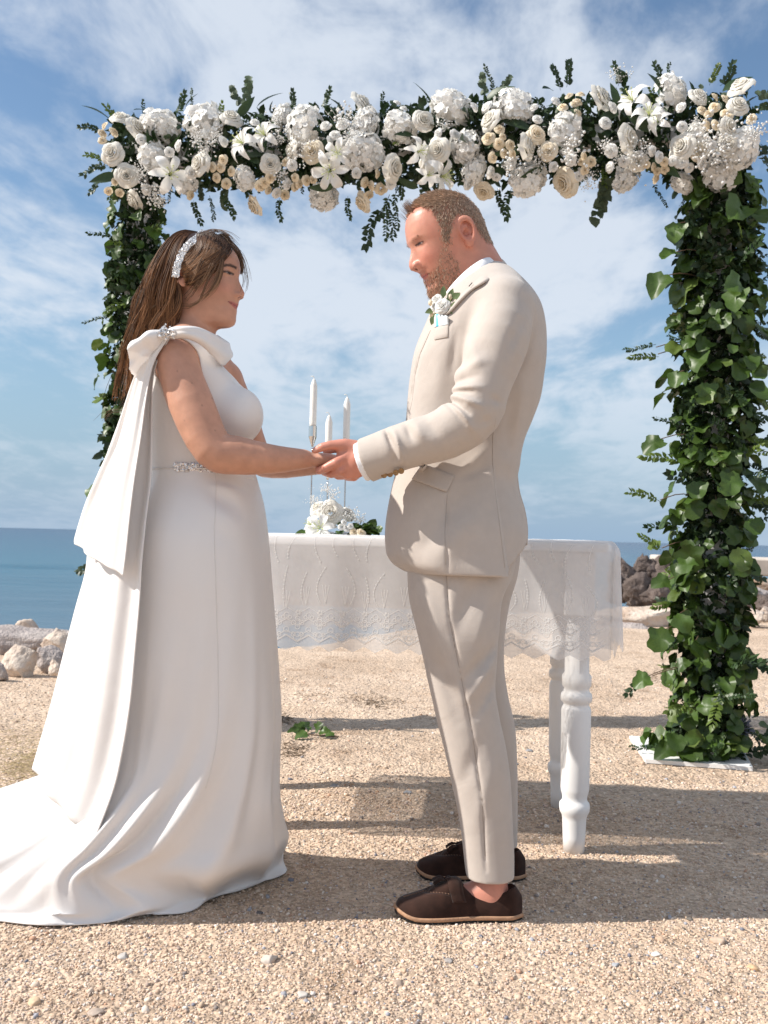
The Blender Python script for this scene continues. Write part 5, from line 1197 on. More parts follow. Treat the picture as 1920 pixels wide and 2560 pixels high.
def lily_core():
    b = MB(); r = random.Random(4)
    for k in range(6):
        a = k * 1.047 + .3; e = np.array([.28 * math.cos(a), .28 * math.sin(a), .55]); b.tube(spline([(0, 0, 0), e * .5 + np.array([0, 0, .1]), e], 5), .014, 4); b.add(ico()[0] * np.array([.05, .03, .02]) + e, ico()[1])
    b.tube([(0, 0, 0), (.02, 0, .62)], .02, 5)
    V = np.concatenate(b.v); me = bpy.data.meshes.new('lily_core'); me_fill(me, V, b.f); me.materials.append(ANTH); return me
LCORE = lily_core()
def hydrangea_mesh(seed):
    r = np.random.default_rng(seed); b = MB(); n = 105; ax = np.array([1.0, r.uniform(.82, 1.0), .80]); lump = r.normal(size=(6, 3)); lump /= np.linalg.norm(lump, axis=1)[:, None]
    for i in range(n):
        z = 1 - 1.6 * (i + .5) / n; a = i * 2.39996 + r.normal() * .25; s_ = math.sqrt(max(0, 1 - z * z)); d = np.array([s_ * math.cos(a), s_ * math.sin(a), z]); d = d + r.normal(size=3) * .12; d /= np.linalg.norm(d)
        nn_ = d + r.normal(size=3) * .35; q = Vector(nn_).to_track_quat('Z', 'Y').to_matrix(); R = np.array(q); R = R @ np.array(Matrix.Rotation(r.random() * 6.28, 3, 'Z')); sz = r.uniform(.20, .31)
        bul = .86 + .16 * max(0, (lump @ d).max() - .55) / .45 - .12 * r.random() ** 2
        for k in range(4):
            c, s2 = math.cos(k * 1.5708), math.sin(k * 1.5708); e = r.normal() * .12
            L = np.array([(.03, 0, 0), (.42, -.50, .12), (.85, -.38, .06 + e), (1.02, 0, e), (.85, .38, .06 + e), (.42, .50, .12), (.55, 0, -.03)]) * sz
            L = L @ np.array([[c, s2, 0], [-s2, c, 0], [0, 0, 1]]); b.add((L @ R.T + d * bul) * ax, [(0, 1, 6), (1, 2, 6), (2, 3, 6), (3, 4, 6), (4, 5, 6), (5, 0, 6)])
    b.add(ico()[0] * .76 * ax, ico()[1])
    me = bpy.data.meshes.new('hydrangea'); me_fill(me, np.concatenate(b.v), b.f); me.materials.append(PETALW); return me
HYD = [hydrangea_mesh(k) for k in range(5)]
def gyp_mesh(seed, n=70):
    r = np.random.default_rng(seed); V0, F0 = ico(); b = MB()
    for i in range(n):
        p = r.normal(size=3) * np.array([.42, .42, .25]); p[2] += .35; b.add(V0 * r.uniform(.035, .075) + p, F0)
    for i in range(18):
        p = r.normal(size=3) * np.array([.4, .4, .2]); p[2] += .35; b.tube([(0, 0, -.3), p * .5 + r.normal(size=3) * .05, p], .008, 3)
    me = bpy.data.meshes.new('babys_breath'); me_fill(me, np.concatenate(b.v), b.f); me.materials.append(TINY); return me
GYP = [gyp_mesh(k) for k in range(3)]
def ivy_mesh(seed, m_):
    """a curled heart-shaped leaf with shallow lobes"""
    r = random.Random(seed); n = 22; lob = r.uniform(.06, .20); cup = r.uniform(-.5, .9); fold = r.uniform(.0, .55); tw = r.uniform(-.6, .6); asym = r.uniform(-.08, .08); wv = r.uniform(.03, .09); tip = r.uniform(.10, .30)
    V = [(0, .32, 0)]
    z = lambda x, y: fold * abs(x) * (.5 + abs(x)) - cup * (y - .35) * abs(y - .35) * .6 + tw * x * y - .25 * max(0, y - .6) + wv * math.sin(8 * x + 6 * y + seed)
    for rad in (.5, 1.0):
        for k in range(n):
            a = 2 * math.pi * k / n; rr = .46 * (1 + lob * math.cos(5 * a + math.pi) * (1 if rad == 1 else .5)) * (1 + asym * math.sin(a)); 
            if abs(((a + math.pi) % (2 * math.pi)) - math.pi) < .5: rr += tip * (1 - abs(((a + math.pi) % (2 * math.pi)) - math.pi) / .5)
            if abs(a - math.pi) < .35: rr -= .16 * (1 - abs(a - math.pi) / .35)
            x, y = rr * rad * math.sin(a) * 1.08, .36 + rr * rad * math.cos(a); V.append((x, y, z(x, y)))
    V[0] = (0, .36, z(0, .36)); F = [(0, 1 + k, 1 + (k + 1) % n) for k in range(n)] + [(1 + k, 1 + n + k, 1 + n + (k + 1) % n, 1 + (k + 1) % n) for k in range(n)]
    V = np.array(V) ; me = bpy.data.meshes.new('ivy_leaf'); me_fill(me, V, F); me.materials.append(m_); return me
IVY = [ivy_mesh(k, IVYM) for k in range(8)] + [ivy_mesh(40 + k, IVYL) for k in range(2)]
def sprig_mesh(name, seed, n=9, L=1.0, lw=.085, ll=.24, m_=LEAFD, droop=.3, alt=True):
    r = random.Random(seed); b = MB(); t = np.linspace(0, 1, 8); P = np.stack([.12 * np.sin(t * 3 + seed), t * L, -droop * t ** 2], 1); b.tube(P, .010 * (1 - .6 * t), 3)
    for k in range(n):
        u = .12 + .88 * k / (n - 1); c = np.array([np.interp(u, t, P[:, i]) for i in range(3)])
        for sgn in ((-1, 1) if not alt or k == n - 1 else ((-1,) if k % 2 else (1,))) if alt else (-1, 1):
            V, F = leaf_vf(ll * r.uniform(.75, 1.15), lw * r.uniform(.8, 1.2), .2, 4); a = sgn * r.uniform(.6, 1.2) if k < n - 1 else sgn * .3
            R = np.array(Euler((r.uniform(-.5, .5), r.uniform(-.6, .6), -a)).to_matrix()); b.add(V @ R.T + c, F)
    me = bpy.data.meshes.new(name); me_fill(me, np.concatenate(b.v), b.f); me.materials.append(m_); return me
SPRIG = [sprig_mesh('sprig', k, 10, 1.0, .075, .22, LEAFD, alt=False) for k in range(3)]; EUC = [sprig_mesh('eucalyptus_sprig', 10 + k, 8, 1.0, .13, .26, EUCA, alt=False) for k in range(2)]; FINE = [sprig_mesh('fine_sprig', 20 + k, 14, 1.0, .035, .13, LEAFD, .15, alt=False) for k in range(2)]; YSP = [sprig_mesh('young_sprig', 30 + k, 11, 1.0, .06, .20, IVYL, .2, alt=False) for k in range(2)]
def orient(p, nrm, s, twist, tilt=None):
    q = Vector(nrm).to_track_quat('Z', 'Y').to_matrix().to_4x4() @ Matrix.Rotation(twist, 4, 'Z')
    return Matrix.Translation(Vector(p)) @ q @ Matrix.Diagonal((s, s, s, 1) if not hasattr(s, '__len__') else (*s, 1))
def orient_y(p, ydir, zdir, s):
    y = Vector(ydir).normalized(); z = Vector(zdir); z = (z - y * z.dot(y)).normalized(); x = y.cross(z); M = Matrix((x, y, z)).transposed().to_4x4()
    return Matrix.Translation(Vector(p)) @ M @ Matrix.Diagonal((s, s, s, 1))
def put_rose(parent, p, nrm, s, ivory=False, r=rnd):
    M = orient(p, nrm, s, r.random() * 6.28); o = link('rose', r.choice(ROSEI if ivory else ROSES), parent, None, M)
    for k in range(5):
        pm = M @ Matrix.Rotation(k * 1.2566 + r.uniform(-.15, .15), 4, 'Z') @ Matrix.Rotation(r.uniform(-.15, .15), 4, 'Y'); link('petal', OPETI if ivory else OPET, o, None, pm)
    return o
def put_lily(parent, p, nrm, s, r=rnd):
    M = orient(p, nrm, s, r.random() * 6.28); o = link('lily', LCORE, parent, None, M)
    for k in range(6): link('petal', LPET, o, None, M @ Matrix.Rotation(k * 1.0472 + r.uniform(-.1, .1), 4, 'Z') @ Matrix.Rotation(r.uniform(-.12, .12) + (.12 if k % 2 else 0), 4, 'Y') @ Matrix.Diagonal((1, 1 if k % 2 else .8, 1, 1)))
    return o

# ---- buttonhole flowers and pocket square on the jacket
def boutonniere():
    GR = mat('sage_leaf', (.16, .22, .09), .5, var=.2, vscale=60, trans=.15)
    sm = MB(); sm.tube([on_j(1110, 758, .008, 2.27), on_j(1092, 780, .010, 2.27), on_j(1077, 803, .012, 2.27)], .003, 6); o = sm.build('boutonniere', GR, jack)
    for (px, py, L, dx, dz) in ((1115, 758, .045, .6, .7), (1122, 752, .04, .3, 1), (1125, 765, .045, 1, .25), (1118, 775, .04, .8, -.2), (1085, 775, .03, -.9, -.3), (1108, 745, .038, .0, 1), (1085, 790, .03, -.3, -1), (1132, 748, .03, .9, .9)):
        bl = MB(); V, F = leaf_vf(L * .8, .008, .2, 5); y = Vector((dx, -.25, dz)).normalized(); z = Vector((0, -1, .2)); x = y.cross(z).normalized(); z = x.cross(y); R = np.array(Matrix((x, y, z)).transposed()); bl.add(V @ R.T + on_j(px, py, .012, 2.27), F); bl.build('leaf', GR, o)
    for (px, py, s) in ((1094, 752, .016), (1106, 766, .019), (1090, 766, .013)):
        p = on_j(px, py, .024, 2.27); link('rosebud', LISI[0], o, None, orient(p, (-.5, -.8, .25), s * 1.25, px))
    for (px, py) in ((1080, 770), (1076, 757), (1079, 788), (1126, 742)):
        p = on_j(px, py, .014, 2.27); g = MB(); g.add(ico()[0] * np.array([.006, .006, .009]), ico()[1]); q = g.build('berry', CREAM, None); q.matrix_world = Matrix.Translation(p); q.parent = o; q.matrix_parent_inverse = PINV(o)
    # folded silk square
    BL = bpy.data.materials.new('silk_square'); BL.use_nodes = True; N = BL.node_tree.nodes; Lk = BL.node_tree.links; bs = N['Principled BSDF']; bs.inputs['Roughness'].default_value = .45
    at = N.new('ShaderNodeAttribute'); at.attribute_name = 'Col'; Lk.new(at.outputs['Color'], bs.inputs['Base Color'])
    P = []; Cc = []
    for i in range(12):
        for j in range(8):
            u, v = i / 11, j / 7; px = 1085 + 36 * u; py = 818 - v * (34 - 10 * abs(u - .3)) - 6 * u * (1 - v); p = on_j(px, py, .004 + .010 * math.sin(u * 9) ** 2 * v + .006 * v, 2.27); P.append(p); Cc.append((.08, .50, .72) if .12 < u < .30 else (.62, .78, .88) if .55 < u < .75 and v < .6 else (.80, .84, .86))
    sq = mk('pocket_square', np.array(P), grid_faces(12, 8), True, np.array(Cc), BL, jack); m = sq.modifiers.new('t', 'SOLIDIFY'); m.thickness = .002
boutonniere()

# ------------------------------------------------------------------ table
TFR = np.array([0.584, 2.745]); E1 = np.array([-0.9945, 0.104]); E2 = np.array([0.104, 0.9945]); TL, TD, ZT = 1.25, 0.47, 0.918
def TP(p, q, z): v = TFR + E1 * p + E2 * q; return np.array([v[0], v[1], z])
TROT = np.array([[-E1[0], E2[0], 0], [-E1[1], E2[1], 0], [0, 0, 1]])
WPAINT = mat('white_painted_wood', (0.82, 0.81, 0.80), .5, var=.02, vscale=8, spec=.3, bump=.03, bscale=60)
table = empty('table', tuple(TP(TL / 2, TD / 2, 0))); tag(table, 'white wooden table with turned legs behind the couple', 'table')
def tbox(name, p0, p1, q0, q1, z0, z1, bev=.004):
    b = MB(); c = TP((p0 + p1) / 2, (q0 + q1) / 2, (z0 + z1) / 2); b.box(c, ((p1 - p0) / 2, (q1 - q0) / 2, (z1 - z0) / 2), TROT, bev); return b.build(name, WPAINT, table, False)
tbox('tabletop', -.075, TL + .075, -.075, TD + .075, ZT - .03, ZT)
for nm, a in (('apron', (.0, TL, -.012, .012)), ('apron', (.0, TL, TD - .012, TD + .012)), ('apron', (-.012, .012, .013, TD - .013)), ('apron', (TL - .012, TL + .012, .013, TD - .013))): tbox(nm, *a, ZT - .215, ZT - .031)
prof = [(.0305, 0), (.033, .05), (.0350, .098), (.0360, .104), (.0380, .112), (.0435, .122), (.0448, .134), (.0435, .146), (.0375, .152), (.036, .160), (.037, .168), (.0405, .180), (.0420, .19), (.0430, .30), (.0438, .42), (.041, .428), (.037, .434), (.038, .440), (.0455, .447), (.0465, .458), (.0445, .468), (.038, .474), (.037, .484), (.043, .492), (.043, .52), (.036, .53), (.036, ZT - .031)]
for p, q in ((0, 0), (0, TD), (TL, 0), (TL, TD)):
    b = MB(); b.lathe(prof, TP(p, q, 0), 24); leg = b.build('leg', WPAINT, table)
    b = MB(); b.box(TP(p, q, ZT - .125), (.044, .044, .094), TROT, .004); b.build('leg_block', WPAINT, leg, False)

# ------------------------------------------------------------------ lace tablecloth
OV, DROP = .084, .345
def cloth_pt(a, c, off=0.0):
    """a,c: place on the flat cloth measured from the table's corner edges; past an edge it hangs"""
    x0, x1, y0, y1 = -OV, TL + OV, -OV, TD + OV
    dx = (x0 - a) if a < x0 else (a - x1 if a > x1 else 0.0); dy = (y0 - c) if c < y0 else (c - y1 if c > y1 else 0.0)
    sx = -1 if a < x0 else 1; sy = -1 if c < y0 else 1; px = min(max(a, x0), x1); py = min(max(c, y0), y1); z = ZT + .004
    if dx == 0 and dy == 0: return TP(px, py, z + off + .0015 * math.sin(a * 40) * math.sin(c * 33))
    r = math.hypot(dx, dy) if dx and dy else dx + dy
    k = min(r / .02, 1.0); fl = .010 + .014 * k
    if dx and dy:
        ang = math.atan2(dy, dx); s = math.sin(2 * ang); ox = math.cos(ang); oy = math.sin(ang); out = fl + s * (.055 * r); zz = r * (1 - .10 * s)
        return TP(px + sx * (out * ox + off), py + sy * (out * oy + off), z - zz)
    w = (.006 * math.sin(a * 16 + 1) + .004 * math.sin(a * 37)) * min(r / .3, 1) if dy else (.008 * math.sin(c * 19)) * min(r / .3, 1)
    if dy: return TP(px, py + sy * (fl * .6 + .02 * r + w + off), z - r + .003 * (1 - k))
    return TP(px + sx * (fl * .6 + .02 * r + w + off), py, z - r + .003 * (1 - k))
LACE = bpy.data.materials.new('sheer_lace'); LACE.use_nodes = True
def lace_mat():
    nt = LACE.node_tree; N = nt.nodes; L = nt.links; b = N['Principled BSDF']; b.inputs['Base Color'].default_value = (.90, .89, .89, 1); b.inputs['Roughness'].default_value = .8; b.inputs['Specular IOR Level'].default_value = .15
    tr = N.new('ShaderNodeBsdfTranslucent'); tr.inputs[0].default_value = (.90, .89, .89, 1); mx = N.new('ShaderNodeMixShader'); mx.inputs[0].default_value = .30; L.new(b.outputs[0], mx.inputs[1]); L.new(tr.outputs[0], mx.inputs[2])
    tp = N.new('ShaderNodeBsdfTransparent'); m2 = N.new('ShaderNodeMixShader'); tc = N.new('ShaderNodeTexCoord'); n = N.new('ShaderNodeTexNoise'); n.inputs['Scale'].default_value = 14; L.new(tc.outputs['Object'], n.inputs['Vector'])
    mr = N.new('ShaderNodeMapRange'); L.new(n.outputs['Fac'], mr.inputs[0]); mr.inputs[1].default_value = .3; mr.inputs[2].default_value = .7; mr.inputs[3].default_value = .44; mr.inputs[4].default_value = .30
    L.new(mr.outputs[0], m2.inputs[0]); L.new(mx.outputs[0], m2.inputs[1]); L.new(tp.outputs[0], m2.inputs[2]); L.new(m2.outputs[0], N['Material Output'].inputs[0])
lace_mat()
def tablecloth():
    root = empty('tablecloth', tuple(TP(TL / 2, TD / 2, ZT))); tag(root, 'sheer white lace tablecloth with scalloped hem over the table', 'tablecloth')
    per = .066; amp = .017
    As = np.concatenate([np.linspace(-OV - DROP, -OV, 46)[:-1], np.linspace(-OV, TL + OV, 172), np.linspace(TL + OV, TL + OV + DROP, 46)[1:]])
    Cs = np.concatenate([np.linspace(-OV - DROP, -OV, 22)[:-1], np.linspace(-OV, TD + OV, 12), np.linspace(TD + OV, TD + OV + DROP, 14)[1:]])
    tri = lambda t: abs(((t / per) % 1) * 2 - 1)
    V = []
    for a in As:
        for c in Cs:
            # scallops: pull the rim in and out
            aa, cc = a, c; e = tri(a) * amp; f_ = tri(c) * amp
            ty = max(0, min(1, ((-OV - c) / DROP))) if c < -OV else (max(0, min(1, (c - TD - OV) / DROP)) if c > TD + OV else 0)
            tx = max(0, min(1, ((-OV - a) / DROP))) if a < -OV else (max(0, min(1, (a - TL - OV) / DROP)) if a > TL + OV else 0)
            if ty > .6: cc += (-1 if c < 0 else 1) * (e - amp) * (ty - .6) / .4
            if tx > .6: aa += (-1 if a < 0 else 1) * (f_ - amp) * (tx - .6) / .4
            if tx > 0 and ty > 0:       # rounded corner
                k = max(tx, ty); rr = math.hypot(tx, ty); q = 1 - .26 * (rr / 1.414) ** 2 if rr > 0 else 1; aa = (-OV if a < 0 else TL + OV) + (aa - (-OV if a < 0 else TL + OV)) * q; cc = (-OV if c < 0 else TD + OV) + (cc - (-OV if c < 0 else TD + OV)) * q
            V.append(cloth_pt(aa, cc))
    mk('cloth', np.array(V), grid_faces(len(As), len(Cs)), True, None, LACE, root)
    # embroidery: beaded stems, scroll rosettes and the doubled zigzag border
    e = MB(); r = random.Random(5); on = lambda a, d, o=.0007: cloth_pt(a, -OV - d, o)
    def rib(path, w):
        P = np.array(path, float); T = np.gradient(P, axis=0); T /= np.linalg.norm(T, axis=1)[:, None] + 1e-9; Nn = np.stack([-T[:, 1], T[:, 0]], 1); V = []
        for p, n_ in zip(P, Nn): V += [on(*(p - n_ * w)), on(*(p + n_ * w))]
        e.add(V, [(2 * i, 2 * i + 1, 2 * i + 3, 2 * i + 2) for i in range(len(P) - 1)])
    def dot(a_, d_, s_): e.add([on(a_ + s_ * math.cos(t), d_ + s_ * math.sin(t), .0009) for t in np.arange(6) * 1.0472], [(0, 1, 2, 3, 4, 5)])
    a = -.03
    while a < TL + OV - .02:
        lean = r.uniform(-.03, .03); d0 = r.uniform(.0, .02); d1 = d0 + r.uniform(.05, .08); f1 = lambda t: (a + lean * t + .008 * math.sin(t * 3), d0 + (d1 - d0) * t)
        rib([f1(t) for t in np.linspace(0, 1, 6)], .0007)
        for t in np.linspace(.5, 1, 4): dot(*f1(t), .0030)
        e0 = r.uniform(.09, .13); e1 = r.uniform(.20, .225); bend = r.uniform(.01, .035) * r.choice((-1, 1)); f2 = lambda t: (a + .02 + bend * math.sin(t * 2.6), e0 + (e1 - e0) * t)
        rib([f2(t) for t in np.linspace(0, 1, 9)], .0008)
        for t in np.linspace(.05, .75, 8): dot(*f2(t), .0028)
        for sgn in (-1, 0, 1): rib([(a + .02 + sgn * .010 * (1 - t), e1 - .055 + .055 * t) for t in (0, .5, 1)], .0007)
        a += .058
    def ring(ca, cd, rr, w=.0011, n=12): rib([(ca + rr * math.cos(t), cd + rr * math.sin(t)) for t in np.linspace(0, 6.283, n)], w)
    a = -OV + per * .5
    while a < TL + OV - .01:
        a0 = (math.floor(a / per) + .5) * per
        for (dx, dd, rr) in ((0, .262, .011), (-.012, .262, .007), (.012, .262, .007), (0, .250, .007), (0, .274, .007), (0, .302, .012), (-.012, .296, .006), (.012, .296, .006), (.5 * per, .240, .008), (.5 * per - .010, .246, .005), (.5 * per + .010, .246, .005), (.5 * per, .282, .008)): ring(a0 + dx, dd, rr)
        for sgn in (-1, 1):
            for (dd, w) in ((.318, .0020), (.304, .0010), (.270, .0014), (.236, .0010)): rib([(a0 + sgn * per * .5 * t, dd - .020 * t) for t in np.linspace(0, 1, 5)], w)
        for m in range(5): dot(a0 + .006 * math.cos(m * 1.2566), .232 + .006 * math.sin(m * 1.2566), .0035)
        a += per
    e.build('embroidery', mat('white_thread', (.90, .89, .88), .8, trans=.45), root)
tablecloth()

# ------------------------------------------------------------------ candles
SILVER = mat('polished_silver', (.72, .70, .68), .14, metal=1.0); WAX = mat('white_wax', (.86, .84, .80), .4, spec=.4, trans=.15); WICK = mat('cotton_wick', (.75, .72, .66), .9)
for i, (px, ctop, cbot, Y, lab) in enumerate(((785, 956, 1078, 3.02, 'tallest'), (823, 1047, 1160, 2.99, 'shortest'), (868, 1002, 1125, 3.04, 'middle'))):
    top = W(px, ctop, Y); bot = W(px, cbot, Y); x, y = top[0], top[1]; r = .0113; z0, z1 = bot[2], top[2]
    cs = empty('candlestick', (x, y, ZT + .006)); pos = ('leftmost of the three', 'middle of the three', 'rightmost of the three')[i]
    tag(cs, 'slim silver candlestick on the table, ' + pos, 'candlestick', 'candlesticks on the table')
    b = MB(); b.lathe([(.034, 0), (.035, .003), (.030, .006), (.008, .010), (.004, .016), (.0028, .03), (.0028, z0 - ZT - .075), (.0034, z0 - ZT - .062)], (x, y, ZT + .006), 16); b.build('stem', SILVER, cs)
    b = MB(); b.lathe([(.0034, -.052), (.0045, -.046), (.013, -.020), (.0135, -.018), (.0135, .016), (.0122, .016), (.0122, -.002)], (x, y, z0), 18); b.build('cup', SILVER, cs, False)
    cd = empty('candle', (x, y, z0)); tag(cd, 'unlit white taper candle, %s of the three candles' % lab, 'candle', 'unlit candles')
    b = MB(); b.lathe([(r * .96, 0), (r, .03), (r, z1 - z0 - .012), (r * .82, z1 - z0 - .004), (r * .45, z1 - z0 + .008), (r * .1, z1 - z0 + .013)], (x, y, z0), 18); b.build('wax', WAX, cd)
    b = MB(); b.tube(spline([(x, y, z1 + .011), (x - .001, y, z1 + .018), (x - .007, y, z1 + .021), (x - .011, y, z1 + .019)], 7), .0011, 4); b.build('wick', WICK, cd)

# ------------------------------------------------------------------ flower arrangement on the table
def arrangement():
    root = empty('flower_arrangement', tuple(W(835, 1335, 2.97)[:2]) + (ZT + .006,)); tag(root, 'white rose and lily arrangement lying on the table beside the candles', 'flowers')
    Y = 2.95; r = random.Random(12)
    put_rose(root, W(826, 1282, Y), (-.05, -1, .25), .046, False, r)
    put_rose(root, W(868, 1286, Y + .02), (.4, -.7, .5), .030, False, r); put_rose(root, W(795, 1272, Y + .03), (-.5, -.5, .6), .034, False, r)
    put_lily(root, W(800, 1322, Y - .03), (-.1, -1, .25), .060, r); put_lily(root, W(780, 1312, Y), (-.8, -.6, .3), .042, r)
    for px, py, s in ((852, 1318, .012), (866, 1322, .013), (884, 1330, .016), (902, 1333, .018), (860, 1306, .011), (876, 1316, .012)): link('bud', SPRAY[0] if s > .015 else LISI[1], root, None, orient(W(px, py, Y - .04), (.3, -.8, .4), s, r.random() * 6))
    for px, py, s in ((880, 1295, .04), (830, 1240, .035), (785, 1255, .03), (815, 1225, .025), (900, 1305, .03)): link('babys_breath', r.choice(GYP), root, None, orient(W(px, py, Y), (r.uniform(-.3, .3), -.5, .8), s, r.random() * 6))['kind'] = 'stuff'
    for k in range(26):
        px = r.uniform(840, 945); py = r.uniform(1322, 1337) - (945 - px) * .12 * r.random(); link('leaf', r.choice(IVY[:8]), root, None, orient_y(W(px, py, Y - .02 * r.random()), (r.uniform(-.2, 1), r.uniform(-.7, .1), r.uniform(-.1, .3)), (r.uniform(-.4, .4), -.6, .8), r.uniform(.022, .040)))
    for px, py in ((765, 1335), (775, 1336)): link('leaf', IVY[1], root, None, orient_y(W(px, py, Y - .02), (-1, -.2, 0), (0, -.4, 1), .04))
arrangement()

# ------------------------------------------------------------------ the flower arch
arch = empty('flower_arch', (0.13, 4.2, 0.0)); tag(arch, 'tall rectangular arch with white flowers on top and ivy-wrapped posts', 'arch')
BL0, BL1 = W(325, 392, 4.42), W(1800, 335, 4.00)              # beam axis, left and right end
def beam_at(px):
    t = (px - 325) / (1800 - 325); return BL0 * (1 - t) + BL1 * t
PR0 = G(1752, 1893); PL0 = np.array([W(352, 700, 4.40)[0], 4.40, 0.0]); PR1 = np.array([BL1[0] + .005, 4.0, BL1[2]]); PL1 = np.array([W(352, 392, 4.41)[0], 4.41, BL0[2]])
PR0 = np.array([PR1[0] - .02, 4.0, 0.0])
ang = math.atan2(BL1[1] - BL0[1], BL1[0] - BL0[0]); RZ = np.array(Matrix.Rotation(ang, 3, 'Z'))
b = MB(); c = (BL0 + BL1) / 2; b.box(c, (np.linalg.norm(BL1 - BL0) / 2 + .05, .045, .045), RZ, .003); b.build('beam', WPAINT, arch, False)
for nm, a0, a1 in (('post', PL0, PL1), ('post', PR0, PR1)):
    b = MB(); b.box((a0 + a1) / 2 + np.array([0, 0, -.022]), (.05, .05, (a1[2]) / 2 - .024), RZ, .003); b.build(nm, WPAINT, arch, False)
def plate(corners):
    P = [G(*c) for c in corners]; V = np.array([[p[0], p[1], .004] for p in P] + [[p[0], p[1], .020] for p in P]); F = [(3, 2, 1, 0), (4, 5, 6, 7)] + [(i, (i + 1) % 4, (i + 1) % 4 + 4, i + 4) for i in range(4)]
    return V, F
CHIP = bpy.data.materials.new('chipped_white_board'); CHIP.use_nodes = True
def chip():
    N = CHIP.node_tree.nodes; L = CHIP.node_tree.links; b = N['Principled BSDF']; b.inputs['Roughness'].default_value = .55; tc = N.new('ShaderNodeTexCoord'); n = N.new('ShaderNodeTexNoise'); n.inputs['Scale'].default_value = 16; n.inputs['Detail'].default_value = 8; n.inputs['Roughness'].default_value = .7; L.new(tc.outputs['Object'], n.inputs['Vector'])
    r = N.new('ShaderNodeValToRGB'); L.new(n.outputs['Fac'], r.inputs[0]); r.color_ramp.elements[0].position = .30; r.color_ramp.elements[0].color = (.30, .22, .15, 1); r.color_ramp.elements[1].position = .36; r.color_ramp.elements[1].color = (.80, .79, .77, 1); L.new(r.outputs[0], b.inputs['Base Color'])
chip()
V, F = plate([(1573, 1850), (1614, 1910), (1882, 1930), (1850, 1868)]); mk('base_plate', V, F, False, None, CHIP, arch)
o0 = V[:4].mean(0); V2 = V.copy(); V2[:, :2] += (PL0 - o0)[:2]; mk('base_plate', V2, F, False, None, CHIP, arch)

r6 = random.Random(66); q6 = np.random.default_rng(66)
def on_beam(px, py, sink=.0):
    A = beam_at(px); s = FPX / A[1]; ay = px_of(A[None])[0][1]; R = .235 - .012 * (1800 - px) / 1475; dz = np.clip((ay - py) / s, -R * 1.05, R * 1.05); bu = math.sqrt(max(R * R - dz * dz, .0016))
    p = W(px, py, A[1] - bu * 1.0 - .02 + sink); n = np.array([q6.normal() * .22, -bu - .04, dz * .9 + q6.normal() * .03]); return p, n / np.linalg.norm(n), s
A_ = lambda u, v: (230 + u * .5124, 180 + v * .5124); B_ = lambda u, v: (1060 + u * .5184, 150 + v * .5184)
hyd = [(A_, 340, 270, 85), (A_, 550, 250, 95), (A_, 1035, 270, 95), (A_, 1330, 390, 92), (A_, 1500, 270, 80), (A_, 300, 420, 66), (A_, 745, 520, 55), (A_, 1130, 610, 75), (A_, 465, 550, 45), (B_, 130, 235, 95), (B_, 430, 235, 97), (B_, 680, 345, 82), (B_, 1190, 160, 85), (B_, 200, 420, 72), (B_, 500, 580, 85), (B_, 970, 565, 72), (B_, 1525, 425, 90), (B_, 1250, 590, 55)]
ros = [(A_, 210, 275, 52, 0), (A_, 680, 230, 52, 0), (A_, 1310, 165, 64, 0), (A_, 100, 400, 52, 0), (A_, 170, 505, 52, 0), (A_, 530, 450, 56, 0), (A_, 870, 450, 45, 0), (A_, 1465, 470, 60, 0), (A_, 210, 625, 48, 0), (A_, 800, 650, 50, 1), (A_, 1325, 635, 50, 1), (A_, 1615, 240, 50, 0), (B_, 845, 190, 68, 0), (B_, 1530, 135, 60, 0), (B_, 490, 420, 60, 0), (B_, 70, 435, 56, 0), (B_, 975, 385, 66, 0), (B_, 1245, 420, 60, 0), (B_, 1465, 410, 52, 0), (B_, 685, 590, 66, 1), (B_, 290, 630, 48, 1), (B_, 15, 500, 40, 0)]
lil = [(A_, 740, 350, 84), (A_, 845, 310, 74), (A_, 380, 500, 92), (A_, 1160, 480, 92), (A_, 1200, 400, 72), (A_, 1590, 390, 70), (B_, 1010, 200, 92), (B_, 1085, 270, 80), (B_, 80, 560, 92), (B_, 1130, 300, 60), (A_, 1640, 500, 60)]
lis = [(A_, 240, 330, 28), (A_, 425, 360, 30), (A_, 285, 200, 35), (A_, 1185, 310, 28), (A_, 1160, 335, 24), (A_, 975, 455, 28), (A_, 900, 590, 28), (A_, 640, 340, 28), (A_, 1490, 155, 22), (A_, 1520, 180, 20), (B_, 530, 230, 24), (B_, 547, 288, 26), (B_, 240, 230, 28), (B_, 625, 515, 25), (B_, 350, 565, 22), (B_, 1280, 520, 25), (B_, 210, 200, 20), (A_, 1690, 300, 24)]
spr = [(A_, x, y, s) for x, y, s in ((65, 265, 20), (105, 295, 22), (50, 300, 20), (50, 335, 18), (640, 430, 22), (590, 465, 20), (680, 485, 20), (630, 465, 22), (608, 515, 20), (655, 545, 22), (870, 515, 22), (840, 540, 22), (990, 515, 18), (1010, 545, 20), (1045, 530, 22), (1080, 525, 18), (990, 560, 20), (940, 600, 22), (860, 575, 20), (820, 555, 25), (1330, 540, 22), (1365, 555, 22), (1410, 570, 28), (1350, 600, 22), (1390, 495, 20), (110, 535, 16), (80, 580, 18), (135, 590, 18), (945, 440, 18), (480, 600, 22))]
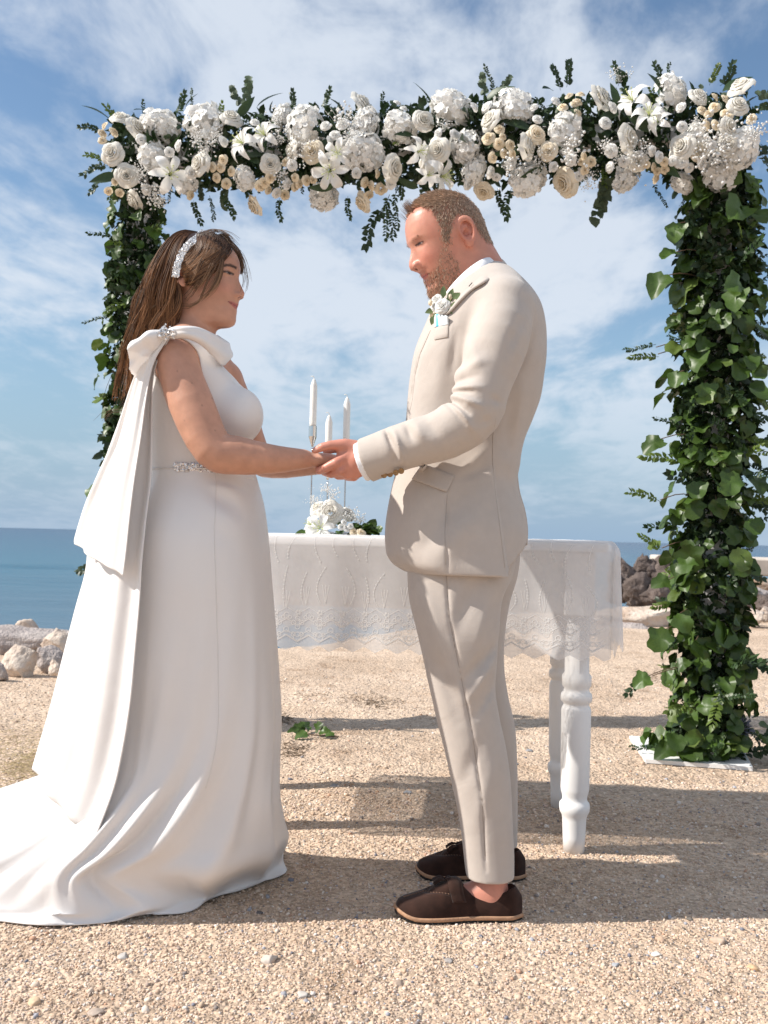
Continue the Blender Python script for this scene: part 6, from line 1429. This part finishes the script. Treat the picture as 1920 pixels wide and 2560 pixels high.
spr += [(B_, x, y, s) for x, y, s in ((365, 335, 22), (312, 378, 28), (362, 405, 25), (415, 410, 22), (385, 450, 20), (330, 470, 22), (425, 455, 20), (380, 370, 16), (670, 230, 22), (700, 175, 18), (740, 205, 22), (755, 170, 20), (740, 260, 22), (725, 215, 18), (770, 465, 18), (760, 490, 18), (805, 490, 22), (775, 530, 20), (1340, 245, 22), (1370, 260, 20), (1400, 230, 24), (1450, 255, 18), (1450, 190, 22), (1405, 315, 22), (1360, 315, 24), (1470, 275, 18), (1400, 180, 20), (1105, 515, 18), (1160, 490, 20), (1160, 530, 18), (1125, 537, 16), (1075, 505, 16), (1115, 570, 24), (1580, 285, 22))]
gyp = [(A_, x, y, s) for x, y, s in ((550, 370, 55), (240, 490, 45), (300, 570, 65), (1030, 390, 65), (1215, 240, 75), (940, 510, 50), (620, 320, 35), (890, 230, 45), (920, 330, 40), (1270, 320, 50), (520, 330, 40), (340, 620, 45))]
gyp += [(B_, x, y, s) for x, y, s in ((400, 510, 75), (680, 440, 85), (1400, 400, 95), (1330, 450, 75), (1000, 470, 65), (870, 420, 40), (1050, 440, 45), (930, 470, 38), (1300, 310, 34), (1325, 200, 30), (940, 90, 48), (780, 570, 50), (110, 320, 36), (1600, 350, 60), (1420, 470, 70), (560, 470, 40))]
def sc(c, r): return r * .52
ID_ = lambda u, v: (u, v)
occ = [(*c(x, y), s * .52) for L_ in (hyd, lil) for c, x, y, s in L_] + [(*c(x, y), s * .52) for c, x, y, s, iv in ros] + [(*c(x, y), s * .52) for L_ in (lis, spr) for c, x, y, s in L_]
extra = 0
for k in range(2500):
    px = r6.uniform(275, 1880); A = beam_at(px); py = px_of(A[None])[0][1] + r6.uniform(-112, 108) * (.85 + .15 * px / 1800); kind = r6.choice('hrrll'); rad = {'h': 34, 'r': 24, 'l': 15}[kind] * r6.uniform(.85, 1.2)
    if all(math.hypot(px - a, py - b) > .72 * (rad + c) for a, b, c in occ):
        occ.append((px, py, rad)); extra += 1
        if kind == 'h': hyd.append((ID_, px, py, rad / .52))
        elif kind == 'r': ros.append((ID_, px, py, rad / .52, int(r6.random() < .25)))
        else: lis.append((ID_, px, py, rad / .52))
    if extra >= 46: break
for c, x, y, s in hyd:
    p, n, k = on_beam(*c(x, y), .03); link('hydrangea', r6.choice(HYD), arch, None, orient(p, n + np.array([r6.uniform(-.4, .4), 0, r6.uniform(-.3, .3)]), sc(c, s) / k * 1.08, r6.random() * 6.28))
for c, x, y, s, iv in ros:
    p, n, k = on_beam(*c(x, y), -.01); put_rose(arch, p, n, sc(c, s) / k * 1.18, bool(iv), r6)
for c, x, y, s in lil:
    p, n, k = on_beam(*c(x, y), -.03); put_lily(arch, p, n, sc(c, s) / k * 1.15, r6)
for c, x, y, s in lis:
    p, n, k = on_beam(*c(x, y), -.025); link('lisianthus', r6.choice(LISI), arch, None, orient(p, n, sc(c, s) / k * 1.05, r6.random() * 6.28))
for c, x, y, s in spr:
    p, n, k = on_beam(*c(x, y), -.02); link('spray_rose', r6.choice(SPRAY), arch, None, orient(p, n, sc(c, s) / k * 1.25, r6.random() * 6.28))
for c, x, y, s in gyp:
    p, n, k = on_beam(*c(x, y), -.015); link('babys_breath', r6.choice(GYP), arch, None, orient(p, n, sc(c, s) / k * 1.35, r6.random() * 6.28))['kind'] = 'stuff'
# greenery of the beam: sprigs that stick out above, hang below and fill the gaps
cnt = 0
for k in range(215):
    px = r6.uniform(262, 1885); A = beam_at(px); a = r6.uniform(-2.0, 5.1); rad = r6.uniform(.06, .13)
    o = np.array([0, -math.cos(a), math.sin(a)]); p = A + o * rad; d = o + np.array([r6.uniform(-.8, .8), r6.uniform(-.3, .3), r6.uniform(-.5, .3)])
    m_ = r6.choices((SPRIG, EUC, FINE, YSP), (5, 3, 3, 1))[0]; link('sprig', r6.choice(m_), arch, None, orient_y(p, d, (r6.uniform(-.5, .5), -1, .4), r6.uniform(.075, .125)))
for (px, py, L, dx, dz, kind) in ((625, 262, .13, -.2, 1, EUC), (610, 262, .10, -.6, .8, EUC), (470, 275, .10, .2, 1, FINE), (435, 285, .11, .5, 1, SPRIG), (725, 280, .10, .1, 1, SPRIG), (800, 270, .10, .4, .9, SPRIG), (1225, 235, .13, -.1, 1, FINE), (1220, 240, .10, -.3, 1, EUC), (1255, 235, .09, .3, 1, EUC), (1395, 225, .11, .0, 1, SPRIG), (1410, 215, .12, .4, 1, SPRIG), (1645, 215, .10, -.1, 1, SPRIG), (1665, 215, .10, .3, 1, FINE), (1780, 215, .10, .2, 1, YSP), (1800, 215, .12, .5, .9, SPRIG), (1890, 250, .13, 1, .4, EUC), (1870, 270, .12, 1, .1, SPRIG), (1540, 215, .10, 0, 1, SPRIG),
                                  (985, 490, .19, -.25, -1, FINE), (975, 500, .17, .0, -1, FINE), (960, 520, .17, -.5, -1, SPRIG), (1000, 480, .16, -.1, -1, FINE), (1510, 440, .17, -.2, -1, EUC), (1505, 455, .12, .1, -1, EUC), (530, 490, .11, .0, -1, FINE), (560, 480, .11, .3, -1, SPRIG), (700, 495, .09, .0, -1, SPRIG), (490, 500, .10, .2, -1, SPRIG), (1280, 470, .12, -.2, -1, SPRIG), (1250, 470, .10, .1, -1, SPRIG), (1640, 455, .11, .4, -1, FINE), (870, 490, .09, .2, -1, SPRIG), (270, 420, .12, -1, -.1, SPRIG), (262, 400, .10, -1, .2, YSP), (275, 440, .12, -1, -.5, SPRIG), (250, 330, .10, -1, .3, SPRIG)):
    p = W(px, py, beam_at(px)[1] - .05); link('sprig', r6.choice(kind), arch, None, orient_y(p, (dx, -.1, dz), (r6.uniform(-.3, .3), -1, .2), L))
LONG = bpy.data.meshes.new('long_leaf'); me_fill(LONG, *leaf_vf(1.0, .17, .3, 7)); LONG.materials.append(LEAFD)
for k in range(70):
    px = r6.uniform(270, 1880); A = beam_at(px); py = px_of(A[None])[0][1] + r6.uniform(-135, 120); p, n, k_ = on_beam(px, py, .03); link('long_leaf', LONG, arch, None, orient_y(p, (r6.uniform(-1, 1), -.35, r6.uniform(-1, 1)), n + np.array([r6.uniform(-.4, .4), 0, r6.uniform(-.4, .4)]), r6.uniform(.08, .15)))
def fill_leaves(name, samples, size, seed, m_):
    """dense inner greenery, too thick to count"""
    r = np.random.default_rng(seed); n = len(samples); V0, F0 = leaf_vf(1.0, .30, .25, 4); A = r.normal(size=(n, 3, 3)); Q, _ = np.linalg.qr(A)
    V = np.einsum('nij,kj->nki', Q, V0) * (size * r.uniform(.6, 1.2, n))[:, None, None] + samples[:, None, :]
    F = (np.array(F0)[None] + (np.arange(n) * len(V0))[:, None, None]).reshape(-1, 4); o = mk(name, V.reshape(-1, 3), F, True, None, m_, arch); o['kind'] = 'stuff'; return o
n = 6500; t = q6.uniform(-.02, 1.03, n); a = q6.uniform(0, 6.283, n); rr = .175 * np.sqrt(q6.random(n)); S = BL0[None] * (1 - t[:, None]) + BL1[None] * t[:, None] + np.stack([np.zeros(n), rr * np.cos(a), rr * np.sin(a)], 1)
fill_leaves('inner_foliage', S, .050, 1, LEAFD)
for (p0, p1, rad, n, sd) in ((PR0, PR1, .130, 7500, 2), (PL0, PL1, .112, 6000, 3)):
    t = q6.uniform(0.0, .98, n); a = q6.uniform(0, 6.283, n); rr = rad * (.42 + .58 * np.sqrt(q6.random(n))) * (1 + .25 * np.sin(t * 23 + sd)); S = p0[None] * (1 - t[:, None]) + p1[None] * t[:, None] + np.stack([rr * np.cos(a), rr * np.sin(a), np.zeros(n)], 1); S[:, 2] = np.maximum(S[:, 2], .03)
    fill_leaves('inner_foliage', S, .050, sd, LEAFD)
# more ivy than one could count, behind the leaves that stand out
def ivy_mass(p0, p1, rad, n, seed):
    r = np.random.default_rng(seed); Vs = []; Fs = []; n0 = 0; src = []
    for me in IVY:
        co = np.empty(len(me.vertices) * 3); me.vertices.foreach_get('co', co); src.append((co.reshape(-1, 3), [tuple(p.vertices) for p in me.polygons]))
    for k in range(n):
        V0, F0 = src[r.integers(len(src))]; z = r.uniform(.08, 2.5); a = r.uniform(0, 6.283); o = np.array([math.cos(a), math.sin(a), 0]); p = p0 + (p1 - p0) * (z / p1[2]) + o * rad * r.uniform(.8, 1.1); p[2] = z
        M = np.array(orient_y(p, o * .5 + np.array([r.normal() * .5, r.normal() * .2, -.7]), o + r.normal(size=3) * .5 + np.array([0, 0, .4]), r.uniform(.04, .085)))
        Vs.append(V0 @ M[:3, :3].T + M[:3, 3]); Fs += [tuple(i + n0 for i in f) for f in F0]; n0 += len(V0)
    o = mk('ivy_foliage', np.concatenate(Vs), Fs, True, None, IVYM, arch); o['kind'] = 'stuff'
ivy_mass(PR0, PR1, .145, 520, 5); ivy_mass(PL0, PL1, .12, 380, 6)
# ivy round the posts
def stem_to(p, parent=arch):
    z = min(max(p[2] + .03, .06), 2.45); c = PR0 + (PR1 - PR0) * (z / PR1[2]); c = np.array([c[0], c[1], z]); d = p - c
    if np.hypot(d[0], d[1]) > .12: b_ = MB(); b_.tube(spline([c + d * .25, c + d * .65 + np.array([0, 0, .018]), p], 6), .0022, 4); b_.build('stem', TWIG, parent)
def ivy_post(p0, p1, rad, n, zmax, side=0.0, s0=.045, s1=.10):
    for k in range(n):
        t = (k + r6.random()) / n; z = t * zmax; a = r6.uniform(-2.7, .0) if r6.random() < .72 else r6.uniform(0, 3.6)
        if r6.random() < .30: a = r6.uniform(-3.5, -2.2)
        c = p0 + (p1 - p0) * (z / max(p1[2], .01)); R = rad * r6.uniform(.80, 1.22) * (1 + .22 * math.sin(z * 7.3 + 1) + .12 * math.sin(z * 17))
        o = np.array([math.cos(a), math.sin(a), 0]); p = c + o * R; p[2] = max(z, .09)
        d = o * r6.uniform(.1, .8) + np.array([r6.uniform(-.7, .7), r6.uniform(-.2, .2), -r6.uniform(.2, 1.0)]); nz = o + np.array([r6.uniform(-.6, .3), r6.uniform(-.5, .3), r6.uniform(.0, 1.1)])
        link('ivy_leaf', r6.choice(IVY if r6.random() < .6 else IVY[:8]), arch, None, orient_y(p, d, nz, r6.uniform(s0, s1) * (1.25 if r6.random() < .15 else 1)))
ivy_post(PR0, PR1, .155, 200, 2.52, 0, .045, .105); ivy_post(PL0, PL1, .13, 78, 2.45, 0, .045, .095)
for k in range(110):
    pr = r6.random() < .68; p0, p1, rad = (PR0, PR1, .16) if pr else (PL0, PL1, .13); z = r6.uniform(.05, 2.5); a = r6.uniform(-3.6, .6); o = np.array([math.cos(a), math.sin(a), 0]); p = p0 + (p1 - p0) * z / p1[2] + o * rad * r6.uniform(.6, 1.0); p[2] = z
    d = o + np.array([r6.uniform(-.5, .5), r6.uniform(-.3, .3), r6.uniform(-.9, .6)]); link('sprig', r6.choice(r6.choices((FINE, SPRIG, YSP), (4, 4, 3))[0]), arch, None, orient_y(p, d, (r6.uniform(-.5, .5), -1, .4), r6.uniform(.08, .17)))
# trailing shoots that stand out from the right post
for (px, py, dx, dz, L, kind) in ((1640, 868, -1, .05, .13, FINE), (1645, 885, -1, -.2, .11, YSP), (1860, 720, 1, .5, .15, FINE), (1870, 790, 1, -.3, .14, FINE), (1865, 1060, 1, .3, .14, FINE), (1850, 1290, 1, -.05, .17, FINE), (1840, 1260, 1, .3, .14, YSP), (1650, 1250, -1, .2, .13, YSP), (1655, 1370, -1, .5, .1, YSP), (1630, 1690, -.8, -.5, .12, SPRIG), (1870, 640, 1, .1, .12, FINE), (1650, 1872, -1, .2, .12, FINE), (1870, 1870, 1, -.05, .16, SPRIG), (1880, 1850, .9, .5, .13, SPRIG)):
    stem_to(W(px, py, 3.95)); link('sprig', r6.choice(kind), arch, None, orient_y(W(px, py, 3.95), (dx, -.1, dz), (0, -1, .3), L))
for (px, py, s, dx, dz) in ((1660, 1575, .105, -.5, -1), (1650, 1098, .10, -1, -.7), (1660, 690, .115, -.6, -.9), (1690, 630, .09, -.9, -.5), (1740, 1250, .09, -.2, -.9), (1790, 1250, .085, .3, -.9), (1740, 1600, .10, .4, -.7), (1620, 1690, .08, -.9, -.6), (1730, 1860, .10, -.3, -.5), (1800, 1845, .10, .6, -.3), (1765, 1885, .10, .1, -.9), (1680, 1870, .09, -.8, -.3), (1850, 790, .09, .5, -1), (1690, 1540, .09, .3, -.4), (1700, 930, .09, -.4, -1), (1760, 960, .09, .1, -1), (1815, 1150, .10, .3, -1), (1690, 560, .09, -.2, -1), (1670, 1450, .08, -1, -.3), (1820, 1640, .09, .9, -.5)):
    stem_to(W(px, py, 3.86)); link('ivy_leaf', r6.choice(IVY[:8]), arch, None, orient_y(W(px, py, 3.86), (dx, -.3, dz), (r6.uniform(-.5, .1), -.8, .6), s))
for k in range(12):
    px = r6.uniform(1690, 1850); link('ivy_leaf', r6.choice(IVY), arch, None, orient_y(W(px, r6.uniform(1835, 1880), 3.86), (r6.uniform(-1, 1), -.5, r6.uniform(-.6, .1)), (r6.uniform(-.4, .3), -.5, .9), r6.uniform(.06, .10)))

# ------------------------------------------------------------------ rocks along the shore
def rock_vf(seed, sub=4, rough=.34, flat=1.0, crag=0.0):
    bm = bmesh.new(); bmesh.ops.create_icosphere(bm, subdivisions=sub, radius=1.0); V = np.array([v.co[:] for v in bm.verts]); bm.verts.index_update(); F = np.array([[v.index for v in f.verts] for f in bm.faces]); bm.free()
    n = vnoise(V, 1.4, seed) * .6 + vnoise(V, 3.1, seed + 1) * .28 + (1 - 2 * np.abs(vnoise(V, 5.5, seed + 2))) * .12 + vnoise(V, 12, seed + 3) * .05
    # facets: clip by a few planes
    r = np.random.default_rng(seed); V = V * (1 + rough * n)[:, None]
    for k in range(13):
        d = r.normal(size=3); d /= np.linalg.norm(d); lim = r.uniform(.50, .82); ex = np.clip(V @ d - lim, 0, None); V = V - d[None] * ex[:, None] * .85
    V *= (1 + .05 * vnoise(V, 7, seed + 7) + .03 * (1 - 2 * np.abs(vnoise(V, 14, seed + 8))))[:, None]
    if crag: V *= (1 + crag * ((1 - 2 * np.abs(vnoise(V, 2.6, seed + 11))) * .5 + (1 - 2 * np.abs(vnoise(V, 6, seed + 12))) * .28 + vnoise(V, 13, seed + 13) * .22))[:, None]
    return V * np.array([1, 1, flat]), F
def rock_mat(name, c0, c1, c2, sc=3.0):
    m = bpy.data.materials.new(name); m.use_nodes = True; N = m.node_tree.nodes; L = m.node_tree.links; b = N['Principled BSDF']; b.inputs['Roughness'].default_value = .9; b.inputs['Specular IOR Level'].default_value = .2
    tc = N.new('ShaderNodeTexCoord'); n = N.new('ShaderNodeTexNoise'); n.inputs['Scale'].default_value = sc; n.inputs['Detail'].default_value = 10; n.inputs['Roughness'].default_value = .68; L.new(tc.outputs['Object'], n.inputs['Vector'])
    r = N.new('ShaderNodeValToRGB'); L.new(n.outputs['Fac'], r.inputs[0]); e = r.color_ramp.elements; e[0].position = .30; e[0].color = (*c0, 1); e[1].position = .70; e[1].color = (*c2, 1); k = e.new(.5); k.color = (*c1, 1); L.new(r.outputs[0], b.inputs['Base Color'])
    v = N.new('ShaderNodeTexNoise'); v.inputs['Scale'].default_value = sc * 9; v.inputs['Detail'].default_value = 8; L.new(tc.outputs['Object'], v.inputs['Vector']); bp = N.new('ShaderNodeBump'); bp.inputs['Strength'].default_value = .8; bp.inputs['Distance'].default_value = .03; L.new(v.outputs['Fac'], bp.inputs['Height']); L.new(bp.outputs[0], b.inputs['Normal'])
    return m
R_WHITE = rock_mat('pale_limestone', (.42, .32, .26), (.60, .50, .42), (.70, .62, .54)); R_GREY = rock_mat('grey_limestone', (.26, .22, .21), (.40, .35, .33), (.52, .46, .42), 5); R_DARK = rock_mat('dark_brown_rock', (.060, .048, .044), (.135, .105, .092), (.25, .20, .175), 5); R_RED = rock_mat('reddish_brown_rock', (.20, .12, .08), (.36, .25, .18), (.50, .42, .35), 3); R_LEDGE = rock_mat('pale_ledge_stone', (.33, .20, .12), (.56, .46, .38), (.66, .58, .50), 2.4)
def rock(name, px, py0, py1, wpx, Y, seed, m_, label, dy=.8, group=None, cat='rock', rough=.34):
    """a rock wpx wide whose top shows at py0 and foot at py1"""
    t = W(px, py0, Y); f = W(px, py1, Y); hw = wpx / FPX * Y / 2; hz = (t[2] - f[2]) / 2; V, F = rock_vf(seed, 4, rough, 1.0, .42 if m_ is R_DARK else .16); V = V / np.abs(V).max(0)
    V = V * np.array([hw, max(hw * dy, hz * .8), hz * 1.30]); c = np.array([(t[0]), Y, (t[2] + f[2]) / 2 - hz * .28]); o = mk(name, V, F, True, None, m_); o.location = c; tag(o, label, cat, group); return o
rock('boulder', 45, 1602, 1690, 96, 5.75, 11, R_WHITE, 'big cream-white boulder at the left edge, nearest the sand', group='rocks at the left by the sea')
rock('boulder', 60, 1562, 1640, 330, 6.9, 12, R_GREY, 'long flat grey rock slab behind the cream boulder at left', .5, 'rocks at the left by the sea')
rock('boulder', 158, 1568, 1640, 110, 6.5, 13, R_WHITE, 'pale rock at left lying against the flat grey slab, beside the bow tail', .7, 'rocks at the left by the sea')
rock('boulder', 128, 1614, 1672, 84, 5.95, 14, R_GREY, 'grey cracked rock just right of the cream boulder', .7, 'rocks at the left by the sea')
rock('stone', 140, 1648, 1682, 40, 5.7, 15, R_WHITE, 'small white stone in front of the grey cracked rock', .8, 'rocks at the left by the sea')
rock('stone', 2, 1655, 1696, 40, 5.55, 16, R_GREY, 'small grey stone at the very left edge below the cream boulder', .8, 'rocks at the left by the sea')
rock('boulder', 72, 1548, 1590, 62, 7.4, 17, R_WHITE, 'small pale rock crowning the flat grey slab at left', .7, 'rocks at the left by the sea')
rock('boulder', 250, 1575, 1655, 130, 6.6, 18, R_WHITE, 'pale rock at left hidden behind the bow tail', .7, 'rocks at the left by the sea')
# right: the dark heap, the ledge and the quay
k = 0
for (px, t_, f_, w, Y, lab) in ((1560, 1388, 1470, 70, 11.3, 'flat-topped brown rock at the upper left of the dark heap'), (1610, 1372, 1470, 80, 11.5, 'peaked brown rock topping the dark heap'), (1655, 1384, 1480, 80, 11.4, 'brown rock of the dark heap right beside the ivy post'), (1548, 1432, 1505, 60, 10.9, 'low brown rock at the left foot of the dark heap'), (1595, 1430, 1512, 75, 10.8, 'knobbly dark rock in the middle of the heap'), (1640, 1440, 1518, 85, 10.7, 'lowest dark rock of the heap, at its right foot'), (1700, 1400, 1510, 120, 11.2, 'dark rock behind the ivy post')):
    rock('rock', px, t_, f_, w * 1.15, Y, 30 + k, R_DARK, lab, .8, 'dark rock heap', rough=.55); k += 1
rock('ledge', 1610, 1508, 1572, 260, 10.3, 41, R_LEDGE, 'pale sandstone ledge with a reddish foot below the dark heap', .5, None, 'rock', .25)
rock('stone', 1570, 1548, 1582, 120, 9.9, 42, R_GREY, 'row of grey stone at the foot of the ledge', .4, None, 'rock')
b = MB(); p0, p1 = W(1700, 1400, 13.0), W(2300, 1440, 13.0); b.box(((p0[0] + p1[0]) / 2, 13.6, W(1880, 1417, 13)[2]), ((p1[0] - p0[0]) / 2, .9, .12), None, .02); o = b.build('quay_slab', mat('weathered_concrete', (.56, .49, .42), .9, var=.2, vscale=3, bump=.5, bscale=12), None, False); tag(o, 'pale concrete quay slab on the rocks at the right edge', 'slab')
for i, (px, t_, f_, w, Y, mm, lab) in enumerate(((1900, 1440, 1475, 70, 12.4, R_RED, 'pinkish block under the quay slab at the right edge'), (1850, 1436, 1490, 60, 12.2, R_DARK, 'dark rock under the quay slab beside the ivy post'), (1880, 1458, 1500, 110, 11.6, R_GREY, 'wide grey rock at right below the quay slab'), (1850, 1480, 1530, 90, 11.2, R_DARK, 'brown rock at right behind the white stones'), (1915, 1485, 1530, 70, 11.0, R_DARK, 'dark brown rock at the right edge behind the white stones'),
                                            (1858, 1512, 1556, 44, 10.5, R_WHITE, 'upright white stone at right beside the ivy post'), (1885, 1522, 1558, 60, 10.3, R_WHITE, 'broad white stone at right in front of the dark rocks'), (1918, 1516, 1552, 40, 10.4, R_WHITE, 'white stone cut by the right edge'), (1990, 1440, 1540, 160, 11.5, R_DARK, 'dark rock beyond the right edge'))):
    if px < 1960: rock('rock', px, t_, f_, w * 1.1, Y, 60 + i, mm, lab, .8, 'rocks at the right', rough=.4)

# ------------------------------------------------------------------ small things on the ground
def pebble(px, py, wpx, seed, col, lab):
    p = G(px, py); k = wpx / FPX * p[1] / 2; V, F = rock_vf(seed, 3, .42, .50); V = V / np.abs(V).max() * k; m = mat('pebble_' + str(seed), col, .8, var=.2, vscale=60, spec=.3); o = mk('pebble', V, F, True, None, m); o.location = (p[0], p[1], k * .12 + float(ground_z(np.array([p[0]]), np.array([p[1]]))[0])); tag(o, lab, 'pebble', 'larger pebbles in the gravel')
for i, (px, py, w, c, lab) in enumerate(((1884, 2424, 34, (.60, .40, .24), 'rounded orange-tan pebble near the right edge of the gravel'), (1790, 2352, 46, (.55, .42, .32), 'flat tan stone at right, the largest in the gravel'), (1650, 2348, 28, (.55, .38, .27), 'reddish tan pebble left of the flat tan stone'), (1538, 2416, 24, (.36, .37, .39), 'blue-grey oval pebble at lower right'), (1122, 2404, 26, (.34, .31, .29), 'dark grey pebble on the gravel below the near shoe'), (1010, 2428, 28, (.52, .37, .26), 'brown pebble on the gravel below the shoe toe'), (995, 2462, 32, (.42, .32, .25), 'angular brown stone below the brown pebble'), (757, 2496, 34, (.50, .46, .42), 'pale grey stone lower left of centre in the gravel'), (1724, 2300, 26, (.16, .14, .12), 'dark brown stone at the edge of the shadow at right'), (1640, 2386, 30, (.66, .62, .56), 'flat white pebble at right below the reddish pebble'),
                                      (648, 2283, 24, (.13, .12, .12), 'black pebble just below the skirt hem'), (672, 2405, 44, (.55, .48, .42), 'knobbly pinkish stone in the gravel below the skirt'), (835, 1971, 24, (.26, .25, .25), 'dark pebble in the leg shadow between the couple'), (1020, 1983, 24, (.34, .34, .35), 'grey pebble in front of the trouser leg'), (1322, 1879, 22, (.28, .28, .29), 'dark grey pebble between the trousers and the table leg'), (85, 2512, 34, (.62, .45, .30), 'oval tan pebble at the lower left'), (240, 2538, 46, (.42, .34, .28), 'long grey-brown stone at the bottom left'), (308, 2388, 30, (.48, .45, .42), 'flat grey pebble on the gravel below the train'))): pebble(px, py, w, 100 + i, c, lab)
# a dropped ivy shoot, a sea-blue thistle and dry grass
sp = empty('ivy_shoot', tuple(G(790, 1835))); tag(sp, 'cut ivy shoot dropped on the ground between the couple', 'ivy')
b = MB(); b.tube(spline([G(745, 1832, .012), G(790, 1838, .012), G(850, 1842, .006)], 8), .003, 5); b.build('stem', TWIG, sp)
for (px, py, s, dx, dz) in ((762, 1825, .065, -1, .1), (775, 1822, .06, -.6, .5), (790, 1828, .055, .3, .6), (768, 1836, .06, -.8, -.1), (800, 1832, .05, .8, .3), (745, 1830, .05, -1, .2), (815, 1836, .045, 1, .1)): link('leaf', rnd.choice(IVY[:8]), sp, None, orient_y(G(px, py, .02), (dx, -.3, dz), (-.2, -.5, .8), s))
th = empty('thistle', tuple(G(1850, 1868))); tag(th, 'bluish spiky thistle lying at the foot of the ivy post', 'thistle'); TH = mat('thistle_blue', (.10, .11, .15), .7)
b = MB(); c = W(1845, 1822, 3.9); r = np.random.default_rng(8)
for k in range(160):
    d = r.normal(size=3); d /= np.linalg.norm(d); b.tube([c + d * .02, c + d * .075 * r.uniform(.6, 1)], .0022, 3)
b.build('head', TH, th); b = MB(); b.tube(spline([c, c + np.array([.0, .02, -.06]), G(1835, 1866, .02)], 6), .004, 5); b.build('stem', TWIG, th)
def dry_grass():
    r = np.random.default_rng(4); n = 900; q = np.zeros((n, 5, 3)); t = np.linspace(0, 1, 5)
    for i in range(n):
        px, py = r.normal(75, 70), r.normal(1905, 40); p = G(px, max(py, 1800)); L = r.uniform(.02, .06); d = r.normal(size=3) * np.array([1, 1, .25]); d[2] = abs(d[2]); d /= np.linalg.norm(d)
        q[i] = p[None] + d[None] * (t * L)[:, None] + np.array([0, 0, .004]) - np.array([0, 0, 1])[None] * (t ** 2 * L * .2)[:, None]
    V, F, C = tubes_fast(q, np.full((n, 5), .0008), np.tile(np.array([.50, .40, .22]), (n, 5, 1)) * r.uniform(.7, 1.2, (n, 1, 1)), 3); o = mk('dry_grass', V, F, True, C, mat('dry_straw', (.5, .4, .2), .8, attr='Col')); tag(o, 'patch of dry straw-coloured grass on the sand at left', 'grass', kind='stuff')
dry_grass()
def litter():
    r = np.random.default_rng(14); n = 700; q = np.zeros((n, 4, 3)); t = np.linspace(0, 1, 4)
    for i in range(n):
        cx, cy, sx, sy = ((940, 1762, 34, 9), (735, 1880, 26, 12), (1660, 1690, 60, 14), (880, 1745, 60, 8), (700, 1800, 18, 8))[i % 5]; p = G(r.normal(cx, sx), r.normal(cy, sy)); L = r.uniform(.01, .035); d = r.normal(size=3) * np.array([1, 1, .2]); d[2] = abs(d[2]); d /= np.linalg.norm(d); q[i] = p[None] + d[None] * (t * L)[:, None] + np.array([0, 0, .003])
    V, F, C = tubes_fast(q, np.full((n, 4), .0014), np.tile(np.array([.14, .095, .06]), (n, 4, 1)) * r.uniform(.6, 1.4, (n, 1, 1)), 3); o = mk('dry_seaweed', V, F, True, C, mat('dry_seaweed', (.12, .08, .05), .9, attr='Col')); tag(o, 'scraps of dark dry seaweed strewn on the sand', 'seaweed', kind='stuff')
litter()
